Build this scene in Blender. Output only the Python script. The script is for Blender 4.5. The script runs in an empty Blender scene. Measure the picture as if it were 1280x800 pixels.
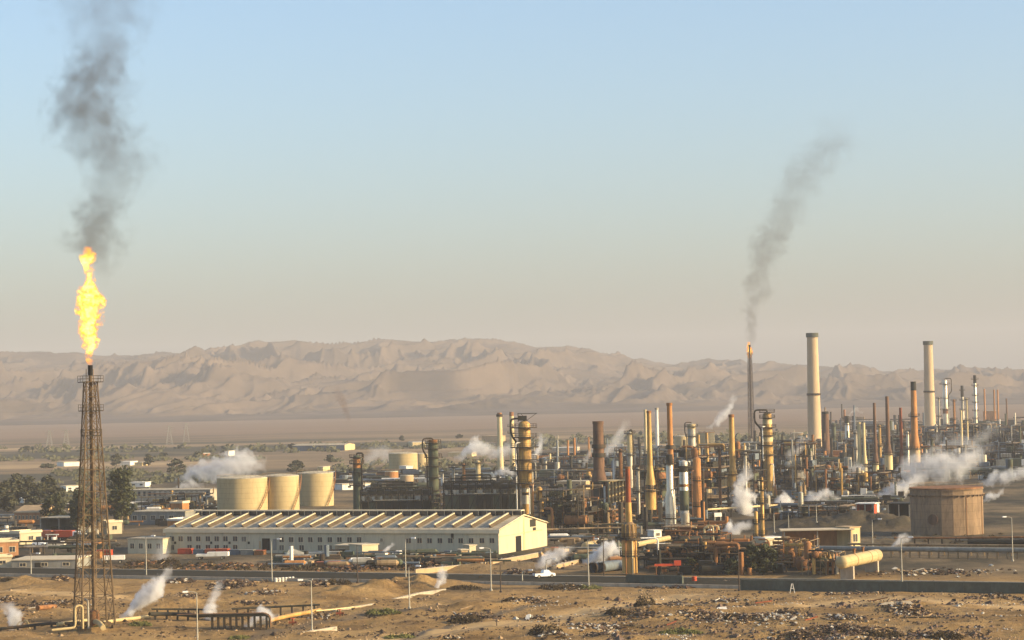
import bpy, math, random
import numpy as np
from mathutils import Vector, Matrix
R = math.radians
SC = bpy.context.scene
COL = SC.collection
F, CX, CY, CH = 3000.0, 640.0, 400.0, 43.0        # focal length in photo pixels, centre, eye height (m)
PIT, ROLL = math.atan(90 / F), math.radians(1.2)     # the photographer held the camera a little off level
LAST = [640.0]

# ------------------------------------------------------------------ surveying helpers (photo pixel -> place on the ground)
def ray(px, py):
    u, v = (px - CX) / F, (CY - py) / F
    u, v = u * math.cos(ROLL) + v * math.sin(ROLL), -u * math.sin(ROLL) + v * math.cos(ROLL)
    return u, math.cos(PIT) - v * math.sin(PIT), math.sin(PIT) + v * math.cos(PIT)
def G(px, py, z=0.0):
    LAST[0] = px; d = ray(px, py); t = (z - CH) / d[2]
    return d[0] * t, d[1] * t
def X(px, y, py=600):
    LAST[0] = px; d = ray(px, py); return d[0] / d[1] * y
def Z(py, y):
    d = ray(LAST[0], py); return CH + d[2] / d[1] * y

# ------------------------------------------------------------------ noise
_rs = np.random.RandomState(7)
_perm = np.concatenate([_rs.permutation(256)] * 3)
_val = _rs.rand(256)
def vnoise(x, y):
    xi, yi = np.floor(x).astype(int), np.floor(y).astype(int)
    fx, fy = x - xi, y - yi
    fx, fy = fx * fx * fx * (fx * (fx * 6 - 15) + 10), fy * fy * fy * (fy * (fy * 6 - 15) + 10)
    def h(a, b): return _val[_perm[(_perm[a & 255] + b) & 255]]
    return (h(xi, yi) * (1 - fx) + h(xi + 1, yi) * fx) * (1 - fy) + (h(xi, yi + 1) * (1 - fx) + h(xi + 1, yi + 1) * fx) * fy
def fbm(x, y, o=4):
    s, a, t = 0, 1.0, 0
    for i in range(o):
        s = s + a * vnoise(x * 2 ** i + 17.3 * i, y * 2 ** i + 5.1 * i); t += a; a *= .5
    return s / t

# ------------------------------------------------------------------ terrain height
MOUNDS = []   # (x, y, sx, sy, rot, h)
def mound(px, py, sx, sy, rot, h):
    x, y = G(px, py); MOUNDS.append((x, y, sx, sy, R(rot), h))
mound(468, 741, 22, 9, 55, 2.6); mound(530, 733, 12, 9, 40, 1.8)
mound(32, 727, 6, 4, 0, 1.8); mound(195, 757, 10, 6, 10, 1.2); mound(240, 756, 9, 6, 0, 1.3)
mound(610, 762, 22, 9, 20, 1.1); mound(590, 748, 14, 8, 30, .9); mound(830, 764, 14, 10, 0, .8)
mound(1125, 763, 9, 5, 5, 1.6); mound(1000, 792, 26, 7, 3, .9); mound(720, 790, 9, 5, 0, .9)
mound(1003, 664, 13, 13, 0, 3.4); mound(1060, 659, 15, 14, 0, 4.0); mound(1118, 660, 14, 12, 0, 3.6); mound(1030, 650, 16, 16, 0, 3.0)
mound(1085, 652, 10, 14, 0, 3.2); mound(1165, 676, 22, 8, -8, 1.6); mound(590, 712, 10, 5, 0, 1.4); mound(640, 708, 9, 6, 0, 1.6)
mound(1000, 700, 10, 8, 0, .6); mound(745, 682, 8, 8, 0, 1.2)
def Hn(x, y):
    x = np.asarray(x, float); y = np.asarray(y, float)
    yr = 541 - .44 * x; near = np.clip((yr - 4 - y) / 25, 0, 1)
    h = near * ((fbm(x / 26, y / 17, 4) - .5) * 2.0 + (fbm(x / 5 + 40, y / 4, 3) - .5) * 1.0)
    mid = np.clip((y - yr - 60) / 80, 0, 1) * np.clip((1500 - y) / 300, 0, 1)
    h = h + mid * (fbm(x / 30 + 9, y / 30, 3) - .5) * .6
    for mx, my, sx, sy, r, a in MOUNDS:
        dx, dy = x - mx, y - my
        c, s = math.cos(r), math.sin(r)
        q = ((dx * c + dy * s) / sx) ** 2 + ((-dx * s + dy * c) / sy) ** 2
        h = h + a * .85 * np.exp(-q * 1.6) * (0.35 + 1.3 * fbm(x / 3.5, y / 3.5, 3))
    return h
def H(x, y): return float(Hn(np.array([x]), np.array([y]))[0])

# ------------------------------------------------------------------ materials
MATS = {}
def N(nt, t, **k):
    n = nt.nodes.new(t)
    for a, b in k.items(): setattr(n, a, b)
    return n
def newmat(key):
    m = bpy.data.materials.new(key); m.use_nodes = True; nt = m.node_tree; nt.nodes.clear()
    out = N(nt, 'ShaderNodeOutputMaterial'); MATS[key] = m
    return m, nt, out
def c4(c): return (c[0], c[1], c[2], 1)
def ramp(nt, stops):
    r = N(nt, 'ShaderNodeValToRGB'); e = r.color_ramp.elements
    e[0].position, e[0].color = stops[0][0], c4(stops[0][1])
    e[1].position, e[1].color = stops[-1][0], c4(stops[-1][1])
    for p, c in stops[1:-1]:
        q = e.new(p); q.color = c4(c)
    return r
def mat(key, col, rough=.8, metal=0.0, var=.3, sc=.35, streak=.25, dirt=.0, dcol=(.09, .045, .02), dth=.55, bump=.0, spec=.2, bands=0):
    m, nt, out = newmat(key); L = nt.links.new
    b = N(nt, 'ShaderNodeBsdfPrincipled'); L(b.outputs[0], out.inputs[0])
    b.inputs['Roughness'].default_value = rough; b.inputs['Metallic'].default_value = metal
    b.inputs['Specular IOR Level'].default_value = spec
    tc = N(nt, 'ShaderNodeTexCoord'); oi = N(nt, 'ShaderNodeObjectInfo')
    mul = N(nt, 'ShaderNodeVectorMath', operation='SCALE'); mul.inputs['Scale'].default_value = 91
    cx = N(nt, 'ShaderNodeCombineXYZ')
    for i in range(3): L(oi.outputs['Random'], cx.inputs[i])
    L(cx.outputs[0], mul.inputs[0])
    add = N(nt, 'ShaderNodeVectorMath', operation='ADD'); L(tc.outputs['Object'], add.inputs[0]); L(mul.outputs[0], add.inputs[1])
    mp = N(nt, 'ShaderNodeMapping'); mp.inputs['Scale'].default_value = (sc, sc, sc * streak); L(add.outputs[0], mp.inputs[0])
    n1 = N(nt, 'ShaderNodeTexNoise'); n1.inputs['Scale'].default_value = 1; n1.inputs['Detail'].default_value = 6; n1.inputs['Roughness'].default_value = .65
    L(mp.outputs[0], n1.inputs['Vector'])
    lo = tuple(c * (1 - var) for c in col); hi = tuple(min(1, c * (1 + var)) for c in col)
    r1 = ramp(nt, [(.3, lo), (.7, hi)]); L(n1.outputs[0], r1.inputs[0])
    last = r1.outputs[0]
    if dirt > 0:
        n2 = N(nt, 'ShaderNodeTexNoise'); n2.inputs['Scale'].default_value = 2.7; n2.inputs['Detail'].default_value = 5; n2.inputs['Roughness'].default_value = .7
        L(mp.outputs[0], n2.inputs['Vector'])
        r2 = ramp(nt, [(dth - .08, (0, 0, 0)), (dth + .08, (dirt, dirt, dirt))]); L(n2.outputs[0], r2.inputs[0])
        mx = N(nt, 'ShaderNodeMix', data_type='RGBA'); mx.inputs[7].default_value = c4(dcol)
        L(r2.outputs[0], mx.inputs[0]); L(last, mx.inputs[6]); last = mx.outputs[2]
    if bands:
        sx = N(nt, 'ShaderNodeSeparateXYZ'); L(tc.outputs['Object'], sx.inputs[0])
        md = N(nt, 'ShaderNodeMath', operation='MODULO'); md.inputs[1].default_value = bands; L(sx.outputs[2], md.inputs[0])
        lt = N(nt, 'ShaderNodeMath', operation='LESS_THAN'); lt.inputs[1].default_value = .14; L(md.outputs[0], lt.inputs[0])
        sc_ = N(nt, 'ShaderNodeMath', operation='MULTIPLY'); sc_.inputs[1].default_value = .35; L(lt.outputs[0], sc_.inputs[0])
        mx = N(nt, 'ShaderNodeMix', data_type='RGBA'); mx.inputs[7].default_value = c4(tuple(c * .4 for c in col))
        L(sc_.outputs[0], mx.inputs[0]); L(last, mx.inputs[6]); last = mx.outputs[2]
    L(last, b.inputs['Base Color'])
    if bump:
        bp = N(nt, 'ShaderNodeBump'); bp.inputs['Strength'].default_value = bump; bp.inputs['Distance'].default_value = .3
        L(n1.outputs[0], bp.inputs['Height']); L(bp.outputs[0], b.inputs['Normal'])
    return m
M = {}
def mk(k, *a, **kw): M[k] = mat(k, *a, **kw)
mk('cream', (.60, .47, .24), .75, dirt=.35, dcol=(.25, .17, .08), dth=.62)
mk('tank_cream', (.45, .345, .17), .7, var=.12, dirt=.45, dcol=(.30, .2, .09), dth=.6, bands=1.9)
mk('tank_roof', (.50, .43, .29), .8, dirt=.5, dcol=(.25, .2, .13))
mk('tank_brown', (.25, .17, .10), .85, var=.3, dirt=.6, dcol=(.12, .08, .05), dth=.55, bands=2.2)
mk('white', (.74, .70, .60), .7, var=.15, dirt=.4, dcol=(.35, .27, .17), dth=.6)
mk('silver', (.64, .56, .42), .36, .45, var=.2, dirt=.35, dcol=(.25, .17, .09), dth=.6)
mk('silver_dull', (.38, .35, .27), .5, .25, var=.25, dirt=.5, dcol=(.2, .13, .07))
mk('gold', (.47, .285, .085), .5, .12, var=.35, dirt=.5, dcol=(.18, .09, .035))
mk('rust', (.26, .12, .045), .8, .1, var=.4, dirt=.6, dcol=(.10, .05, .025))
mk('rust_red', (.28, .075, .03), .75, .1, var=.35, dirt=.6, dcol=(.08, .035, .02))
mk('orange', (.42, .19, .06), .7, .1, var=.35, dirt=.4, dcol=(.17, .08, .03))
mk('brown_stack', (.15, .085, .05), .8, .1, var=.35, dirt=.6, dcol=(.05, .035, .025), bands=3.2)
mk('dark', (.028, .028, .021), .8, .1, var=.5, dirt=.4, dcol=(.055, .035, .018))
mk('dark_green', (.075, .09, .055), .75, .1, var=.4, dirt=.5, dcol=(.12, .08, .04))
mk('steel_dark', (.042, .038, .028), .75, .15, var=.5, dirt=.45, dcol=(.13, .065, .025))
mk('tower_steel', (.125, .085, .045), .75, .15, var=.35, dirt=.5, dcol=(.07, .04, .02))
mk('steel_tan', (.30, .21, .11), .7, .2, var=.35, dirt=.5, dcol=(.12, .06, .03))
mk('concrete', (.40, .34, .25), .9, var=.2, dirt=.4, dcol=(.2, .16, .11), bump=.2)
mk('concrete_dark', (.095, .105, .08), .92, var=.25, dirt=.5, dcol=(.07, .065, .05), dth=.5, bump=.2, streak=.6)
mk('chimney', (.50, .37, .22), .85, var=.12, dirt=.3, dcol=(.3, .21, .13), sc=.12)
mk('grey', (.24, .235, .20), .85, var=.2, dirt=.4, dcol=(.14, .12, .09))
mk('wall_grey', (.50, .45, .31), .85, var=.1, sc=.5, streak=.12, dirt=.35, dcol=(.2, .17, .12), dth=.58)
mk('wall_yellow', (.50, .43, .28), .85, var=.1, sc=.3, dirt=.25, dcol=(.45, .33, .17), dth=.62)
mk('wall_tan', (.44, .31, .17), .85, var=.15, dirt=.3, dcol=(.25, .17, .1))
mk('brick', (.40, .20, .09), .9, var=.25, dirt=.4, dcol=(.2, .1, .05))
mk('roof_grey', (.50, .42, .28), .8, .1, var=.3, sc=.4, streak=1, dirt=.6, dcol=(.14, .12, .09), dth=.5)
mk('roof_light', (.55, .46, .31), .8, var=.12, streak=1, dirt=.3, dcol=(.35, .27, .17))
mk('trim', (.66, .55, .36), .7, var=.1)
mk('monitor', (.11, .08, .045), .75, var=.35, streak=1)
mk('glass', (.03, .033, .035), .25, 0, var=.3, spec=.6)
mk('glass_mid', (.10, .10, .085), .35, 0, var=.3, spec=.5)
mk('black', (.012, .011, .01), .9, var=.3)
mk('red', (.50, .07, .025), .6, var=.25, dirt=.4, dcol=(.2, .06, .03))
mk('red_roof', (.40, .12, .06), .8, var=.25, dirt=.4, dcol=(.2, .1, .06))
mk('blue_grey', (.13, .16, .18), .7, var=.3, dirt=.3, dcol=(.15, .1, .06))
mk('pole', (.36, .34, .28), .6, .4, var=.15)
mk('pole_dark', (.06, .045, .035), .8, var=.2)
mk('lamp_glass', (.75, .74, .70), .3, var=.05)
mk('car_paint', (.80, .79, .76), .25, 0, var=.02, spec=.6)
mk('rubber', (.02, .02, .02), .9, var=.2)
mk('sand_rock', (.34, .235, .13), .95, var=.35, sc=.8, streak=1, bump=.4)
mk('dark_rock', (.065, .045, .03), .95, var=.4, sc=.8, streak=1, bump=.4)
mk('pale_rock', (.46, .42, .34), .95, var=.25, sc=.8, streak=1, bump=.3)
mk('scrap', (.12, .09, .065), .7, .3, var=.6, sc=1.2, streak=1, dirt=.6, dcol=(.2, .08, .04))
mk('bark', (.10, .075, .05), .95, var=.3)
mk('leaf', (.062, .066, .030), .85, var=.45, sc=.25, streak=1, spec=.15)
mk('leaf_grey', (.085, .085, .05), .85, var=.4, sc=.2, streak=1, spec=.15)
mk('scrub', (.045, .033, .018), .9, var=.5, sc=.5, streak=1, spec=.1)
mk('grass', (.10, .10, .035), .9, var=.4, sc=.5, streak=1, spec=.1)
mk('salt', (.5, .46, .38), .9, var=.3, sc=.5, streak=1)

# ------------------------------------------------------------------ mesh builder
class MB:
    def __init__(s): s.v, s.f, s.m, s.c = [], [], [], 0
    def add(s, vs, fs):
        n = len(s.v); s.v += [tuple(v) for v in vs]; s.f += [tuple(i + n for i in f) for f in fs]; s.m += [s.c] * len(fs); return s
    def box(s, x0, x1, y0, y1, z0, z1):
        return s.add([(x0, y0, z0), (x1, y0, z0), (x1, y1, z0), (x0, y1, z0), (x0, y0, z1), (x1, y0, z1), (x1, y1, z1), (x0, y1, z1)],
                     [(0, 3, 2, 1), (4, 5, 6, 7), (0, 1, 5, 4), (1, 2, 6, 5), (2, 3, 7, 6), (3, 0, 4, 7)])
    def cbox(s, c, d, rz=0, rx=0, ry=0):
        from mathutils import Euler
        e = Euler((rx, ry, rz)).to_matrix(); C = Vector(c); hs = Vector(d) / 2
        vs = [C + e @ Vector((sx * hs.x, sy * hs.y, sz * hs.z)) for sz in (-1, 1) for sx, sy in ((-1, -1), (1, -1), (1, 1), (-1, 1))]
        return s.add(vs, [(0, 3, 2, 1), (4, 5, 6, 7), (0, 1, 5, 4), (1, 2, 6, 5), (2, 3, 7, 6), (3, 0, 4, 7)])
    def tube(s, p, q, r0, r1=None, n=8, caps=True):
        return s.path([p, q], [r0, r0 if r1 is None else r1], n, caps)
    def bar(s, p, q, w): return s.path([p, q], w * .62, 4)
    def path(s, pts, r, n=8, caps=True):
        P = [Vector(p) for p in pts]; k = len(P)
        rr = r if isinstance(r, (list, tuple)) else [r] * k
        tang = [((P[min(i + 1, k - 1)] - P[max(i - 1, 0)])).normalized() for i in range(k)]
        ref = Vector((0, 0, 1)) if abs(tang[0].z) < .9 else Vector((0, 1, 0))
        vs = []; u = None
        for i in range(k):
            t = tang[i]
            u = (ref - t * ref.dot(t)) if u is None else (u - t * u.dot(t))
            if u.length < 1e-6: u = t.orthogonal()
            u.normalize(); w = t.cross(u)
            for j in range(n):
                a = 2 * math.pi * (j + .5) / n
                vs.append(P[i] + (u * math.cos(a) + w * math.sin(a)) * rr[i])
        fs = [(i * n + j, i * n + (j + 1) % n, (i + 1) * n + (j + 1) % n, (i + 1) * n + j) for i in range(k - 1) for j in range(n)]
        if caps: fs += [tuple(range(n - 1, -1, -1)), tuple((k - 1) * n + j for j in range(n))]
        return s.add(vs, fs)
    def lathe(s, prof, n=24, c=(0, 0, 0), caps=True):
        vs = [(c[0] + r * math.cos(2 * math.pi * j / n), c[1] + r * math.sin(2 * math.pi * j / n), c[2] + z) for r, z in prof for j in range(n)]
        k = len(prof)
        fs = [(i * n + j, i * n + (j + 1) % n, (i + 1) * n + (j + 1) % n, (i + 1) * n + j) for i in range(k - 1) for j in range(n)]
        if caps: fs += [tuple(range(n - 1, -1, -1)), tuple((k - 1) * n + j for j in range(n))]
        return s.add(vs, fs)
    def ring(s, r0, r1, z0, z1, n=20, c=(0, 0)):
        vs = [(c[0] + r * math.cos(2 * math.pi * j / n), c[1] + r * math.sin(2 * math.pi * j / n), z) for r, z in ((r0, z0), (r1, z0), (r1, z1), (r0, z1)) for j in range(n)]
        fs = [(i * n + j, i * n + (j + 1) % n, ((i + 1) % 4) * n + (j + 1) % n, ((i + 1) % 4) * n + j) for i in range(4) for j in range(n)]
        return s.add(vs, fs)
    def build(s, name, m, parent=None, loc=(0, 0, 0), smooth=True):
        me = bpy.data.meshes.new(name); me.from_pydata(s.v, [], s.f); me.validate()
        ms = m if isinstance(m, (list, tuple)) else [m]
        for x in ms: me.materials.append(M[x] if isinstance(x, str) else x)
        if len(ms) > 1: me.polygons.foreach_set('material_index', s.m[:len(me.polygons)])
        if smooth:
            me.polygons.foreach_set('use_smooth', [True] * len(me.polygons)); me.set_sharp_from_angle(angle=R(38))
        o = bpy.data.objects.new(name, me); COL.objects.link(o); o.location = loc
        if parent is not None: o.parent = parent
        return o
def rnd(pts, rad, k=3):
    P = [Vector(p) for p in pts]; out = [P[0]]
    for i in range(1, len(P) - 1):
        a, b, c = P[i - 1], P[i], P[i + 1]
        ra = min(rad, (a - b).length * .45, (c - b).length * .45)
        p, q = b + (a - b).normalized() * ra, b + (c - b).normalized() * ra
        for j in range(k + 1):
            t = j / k; out.append(p * (1 - t) ** 2 + b * 2 * t * (1 - t) + q * t * t)
    return out + [P[-1]]
def tag(o, label=None, cat=None, group=None, kind=None):
    if label: o['label'] = label
    if cat: o['category'] = cat
    if group: o['group'] = group
    if kind: o['kind'] = kind
    return o
def T(name, label, cat, loc=(0, 0, 0), rz=0, group=None):
    o = bpy.data.objects.new(name, None); o.empty_display_size = 1; COL.objects.link(o)
    o.location = loc; o.rotation_euler = (0, 0, rz)
    return tag(o, label, cat, group, 'thing')
def base(px, yb, off=True):
    x, y = G(px, yb); return x, y, (H(x, y) if off else 0)
def copy_tree(o, parent=None):
    c = o.copy(); COL.objects.link(c); c.parent = parent
    for ch in list(o.children): copy_tree(ch, c)
    return c

# ------------------------------------------------------------------ camera, light, sky
cam = bpy.data.objects.new('camera', bpy.data.cameras.new('camera')); COL.objects.link(cam)
cam.location = (0, 0, CH); cam.rotation_euler = (Matrix.Rotation(R(90) + PIT, 3, 'X') @ Matrix.Rotation(-ROLL, 3, 'Z')).to_euler()
cam.data.sensor_width = 36; cam.data.lens = F / 1280 * 36; cam.data.clip_start = 1; cam.data.clip_end = 60000
SC.camera = cam
SUN_EL, SUN_AZ = 18.0, -14.0
sd = Vector((math.cos(R(SUN_EL)) * math.cos(R(SUN_AZ)), math.cos(R(SUN_EL)) * math.sin(R(SUN_AZ)), math.sin(R(SUN_EL))))
sl = bpy.data.lights.new('sun', 'SUN'); sl.energy = 5.0; sl.angle = R(.5); sl.color = (1.0, .76, .42)
so = bpy.data.objects.new('sun', sl); COL.objects.link(so); so.rotation_euler = (-sd).to_track_quat('-Z', 'Y').to_euler()
w = bpy.data.worlds.new('World'); SC.world = w; w.use_nodes = True; nt = w.node_tree; nt.nodes.clear()
sky = N(nt, 'ShaderNodeTexSky', sky_type='NISHITA'); sky.sun_disc = False
sky.sun_elevation = R(SUN_EL); sky.sun_rotation = R(90 - SUN_AZ); sky.air_density = 1.0; sky.dust_density = 2.4; sky.ozone_density = 3.0
bg = N(nt, 'ShaderNodeBackground'); bg.inputs[1].default_value = .15
wo = N(nt, 'ShaderNodeOutputWorld'); nt.links.new(sky.outputs[0], bg.inputs[0]); nt.links.new(bg.outputs[0], wo.inputs[0])
SC.view_settings.view_transform = 'Standard'; SC.view_settings.look = 'None'; SC.view_settings.gamma = 1
SC.view_settings.exposure = .80
SC.render.engine = 'CYCLES'; SC.cycles.use_denoising = True
SC.cycles.max_bounces = 8; SC.cycles.volume_bounces = 4; SC.cycles.volume_step_rate = 1.0; SC.cycles.volume_max_steps = 256
SC.cycles.diffuse_bounces = 2; SC.cycles.glossy_bounces = 2; SC.cycles.transparent_max_bounces = 24

# haze: the dusty air over the whole plain
b = MB().box(-9000, 9000, -300, 13500, -30, 345)
hm, nt, out = newmat('haze'); pv = N(nt, 'ShaderNodeVolumePrincipled')
pv.inputs['Color'].default_value = (.63, .64, .675, 1); pv.inputs['Density'].default_value = HAZE = 1.05e-4; pv.inputs['Anisotropy'].default_value = .0
nt.links.new(pv.outputs[0], out.inputs['Volume'])
tag(b.build('haze', hm, smooth=False), kind='stuff')
# ------------------------------------------------------------------ ground sheet
def seg_mask(x, y, pts, wd):
    d = np.full(x.shape, 1e9)
    for (ax, ay), (bx, by) in zip(pts[:-1], pts[1:]):
        vx, vy = bx - ax, by - ay
        t = np.clip(((x - ax) * vx + (y - ay) * vy) / (vx * vx + vy * vy), 0, 1)
        d = np.minimum(d, np.hypot(x - ax - t * vx, y - ay - t * vy))
    return np.clip(1.4 - d / wd, 0, 1)
xs = np.concatenate([-200 - np.cumsum(1.5 * 1.06 ** np.arange(1, 80))[::-1], np.arange(-200, 200.1, 1.0), 200 + np.cumsum(1.5 * 1.06 ** np.arange(1, 80))])
ys = np.concatenate([np.arange(-400, 380, 60), np.arange(388, 620, .8), np.arange(620, 960, 3), 960 + np.cumsum(3 * 1.035 ** np.arange(0, 145))])
XX, YY = np.meshgrid(xs, ys)
ZZ = Hn(XX, YY)
tr = [G(*p) for p in ((440, 806), (560, 790), (650, 779), (740, 766), (810, 752), (860, 745))]
tr2 = [G(*p) for p in ((1010, 757), (1110, 752), (1300, 760))]
tr3 = [G(*p) for p in ((200, 752), (120, 742), (-20, 738))]
track = np.maximum.reduce([seg_mask(XX, YY, tr, 5.5), seg_mask(XX, YY, tr2, 5), seg_mask(XX, YY, tr3, 4)])
lane = [G(*p) for p in ((470, 812), (505, 800), (582, 777), (640, 765), (690, 757))]
lane2 = [G(*p) for p in ((300, 800), (345, 788), (400, 777), (470, 768), (520, 766))]
dark = np.maximum(seg_mask(XX, YY, lane, 1.0), seg_mask(XX, YY, lane2, 2.2) * .7)
for line in (((430, 812), (560, 795), (700, 775), (860, 750), (905, 742)), ((820, 812), (900, 790), (1020, 772), (1180, 764), (1300, 768)), ((-20, 745), (120, 748), (260, 762), (330, 790)), ((860, 745), (960, 752), (1080, 750), (1300, 752)), ((520, 752), (600, 758), (720, 748), (820, 742)), ((1100, 812), (1150, 780), (1300, 772))):
    for off in (0, 2.4): dark = np.maximum(dark, seg_mask(XX, YY, [(x, y + off) for x, y in (G(*p) for p in line)], .45) * .55)
stain = np.zeros_like(XX)
for px, py, sx, sy, a in ((60, 776, 9, 4, .8), (300, 786, 9, 5, .9), (600, 738, 14, 4, .9), (220, 776, 12, 3, .6), (110, 786, 14, 4, .5), (230, 703, 30, 10, .8), (420, 704, 30, 10, .8), (560, 706, 25, 9, .7),
                          (900, 715, 22, 9, .8), (650, 700, 14, 8, .5), (520, 766, 8, 4, .5), (830, 795, 20, 4, .4)):
    x, y = G(px, py); q = ((XX - x) / sx) ** 2 + ((YY - y) / sy) ** 2
    stain = np.maximum(stain, a * np.exp(-q) * (.5 + fbm(XX / 3, YY / 3, 3)))
nx, ny = len(xs), len(ys)
from bisect import bisect_right
_xl, _yl, _zl = xs.tolist(), ys.tolist(), ZZ.tolist()
def H(x, y):   # height of the ground sheet as built
    i = min(max(bisect_right(_xl, x) - 1, 0), nx - 2); j = min(max(bisect_right(_yl, y) - 1, 0), ny - 2)
    u, v = (x - _xl[i]) / (_xl[i + 1] - _xl[i]), (y - _yl[j]) / (_yl[j + 1] - _yl[j])
    return (_zl[j][i] * (1 - u) + _zl[j][i + 1] * u) * (1 - v) + (_zl[j + 1][i] * (1 - u) + _zl[j + 1][i + 1] * u) * v
me = bpy.data.meshes.new('ground')
co = np.stack([XX, YY, ZZ], -1).reshape(-1, 3)
idx = np.arange(nx * ny).reshape(ny, nx)
fa = np.stack([idx[:-1, :-1], idx[:-1, 1:], idx[1:, 1:], idx[1:, :-1]], -1).reshape(-1, 4)
def gridmesh(me, co, fa):
    me.vertices.add(len(co)); me.vertices.foreach_set('co', co.astype(np.float32).ravel())
    me.loops.add(fa.size); me.loops.foreach_set('vertex_index', fa.astype(np.int32).ravel())
    me.polygons.add(len(fa)); me.polygons.foreach_set('loop_start', np.arange(0, fa.size, 4, dtype=np.int32)); me.polygons.foreach_set('loop_total', np.full(len(fa), 4, dtype=np.int32))
    me.polygons.foreach_set('use_smooth', np.ones(len(fa), bool)); me.update(); me.validate()
gridmesh(me, co, fa)
for nm, arr in (('track', track), ('dark', dark), ('stain', stain)):
    a = me.attributes.new(nm, 'FLOAT', 'POINT'); a.data.foreach_set('value', np.clip(arr, 0, 1).astype(np.float32).ravel())
gm, nt, out = newmat('ground'); L = nt.links.new
pb = N(nt, 'ShaderNodeBsdfPrincipled'); L(pb.outputs[0], out.inputs[0]); pb.inputs['Roughness'].default_value = .95; pb.inputs['Specular IOR Level'].default_value = .1
geo = N(nt, 'ShaderNodeNewGeometry')
def noise(scale, detail=6, rough=.6, vec=(1, 1, 1)):
    mp = N(nt, 'ShaderNodeMapping'); mp.inputs['Scale'].default_value = vec; L(geo.outputs['Position'], mp.inputs[0])
    n = N(nt, 'ShaderNodeTexNoise'); n.inputs['Scale'].default_value = scale; n.inputs['Detail'].default_value = detail; n.inputs['Roughness'].default_value = rough
    L(mp.outputs[0], n.inputs['Vector']); return n
def mixc(f, a, b):
    m = N(nt, 'ShaderNodeMix', data_type='RGBA')
    if isinstance(f, float): m.inputs[0].default_value = f
    else: L(f, m.inputs[0])
    for i, q in ((6, a), (7, b)):
        if isinstance(q, tuple): m.inputs[i].default_value = c4(q)
        else: L(q, m.inputs[i])
    return m.outputs[2]
def attr(n): a = N(nt, 'ShaderNodeAttribute', attribute_name=n); return a.outputs['Fac']
def mth(op, a, b=None, clamp=False):
    m = N(nt, 'ShaderNodeMath', operation=op); m.use_clamp = clamp
    for i, q in enumerate((a, b)):
        if q is None: continue
        if isinstance(q, (int, float)): m.inputs[i].default_value = q
        else: L(q, m.inputs[i])
    return m.outputs[0]
r1 = ramp(nt, [(.32, (.17, .10, .036)), (.48, (.31, .195, .078)), (.68, (.42, .275, .115))]); L(noise(.07, 8, .68, (1, .8, 1)).outputs[0], r1.inputs[0])
r2 = ramp(nt, [(.50, (0, 0, 0)), (.66, (1, 1, 1))]); L(noise(.35, 6, .7, (1, .55, 1)).outputs[0], r2.inputs[0])
c = mixc(mth('MULTIPLY', r2.outputs[0], .55), r1.outputs[0], (.13, .083, .045))
r3 = ramp(nt, [(.60, (0, 0, 0)), (.72, (1, 1, 1))]); L(noise(.12, 5, .6, (1, .6, 1)).outputs[0], r3.inputs[0])
c = mixc(mth('MULTIPLY', r3.outputs[0], .45), c, (.13, .115, .045))
r4 = ramp(nt, [(.66, (0, 0, 0)), (.72, (1, 1, 1))]); L(noise(1.6, 4, .7, (1, .6, 1)).outputs[0], r4.inputs[0])
c = mixc(mth('MULTIPLY', r4.outputs[0], .6), c, (.075, .055, .035))
r5 = ramp(nt, [(.56, (0, 0, 0)), (.62, (1, 1, 1))]); L(noise(.55, 9, .8, (1, .45, 1)).outputs[0], r5.inputs[0])
c = mixc(mth('MULTIPLY', r5.outputs[0], .5), c, (.085, .052, .028))
c = mixc(mth('MULTIPLY', attr('track'), .95), c, mixc(noise(.5, 4).outputs[0], (.42, .28, .125), (.50, .34, .165)))
c = mixc(mth('MULTIPLY', attr('stain'), 1.0, True), c, (.075, .058, .036))
c = mixc(attr('dark'), c, (.13, .105, .075))
# refinery yard soil, then the open plain
sp = N(nt, 'ShaderNodeSeparateXYZ'); L(geo.outputs['Position'], sp.inputs[0])
def mrange(v, a, b):
    m = N(nt, 'ShaderNodeMapRange'); m.inputs[1].default_value = a; m.inputs[2].default_value = b; L(v, m.inputs[0]); return m.outputs[0]
ry = ramp(nt, [(.38, (.036, .034, .025)), (.48, (.088, .072, .045)), (.58, (.19, .14, .08)), (.70, (.31, .22, .115))]); L(noise(.022, 8, .7, (1, .6, 1)).outputs[0], ry.inputs[0])
c = mixc(mrange(mth('ADD', sp.outputs[1], mth('MULTIPLY', sp.outputs[0], .44)), 566, 596), c, ry.outputs[0])
pl = ramp(nt, [(.42, (.08, .074, .05)), (.49, (.19, .14, .085)), (.58, (.27, .195, .115)), (.66, (.42, .30, .165)), (.72, (.23, .165, .10))]); L(noise(.0042, 7, .62, (.35, 1, 1)).outputs[0], pl.inputs[0])
yw = mth('ADD', sp.outputs[1], mth('MULTIPLY', noise(.002, 3).outputs[0], 500))
c = mixc(mrange(yw, 1350, 1700), c, pl.outputs[0])
c = mixc(mrange(yw, 2550, 3300), c, mixc(noise(.003, 6, .6, (.4, 1, 1)).outputs[0], (.19, .13, .083), (.26, .18, .118)))
L(c, pb.inputs['Base Color'])
bp = N(nt, 'ShaderNodeBump'); bp.inputs['Strength'].default_value = .9; bp.inputs['Distance'].default_value = .9
L(mth('MULTIPLY', noise(.7, 8, .75).outputs[0], mth('SUBTRACT', 1.0, mth('MULTIPLY', attr('track'), .7))), bp.inputs['Height']); L(bp.outputs[0], pb.inputs['Normal'])
me.materials.append(gm); o = bpy.data.objects.new('ground', me); COL.objects.link(o); tag(o, kind='structure')

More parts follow.
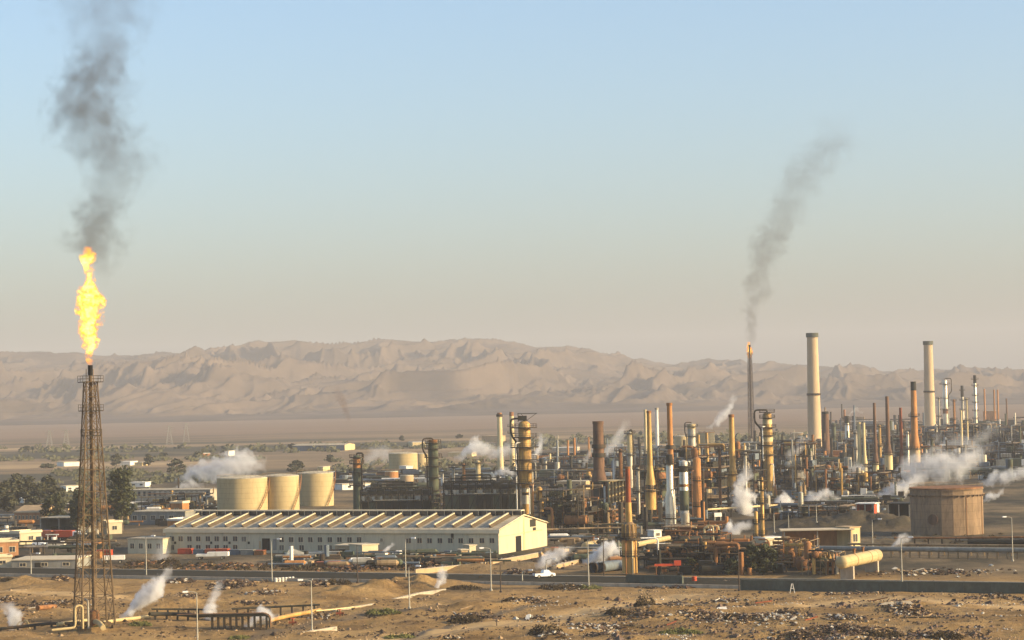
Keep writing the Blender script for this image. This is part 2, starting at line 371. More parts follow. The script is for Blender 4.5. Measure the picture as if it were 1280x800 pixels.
# ------------------------------------------------------------------ hills: eroded range across the plain
hx = np.linspace(-2600, 2600, 1250); hy = np.concatenate([np.linspace(4300, 8200, 480), np.linspace(8240, 11500, 40)])
HX, HY = np.meshgrid(hx, hy)
crest_px = [(-300, 444), (0, 441), (100, 438), (200, 436), (300, 433), (370, 428), (420, 430), (480, 426), (540, 428), (610, 427), (660, 433), (720, 438), (780, 444), (850, 449), (930, 453), (1010, 456), (1100, 459), (1200, 461), (1280, 461), (1500, 462)]
_cx = [X(p[0], 7700, p[1]) for p in crest_px]; _cz = []
for p in crest_px: LAST[0] = p[0]; _cz.append(Z(p[1], 7700))
Hc = np.interp(HX, _cx, _cz)
t = np.clip((HY - 4400) / 3200, 0, 1.0)
prof = np.where(t < .25, t * .32, .08 + .92 * ((t - .25).clip(0) / .75) ** 1.05)
wx = HX + (fbm(HX / 600, HY / 600, 3) - .5) * 500 + (HY - 4400) * -.55; wy = HY + (fbm(HX / 700 + 50, HY / 700, 3) - .5) * 500
def ridged(x, y): return 1 - np.abs(2 * vnoise(x, y) - 1)
r0 = ridged(wx / 270, wy / 900); r1_ = ridged(wx / 120 + 3, wy / 330 + 7); r2_ = ridged(wx / 52 + 9, wy / 120 + 2); r3_ = ridged(wx / 24 + 1, wy / 50 + 5)
r4_ = ridged(wx / 13 + 4, wy / 24 + 5)
sx_, sy_ = wx / 235, wy / 470; er = 0; wgt = 1.0; am = 1.0
for o_ in range(7):
    n_ = (1 - np.abs(2 * vnoise(sx_ + 13.7 * o_, sy_ + 7.1 * o_) - 1)) ** 1.6
    er = er + (n_ - .45) * am * wgt; wgt = np.clip(n_ * 1.7, .42, 1.2); am *= .57; sx_, sy_ = sx_ * 2.05 + sy_ * .18, sy_ * 1.9
er = er * 78
amp = np.clip((t - .12) / .35, 0, 1) * np.clip(1.6 - t * 1.2, 0, 1)
HZ = prof * (Hc - 20) + er * amp * (.35 + Hc / 320)
HZ = np.where(HY > 7600, HZ - (HY - 7600) * .02, HZ)
HZ = HZ - 6 * (1 - np.clip(t * 25, 0, 1))
me = bpy.data.meshes.new('hills'); n1, n2 = len(hx), len(hy)
idx = np.arange(n1 * n2).reshape(n2, n1)
gridmesh(me, np.stack([HX, HY, HZ], -1).reshape(-1, 3), np.stack([idx[:-1, :-1], idx[:-1, 1:], idx[1:, 1:], idx[1:, :-1]], -1).reshape(-1, 4))
m_, nt, out = newmat('hills'); L = nt.links.new
pb = N(nt, 'ShaderNodeBsdfPrincipled'); L(pb.outputs[0], out.inputs[0]); pb.inputs['Roughness'].default_value = .95; pb.inputs['Specular IOR Level'].default_value = .1
geo = N(nt, 'ShaderNodeNewGeometry')
hr = ramp(nt, [(.35, (.068, .050, .034)), (.65, (.135, .098, .068))]); L(noise(.006, 8, .65, (1, .6, 2)).outputs[0], hr.inputs[0]); L(hr.outputs[0], pb.inputs['Base Color'])
me.materials.append(m_); o = bpy.data.objects.new('hills', me); COL.objects.link(o); tag(o, kind='structure')

# ------------------------------------------------------------------ road
def strip(name, pts_l, pts_r, z, m, kind='structure'):
    b = MB(); n = len(pts_l)
    b.add([(x, y, H(x, y) * 0 + z) for x, y in pts_l] + [(x, y, z) for x, y in pts_r], [(i, i + 1, n + i + 1, n + i) for i in range(n - 1)])
    o = b.build(name, m, smooth=False); tag(o, kind=kind); return o
m_, nt, out = newmat('asphalt'); L = nt.links.new
pb = N(nt, 'ShaderNodeBsdfPrincipled'); L(pb.outputs[0], out.inputs[0]); pb.inputs['Roughness'].default_value = .95; pb.inputs['Specular IOR Level'].default_value = .05
geo = N(nt, 'ShaderNodeNewGeometry')
ar = ramp(nt, [(.3, (.026, .024, .016)), (.6, (.042, .037, .024)), (.78, (.08, .062, .036))]); L(noise(.15, 7, .7, (.5, 1.5, 1)).outputs[0], ar.inputs[0]); L(ar.outputs[0], pb.inputs['Base Color'])
M['asphalt'] = m_
near = [G(px, 720 + px * .0165) for px in (-500, -100, 100, 300, 500, 700, 900, 1100, 1300, 1500)]
far = [(x, y + 19) for x, y in near]
near = [(x, y - 1) for x, y in near]
strip('road', near, far, .62, 'asphalt')
b = MB()
for (x0, y0), (x1, y1) in zip(near[:-1], near[1:]):
    b.add([(x0, y0 - .6, -.4), (x1, y1 - .6, -.4), (x1, y1, -.4), (x0, y0, -.4), (x0, y0 - .6, .74), (x1, y1 - .6, .74), (x1, y1, .74), (x0, y0, .74)],
          [(0, 3, 2, 1), (4, 5, 6, 7), (0, 1, 5, 4), (2, 3, 7, 6)])
tag(b.build('kerb', 'concrete', smooth=False), kind='structure')
b = MB()
for (x0, y0), (x1, y1) in zip(far[:-1], far[1:]):
    b.add([(x0, y0, -.4), (x1, y1, -.4), (x1, y1 + .6, -.4), (x0, y0 + .6, -.4), (x0, y0, .74), (x1, y1, .74), (x1, y1 + .6, .74), (x0, y0 + .6, .74)],
          [(0, 3, 2, 1), (4, 5, 6, 7), (0, 1, 5, 4), (2, 3, 7, 6)])
tag(b.build('kerb', 'concrete', smooth=False), kind='structure')
# ------------------------------------------------------------------ generators of things
def stair_flight(b, r, a0, a1, z0, z1, n=22, w=1.0, rail=True):
    for i in range(n):
        a = a0 + (a1 - a0) * (i + .5) / n; z = z0 + (z1 - z0) * (i + .5) / n
        c = ((r + w / 2 + .02) * math.cos(a), (r + w / 2 + .02) * math.sin(a), z)
        b.cbox(c, (w, abs(a1 - a0) * r / n * 1.15, .12), rz=a)
    if rail:
        P = [((r + w) * math.cos(a0 + (a1 - a0) * k / 12), (r + w) * math.sin(a0 + (a1 - a0) * k / 12), z0 + (z1 - z0) * k / 12) for k in range(13)]
        b.path([(x, y, z + 1.1) for x, y, z in P], .06, 4); b.path([(x, y, z - .12) for x, y, z in P], .14, 4)
        for x, y, z in P: b.bar((x, y, z - .1), (x, y, z + 1.1), .06)

def tank(label, px0, px1, yt, yb, m='tank_cream', roof='tank_roof', stair=None, rim=False, rise=.10, group='cylindrical oil storage tanks', depth=None, flat=0):
    pc = (px0 + px1) / 2
    y = depth or G(pc, yb)[1]
    x = X(pc, y, (yt + yb) / 2); r = (px1 - px0) / 2 * y / F; z1 = Z(yt, y) - r * .0
    g = H(x, y); z1 = z1 - g
    t = T('storage_tank', label, 'tank', (x, y, g), 0, group)
    b = MB(); prof = [(r, -.5), (r, z1)]
    b.lathe(prof, flat or 48); b.build('shell', m, t, smooth=not flat)
    b = MB(); b.lathe([(r * 1.006, z1 - .25), (r * 1.006, z1 + .06), (r * .6, z1 + r * rise * .75), (r * .2, z1 + r * rise), (.3, z1 + r * rise)], 48)
    b.build('roof', roof, t)
    if rim or r > 4:
        b = MB(); rr = r * 1.0
        for k in range(28):
            a = 2 * math.pi * k / 28; b.bar((rr * math.cos(a), rr * math.sin(a), z1), (rr * math.cos(a), rr * math.sin(a), z1 + 1.0), .05)
        P = [(rr * math.cos(2 * math.pi * k / 40), rr * math.sin(2 * math.pi * k / 40), z1 + 1.0) for k in range(41)]
        b.path(P, .045, 4); b.build('guard_rail', 'steel_tan', t)
    if stair:
        a0, a1 = stair; b = MB(); stair_flight(b, r, R(a0), R(a1), .3, z1, w=.9); b.build('stair', 'rust', t)
    return t, x, y, r, z1

def platform_part(b, r0, r1, z, n=18, arc=None):
    b.ring(r0, r1, z - .28, z + .02, n)
    for k in range(n):
        a = 2 * math.pi * k / n; b.bar((r1 * .98 * math.cos(a), r1 * .98 * math.sin(a), z), (r1 * .98 * math.cos(a), r1 * .98 * math.sin(a), z + 1.1), .11)
    for zz in (1.1, .55): b.path([(r1 * .98 * math.cos(2 * math.pi * k / n), r1 * .98 * math.sin(2 * math.pi * k / n), z + zz) for k in range(n + 1)], .05, 4)
def ladder_part(b, a, r, z0, z1, cage=True):
    c, s = math.cos(a), math.sin(a)
    def p(rr, t, z): return (c * rr - s * t, s * rr + c * t, z)
    for t in (-.28, .28): b.bar(p(r + .25, t, z0), p(r + .25, t, z1), .07)
    n = int((z1 - z0) / 1.0)
    for i in range(n): b.bar(p(r + .25, -.28, z0 + i * 1.0), p(r + .25, .28, z0 + i * 1.0), .05)
    if cage:
        for t in (-.4, 0, .4): b.bar(p(r + .95, t, z0 + 2), p(r + .95, t, z1), .05)

def column(label, px, yb, yt, w, m='silver', prof=None, plats=(), goose=None, bands=(), name='distillation_column', cat='column', davit=False, side=True, depth=None, group=None, plw=1.35, lines=()):
    """upright vessel. prof: [(photo row, width px)], goose: (side, out px, down-to row)"""
    y = depth or G(px, yb)[1]; mp = y / F; x = X(px, y, (yt + yb) / 2); g = H(x, y)
    t = T(name, label, cat, (x, y, g), 0, group)
    z = lambda py: Z(py, y) - g
    pr = prof or [(yt, w), (yb, w)]
    b = MB(); top = z(pr[0][0]); r0 = pr[0][1] / 2 * mp
    P = [(.05, top + r0 * .55), (r0 * .55, top + r0 * .42), (r0 * .88, top + r0 * .18), (r0, top)]
    for (a, wa) in pr[1:-1]: P.append((wa / 2 * mp, z(a)))
    P.append((pr[-1][1] / 2 * mp, -.4))
    b.lathe(P[::-1], 28); b.build('vessel', m, t)
    def rad(py):
        return float(np.interp(py, [q[0] for q in pr], [q[1] for q in pr])) / 2 * mp
    for a, c, mm in bands:
        b = MB(); b.lathe([(rad(c) * 1.03, z(c)), (rad(a) * 1.03, z(a))], 28); b.build('cladding_band', mm, t)
    if plats:
        for q in plats:
            b = MB(); ww = plw
            if isinstance(q, tuple): q, ww = q
            rr = rad(q); platform_part(b, rr * .98, rr + ww, z(q), 16); b.build('platform', 'steel_dark', t)
        b = MB(); zs = sorted([0] + [z(q[0] if isinstance(q, tuple) else q) for q in plats])
        for i, (a, c) in enumerate(zip(zs[:-1], zs[1:])):
            if c - a > 2: ladder_part(b, R(-60 if i % 2 else -115), max(rad(yb), .3) if i == 0 else rad(yt) * 1.02, a, c)
        b.build('ladder', 'steel_dark', t)
    if goose:
        sgn = -1 if goose[0] == 'L' else 1; ox = goose[1] * mp * sgn; pr_ = max(.28, goose[3] * mp if len(goose) > 3 else .45)
        b = MB(); zt = top + r0 * .5
        pts = [(0, 0, top), (0, 0, zt + pr_ * 2.5), (ox, -r0 * .3, zt + pr_ * 2.5), (ox, -r0 * .3, z(goose[2]) + abs(ox) * .3)]
        xin = sgn * (rad(goose[2]) + pr_ * 1.6)
        pts += [(xin, -r0 * .3, z(goose[2]) - 1.2), (xin, -r0 * .3, .3 if len(goose) < 5 else z(goose[4]))]
        b.path(rnd(pts, 1.4), pr_, 8); b.build('overhead_pipe', goose[5] if len(goose) > 5 else 'steel_dark', t)
    for (dx, a, c, rr, mm) in lines:
        b = MB(); xx = dx * mp; b.path(rnd([(xx * .5, -rad(a) * .8, z(a)), (xx, -rad(a) - .5, z(a)), (xx, -rad(a) - .5, z(c)), (xx * .7, -rad(a) * .5, z(c))], .8), rr * mp, 8); b.build('side_pipe', mm, t)
    if davit:
        b = MB(); zt = top + r0 * .5; k = r0
        b.bar((-k, 0, zt - .3), (-k, 0, zt + 2.6), .25); b.bar((-k, 0, zt + 2.4), (k * 2.2, 0, zt + 2.4), .22); b.bar((k * .3, 0, zt), (k * 2.0, 0, zt + 2.3), .16); b.bar((k * .6, 0, zt), (-k * .5, 0, zt + 2.3), .16)
        b.cbox((-k * .3, 0, zt + .9), (1.5 * k, 1.2 * k, 1.6))
        b.build('davit', 'dark', t)
    return t, x, y, g

def stack(label, px, yb, yt, w0, w1, m='gold', rim=None, rings=(), cone=None, drum=None, name='chimney_stack', cat='chimney', group=None, depth=None, cap=None, legs=False, plats=()):
    """chimney: shaft, optional conical hood (rows a,b, width) and heater drum (row, row, width)"""
    y = depth or G(px, yb)[1]; mp = y / F; x = X(px, y, (yt + yb) / 2); g = H(x, y)
    t = T(name, label, cat, (x, y, g), 0, group)
    z = lambda py: Z(py, y) - g
    bot = cone[0] if cone else (drum[0] if drum else yb)
    b = MB(); zb = z(bot) if (cone or drum) else -.4
    zt = z(yt)
    b.lathe([(w1 / 2 * mp, zb), (w0 / 2 * mp, zt), (w0 / 2 * mp * .86, zt), (w0 / 2 * mp * .86, zt - 1.5), (.05, zt - 1.5)], 28, caps=False); b.build('shaft', m, t)
    rad = lambda py: np.interp(py, [yt, bot], [w0, w1]) / 2 * mp
    if rim:
        b = MB(); b.ring(w0 / 2 * mp * .9, w0 / 2 * mp + rim[0] * mp, z(yt + rim[1]), zt + .15, 28); b.build('rim', rim[2], t)
    if cap:
        b = MB(); b.lathe([(rad(yt + cap[0]) * 1.02, z(yt + cap[0])), (rad(yt) * 1.02, z(yt) + .05)], 28, caps=False); b.build('top_section', cap[1], t)
    for q in rings:
        b = MB(); rr = rad(q); b.ring(rr * .97, rr + .5, z(q) - .35, z(q), 28); b.ring(rr + .45, rr + .5, z(q), z(q) + 1.0, 28); b.build('ring_walkway', 'steel_dark', t)
    for q in plats:
        b = MB(); platform_part(b, rad(q), rad(q) + 1.2, z(q), 14); b.build('platform', 'steel_dark', t)
    if cone:
        b = MB(); b.lathe([(cone[2] / 2 * mp, z(cone[1])), (w1 / 2 * mp, z(cone[0]))], 20); b.build('hood', m, t)
    if drum:
        b = MB(); b.lathe([(drum[2] / 2 * mp, z(drum[1])), (drum[2] / 2 * mp, z(drum[0]))], 28)
        b.build('heater_drum', drum[3] if len(drum) > 3 else 'cream', t)
        b = MB(); rr = drum[2] / 2 * mp; platform_part(b, rr, rr + 1.0, z(drum[0]) - .2, 14); b.build('platform', 'steel_dark', t)
        if z(drum[1]) > 1:
            for k in range(6):
                a = 2 * math.pi * k / 6; b = MB(); b.bar((rr * .9 * math.cos(a), rr * .9 * math.sin(a), -.3), (rr * .9 * math.cos(a), rr * .9 * math.sin(a), z(drum[1])), .5); b.build('leg', 'steel_dark', t)
    return t, x, y, g

def lattice_tower(label, px, yb, yt, wb, wt, name='flare_stack', tiers=10, platrows=(), riser=None, legw=.28, brace=.12, tip=None, rot=20, m='rust', cat='flare stack', pipe_m='rust_red', ladder=True):
    x, y = G(px, yb); mp = y / F; g = H(x, y)
    t = T(name, label, cat, (x, y, g), R(rot), None)
    z = lambda py: Z(py, y) - g
    h = z(yt); hb, ht = wb / 2 * mp, wt / 2 * mp
    def corner(k, f):
        s = (hb + (ht - hb) * f); sx, sy = ((-1, -1), (1, -1), (1, 1), (-1, 1))[k % 4]; return Vector((sx * s, sy * s, h * f))
    zs = [0.0]; q = 1.0
    for i in range(tiers): zs.append(zs[-1] + q); q *= .93
    zs = [a / zs[-1] for a in zs]
    for k in range(4):
        b = MB(); b.tube(corner(k, 0) - Vector((0, 0, .4)), corner(k, 1), legw, legw * .6, 6); b.cbox(tuple(corner(k, 0)), (1.3, 1.3, 1.2)); b.build('leg', m, t)
    for k in range(4):
        b = MB()
        for i in range(tiers):
            a, c, d, e = corner(k, zs[i]), corner(k + 1, zs[i]), corner(k, zs[i + 1]), corner(k + 1, zs[i + 1])
            b.bar(d, e, brace * 1.3); b.bar(a, e, brace); b.bar(c, d, brace)
            mid = (a + c + d + e) / 4; b.bar((a + d) / 2, (c + e) / 2, brace * .8)
        b.build('bracing', m, t)
    if riser:
        rr, zt = riser; b = MB(); b.tube((0, 0, .2), (0, 0, z(zt)), rr, rr * .9, 16)
        for i in range(1, tiers): b.ring(rr * .95, rr * 1.35, h * zs[i] - .15, h * zs[i] + .15, 12)
        b.build('riser_pipe', pipe_m, t)
        b = MB(); b.lathe([(rr * 1.25, z(zt) - 1.8), (rr * 1.3, z(zt) + .1), (rr * 1.05, z(zt) + .1)], 16, caps=False); b.build('burner_tip', 'black', t)
        for dx, dr in ((rr * 1.9, .06), (-rr * 1.9, .07)):
            b = MB(); b.tube((dx, rr * 1.2, .2), (dx, rr * 1.2, z(zt) - .6), dr, dr, 6); b.build('pilot_pipe', 'steel_tan', t)
    for row, over in platrows:
        f = z(row) / h; s = (hb + (ht - hb) * min(f, 1)) + over * mp; zz = z(row); b = MB()
        b.box(-s, s, -s, s, zz - .15, zz)
        for sx, sy in ((-1, -1), (1, -1), (1, 1), (-1, 1), (0, -1), (0, 1), (1, 0), (-1, 0)): b.bar((sx * s, sy * s, zz), (sx * s, sy * s, zz + 1.1), .07)
        for hh in (.55, 1.1): b.path([(-s, -s, zz + hh), (s, -s, zz + hh), (s, s, zz + hh), (-s, s, zz + hh), (-s, -s, zz + hh)], .045, 4)
        b.build('platform', 'steel_dark', t)
    if ladder:
        b = MB()
        for i in range(tiers):
            p, q_ = corner(3, zs[i]) * .9, corner(3, zs[i + 1]) * .9
            d = Vector((.5, 0, 0)); b.bar(p, q_, .07); b.bar(p + d, q_ + d, .07)
            n = int((q_ - p).length / 1.0)
            for j in range(n): v = p.lerp(q_, j / n); b.bar(v, v + d, .05)
        b.build('ladder', 'steel_tan', t)
    return t, x, y, g

def windows(t, rects, y=-.03, m='glass', frame=True):
    for x0, x1, z0, z1 in rects:
        b = MB(); b.box(x0, x1, y, y + .05, z0, z1)
        o = b.build('window', m, t, smooth=False)
        if frame:
            f = MB(); e = .09
            f.box(x0 - e, x1 + e, y - .05, y + .03, z1, z1 + e); f.box(x0 - e, x1 + e, y - .08, y + .03, z0 - e, z0); f.box(x0 - e, x0, y - .05, y + .03, z0, z1); f.box(x1, x1 + e, y - .05, y + .03, z0, z1)
            f.box((x0 + x1) / 2 - .03, (x0 + x1) / 2 + .03, y - .045, y + .02, z0, z1)
            f.build('window_frame', 'trim', o, smooth=False)

def bldg(name, label, px0, px1, yt, yb, dep, wall='wall_tan', roof='roof_grey', nwin=0, rz=-20, wh=(.38, .72), cat='building', endm=None, parapet=True, over=.25, door=None, group=None, gable=0, depth=None, open_=False, wm='glass', lean=0):
    x, y = G(px0, yb)
    if depth: y = depth; x = X(px0, y)
    mp = y / F; Lx = (px1 - px0) * mp / math.cos(R(rz)); h = max(1.5, (yb - yt) * mp); g = H(x, y)
    t = T(name, label, cat, (x, y, g), R(rz), group)
    if open_:
        b = MB(); b.box(0, Lx, dep - .3, dep, -.4, h - .2); b.box(0, .3, 0, dep - .3, -.4, h - .2); b.box(Lx - .3, Lx, 0, dep - .3, -.4, h - .2); b.build('wall', wall, t, smooth=False)
        n = max(2, int(Lx / 6))
        for i in range(n + 1):
            xx = .2 + (Lx - .4) * i / n; b = MB(); b.box(xx - .15, xx + .15, -.05, .25, -.4, h - .2); b.build('post', 'concrete', t, smooth=False)
    else:
        b = MB(); b.box(0, Lx, 0, dep, -.6, h); b.build('wall', [wall], t, smooth=False)
        if endm:
            b = MB(); b.box(Lx + .004, Lx + .06, .02, dep - .02, -.5, h - .02); b.build('end_wall', endm, t, smooth=False)
    b = MB()
    if gable:
        z0, z1 = h, h + gable; o_ = over
        b.add([(-o_, -o_, z0), (Lx + o_, -o_, z0), (Lx + o_, dep / 2, z1), (-o_, dep / 2, z1), (-o_, dep + o_, z0), (Lx + o_, dep + o_, z0),
               (-o_, -o_, z0 + .2), (Lx + o_, -o_, z0 + .2), (Lx + o_, dep / 2, z1 + .2), (-o_, dep / 2, z1 + .2), (-o_, dep + o_, z0 + .2), (Lx + o_, dep + o_, z0 + .2)],
              [(6, 7, 8, 9), (9, 8, 11, 10), (0, 3, 2, 1), (3, 4, 5, 2), (0, 1, 7, 6), (4, 10, 11, 5), (0, 6, 9, 3), (3, 9, 10, 4), (1, 2, 8, 7), (2, 5, 11, 8)])
        b.build('roof', roof, t, smooth=False)
        b = MB(); b.add([(0, 0, h), (0, dep, h), (0, dep / 2, z1)], [(0, 1, 2)]); b.add([(Lx, 0, h), (Lx, dep, h), (Lx, dep / 2, z1)], [(0, 2, 1)]); b.build('gable', endm or wall, t, smooth=False)
    else:
        b.box(-over, Lx + over, -over, dep + over, h + .003, h + .25); b.build('roof', roof, t, smooth=False)
        if parapet:
            b = MB(); z0, z1 = h + .253, h + .75
            b.box(-over, Lx + over, -over, -over + .2, z0, z1); b.box(-over, Lx + over, dep + over - .2, dep + over, z0, z1); b.box(-over, -over + .2, -over + .2, dep + over - .2, z0, z1); b.box(Lx + over - .2, Lx + over, -over + .2, dep + over - .2, z0, z1)
            b.build('parapet', 'trim' if parapet is True else parapet, t, smooth=False)
    if nwin:
        s = Lx / nwin; ww = min(1.6, s * .45)
        windows(t, [(s * (i + .5) - ww / 2, s * (i + .5) + ww / 2, h * wh[0], h * wh[1]) for i in range(nwin)], m=wm, frame=mp < .3)
    if door is not None:
        b = MB(); b.box(Lx * door, Lx * door + min(2.2, Lx * .2), -.07, .0 - .004, 0, min(2.4, h * .75)); b.build('door', 'dark', t, smooth=False)
    return t, x, y, Lx, h

def lamp(label, px, yb, yt, arm=1, double=False, dark=False, name='street_lamp', cat='street lamp', group='street lamps along the refinery road', head=True, arm2=1.6):
    x, y = G(px, yb); mp = y / F; g = H(x, y); h = Z(yt, y) - g
    t = T(name, label, cat, (x, y, g), 0, group)
    m = 'pole_dark' if dark else 'pole'
    b = MB(); b.lathe([(.30, -.2), (.30, .35), (.15, .4), (.075, h)], 10); b.build('pole', m, t)
    if head:
        for s in ((1, -1) if double else (arm,)):
            b = MB(); b.path(rnd([(0, 0, h - .8), (0, 0, h), (s * arm2 * .5, -.3, h + .25), (s * arm2, -.6, h + .3)], .5), .05, 6); b.build('arm', m, t)
            b = MB(); b.cbox((s * (arm2 + .3), -.75, h + .28), (.95, .5, .28), rz=-.25 * s); b.build('lamp_head', 'lamp_glass', t)
    return t

RNG = random.Random(5)
def tree(label, px, yb, w, h, name='broadleaf_tree', m='leaf', n=1500, ls=.45, blobs=9, seed=1, group=None, cat='tree', trunk=.35, low=.12, depth=None):
    """w, h in photo pixels"""
    rg = random.Random(seed)
    y = depth or G(px, yb)[1]; mp = y / F; x = X(px, y); g = H(x, y); W, Hh = w * mp, h * mp
    t = T(name, label, cat, (x, y, g), rg.random() * 6, group)
    bl = []
    for i in range(blobs):
        f = (i + .5) / blobs; zz = Hh * (low + .12 + (.86 - low) * f)
        wr = W * .5 * (math.sin(math.pi * min(1, .22 + f * .72)) ** .6) * .62
        a = i * 2.4 + rg.random(); bl.append((Vector((math.cos(a) * wr, math.sin(a) * wr, zz)), W * rg.uniform(.2, .32), Hh * rg.uniform(.10, .17)))
    b = MB(); r0 = trunk * max(.3, Hh / 14)
    b.path([(0, 0, -.4), (rg.uniform(-.2, .2), rg.uniform(-.2, .2), Hh * .3), (rg.uniform(-.5, .5), rg.uniform(-.5, .5), Hh * .75)], [r0, r0 * .7, r0 * .25], 8)
    for c, rw, rh in bl[::2]: b.path([(0, 0, c.z * .5), (c.x * .5, c.y * .5, c.z * .78), tuple(c)], [r0 * .45, r0 * .25, r0 * .08], 5)
    b.build('trunk', 'bark', t)
    vs, fs = [], []
    for i in range(n):
        c, rw, rh = bl[rg.randrange(len(bl))]
        d = Vector((rg.gauss(0, 1), rg.gauss(0, 1), rg.gauss(0, 1))).normalized() * (rg.random() ** .38)
        p = c + Vector((d.x * rw, d.y * rw, d.z * rh))
        s = ls * rg.uniform(.6, 1.5); u = Vector((rg.gauss(0, 1), rg.gauss(0, 1), rg.gauss(0, 1) * .6)).normalized(); v = u.orthogonal().normalized() if rg.random() < .5 else u.cross(Vector((0, .3, 1))).normalized()
        k = len(vs); vs += [p - u * s - v * s * .5, p + u * s - v * s * .4, p + u * s * .7 + v * s * .6, p - u * s * .7 + v * s * .5]; fs.append((k, k + 1, k + 2, k + 3))
    b = MB(); b.add(vs, fs); b.build('crown', m, t, smooth=False)
    return t

def bush(label, px, yb, w, h, m='scrub', n=500, seed=1, group=None, ls=.16, cat='bush'):
    rg = random.Random(seed); x, y = G(px, yb); mp = y / F; g = H(x, y); W, Hh = w * mp / 2, h * mp
    t = T('bush', label, cat, (x, y, g), 0, group); b = MB()
    for k in range(9):
        a = rg.random() * 6.28; rr = rg.random() * .6; b.path([(0, 0, -.1), (math.cos(a) * W * rr * .6, math.sin(a) * W * rr * .4, Hh * .4), (math.cos(a) * W * rr, math.sin(a) * W * .6 * rr, Hh * .8)], [.05, .035, .012], 5)
    b.build('stem', 'bark', t)
    b = MB()
    for k in range(n):
        a = rg.random() * 6.28; rr = math.sqrt(rg.random()); q = (1 - rr * rr) ** .5 * (.6 + .4 * math.sin(a * 3 + seed))
        p = Vector((math.cos(a) * rr * W, math.sin(a) * rr * W * .7, Hh * q * rg.random() ** .6 + .03))
        u = Vector((rg.gauss(0, 1), rg.gauss(0, 1), rg.gauss(0, 1))).normalized() * ls * rg.uniform(.5, 1.4); v = u.orthogonal() * .6
        b.add([p - u, p + v, p + u, p - v], [(0, 1, 2, 3)])
    b.build('foliage', m, t, smooth=False); return t

def rubble(label, px, yb, w, dpx, hm=.8, n=90, mix=('sand_rock', 'dark_rock', 'pale_rock', 'scrap'), wts=(4, 3, 1, 1), size=(.2, .8), seed=1, rot=0, name='rubble_heap', cat='rubble', bits=True):
    """heap of broken concrete, stones and scrap: one mass of stuff; w px across, dpx rows deep"""
    rg = random.Random(seed * 31 + 7); x, y = G(px, yb); mp = y / F; g0 = H(x, y)
    W = w * mp / 2; D = (G(px, yb - dpx / 2)[1] - G(px, yb + dpx / 2)[1]) / 2
    b = MB(); c_, s_ = math.cos(R(rot)), math.sin(R(rot))
    for i in range(n):
        u, v = rg.gauss(0, .42), rg.gauss(0, .42)
        if rg.random() < .5: u = round(u * 3) / 3 + rg.gauss(0, .06)
        lx, ly = (u * W, v * D)
        wx_, wy_ = x + lx * c_ - ly * s_, y + lx * s_ + ly * c_
        s = rg.uniform(*size) ** 1.0 * (1.5 if rg.random() < .06 else 1)
        z = H(wx_, wy_) - g0 + hm * math.exp(-(u * u + v * v) * 3) * rg.random()
        b.c = rg.choices(range(len(mix)), wts)[0]
        k = rg.random()
        if k < .74:   # a broken stone: jittered octahedral lump
            vs = []
            for sx, sy, sz in ((1, 0, 0), (0, 1, 0), (-1, 0, 0), (0, -1, 0), (0, 0, 1), (0, 0, -1), (.7, .7, .45), (-.7, .6, .5), (-.6, -.7, .4), (.6, -.7, .5)):
                q = s * rg.uniform(.6, 1.15); vs.append((lx + sx * q, ly + sy * q, z + sz * q * .65 + s * .15))
            b.add(vs, [(0, 6, 4), (6, 1, 4), (1, 7, 4), (7, 2, 4), (2, 8, 4), (8, 3, 4), (3, 9, 4), (9, 0, 4), (6, 0, 5), (1, 6, 5), (7, 1, 5), (2, 7, 5), (8, 2, 5), (3, 8, 5), (9, 3, 5), (0, 9, 5)])
        elif k < .965:   # slab or sheet
            b.cbox((lx, ly, z + s * .25), (s * rg.uniform(1, 2.4), s * rg.uniform(.6, 1.4), rg.uniform(.05, .22)), rg.uniform(0, 3), rg.uniform(-.6, .6), rg.uniform(-.5, .5))
        else:
            a = rg.uniform(0, 3.14); q = s * 2
            b.tube((lx - math.cos(a) * q, ly - math.sin(a) * q, z + .1), (lx + math.cos(a) * q, ly + math.sin(a) * q, z + rg.uniform(.1, .8)), .07 * (1 + s), None, 6)
    o = b.build(name, list(mix), None, (x, y, g0), smooth=False); o.rotation_euler = (0, 0, R(rot)); tag(o, label, cat, None, 'stuff'); return o

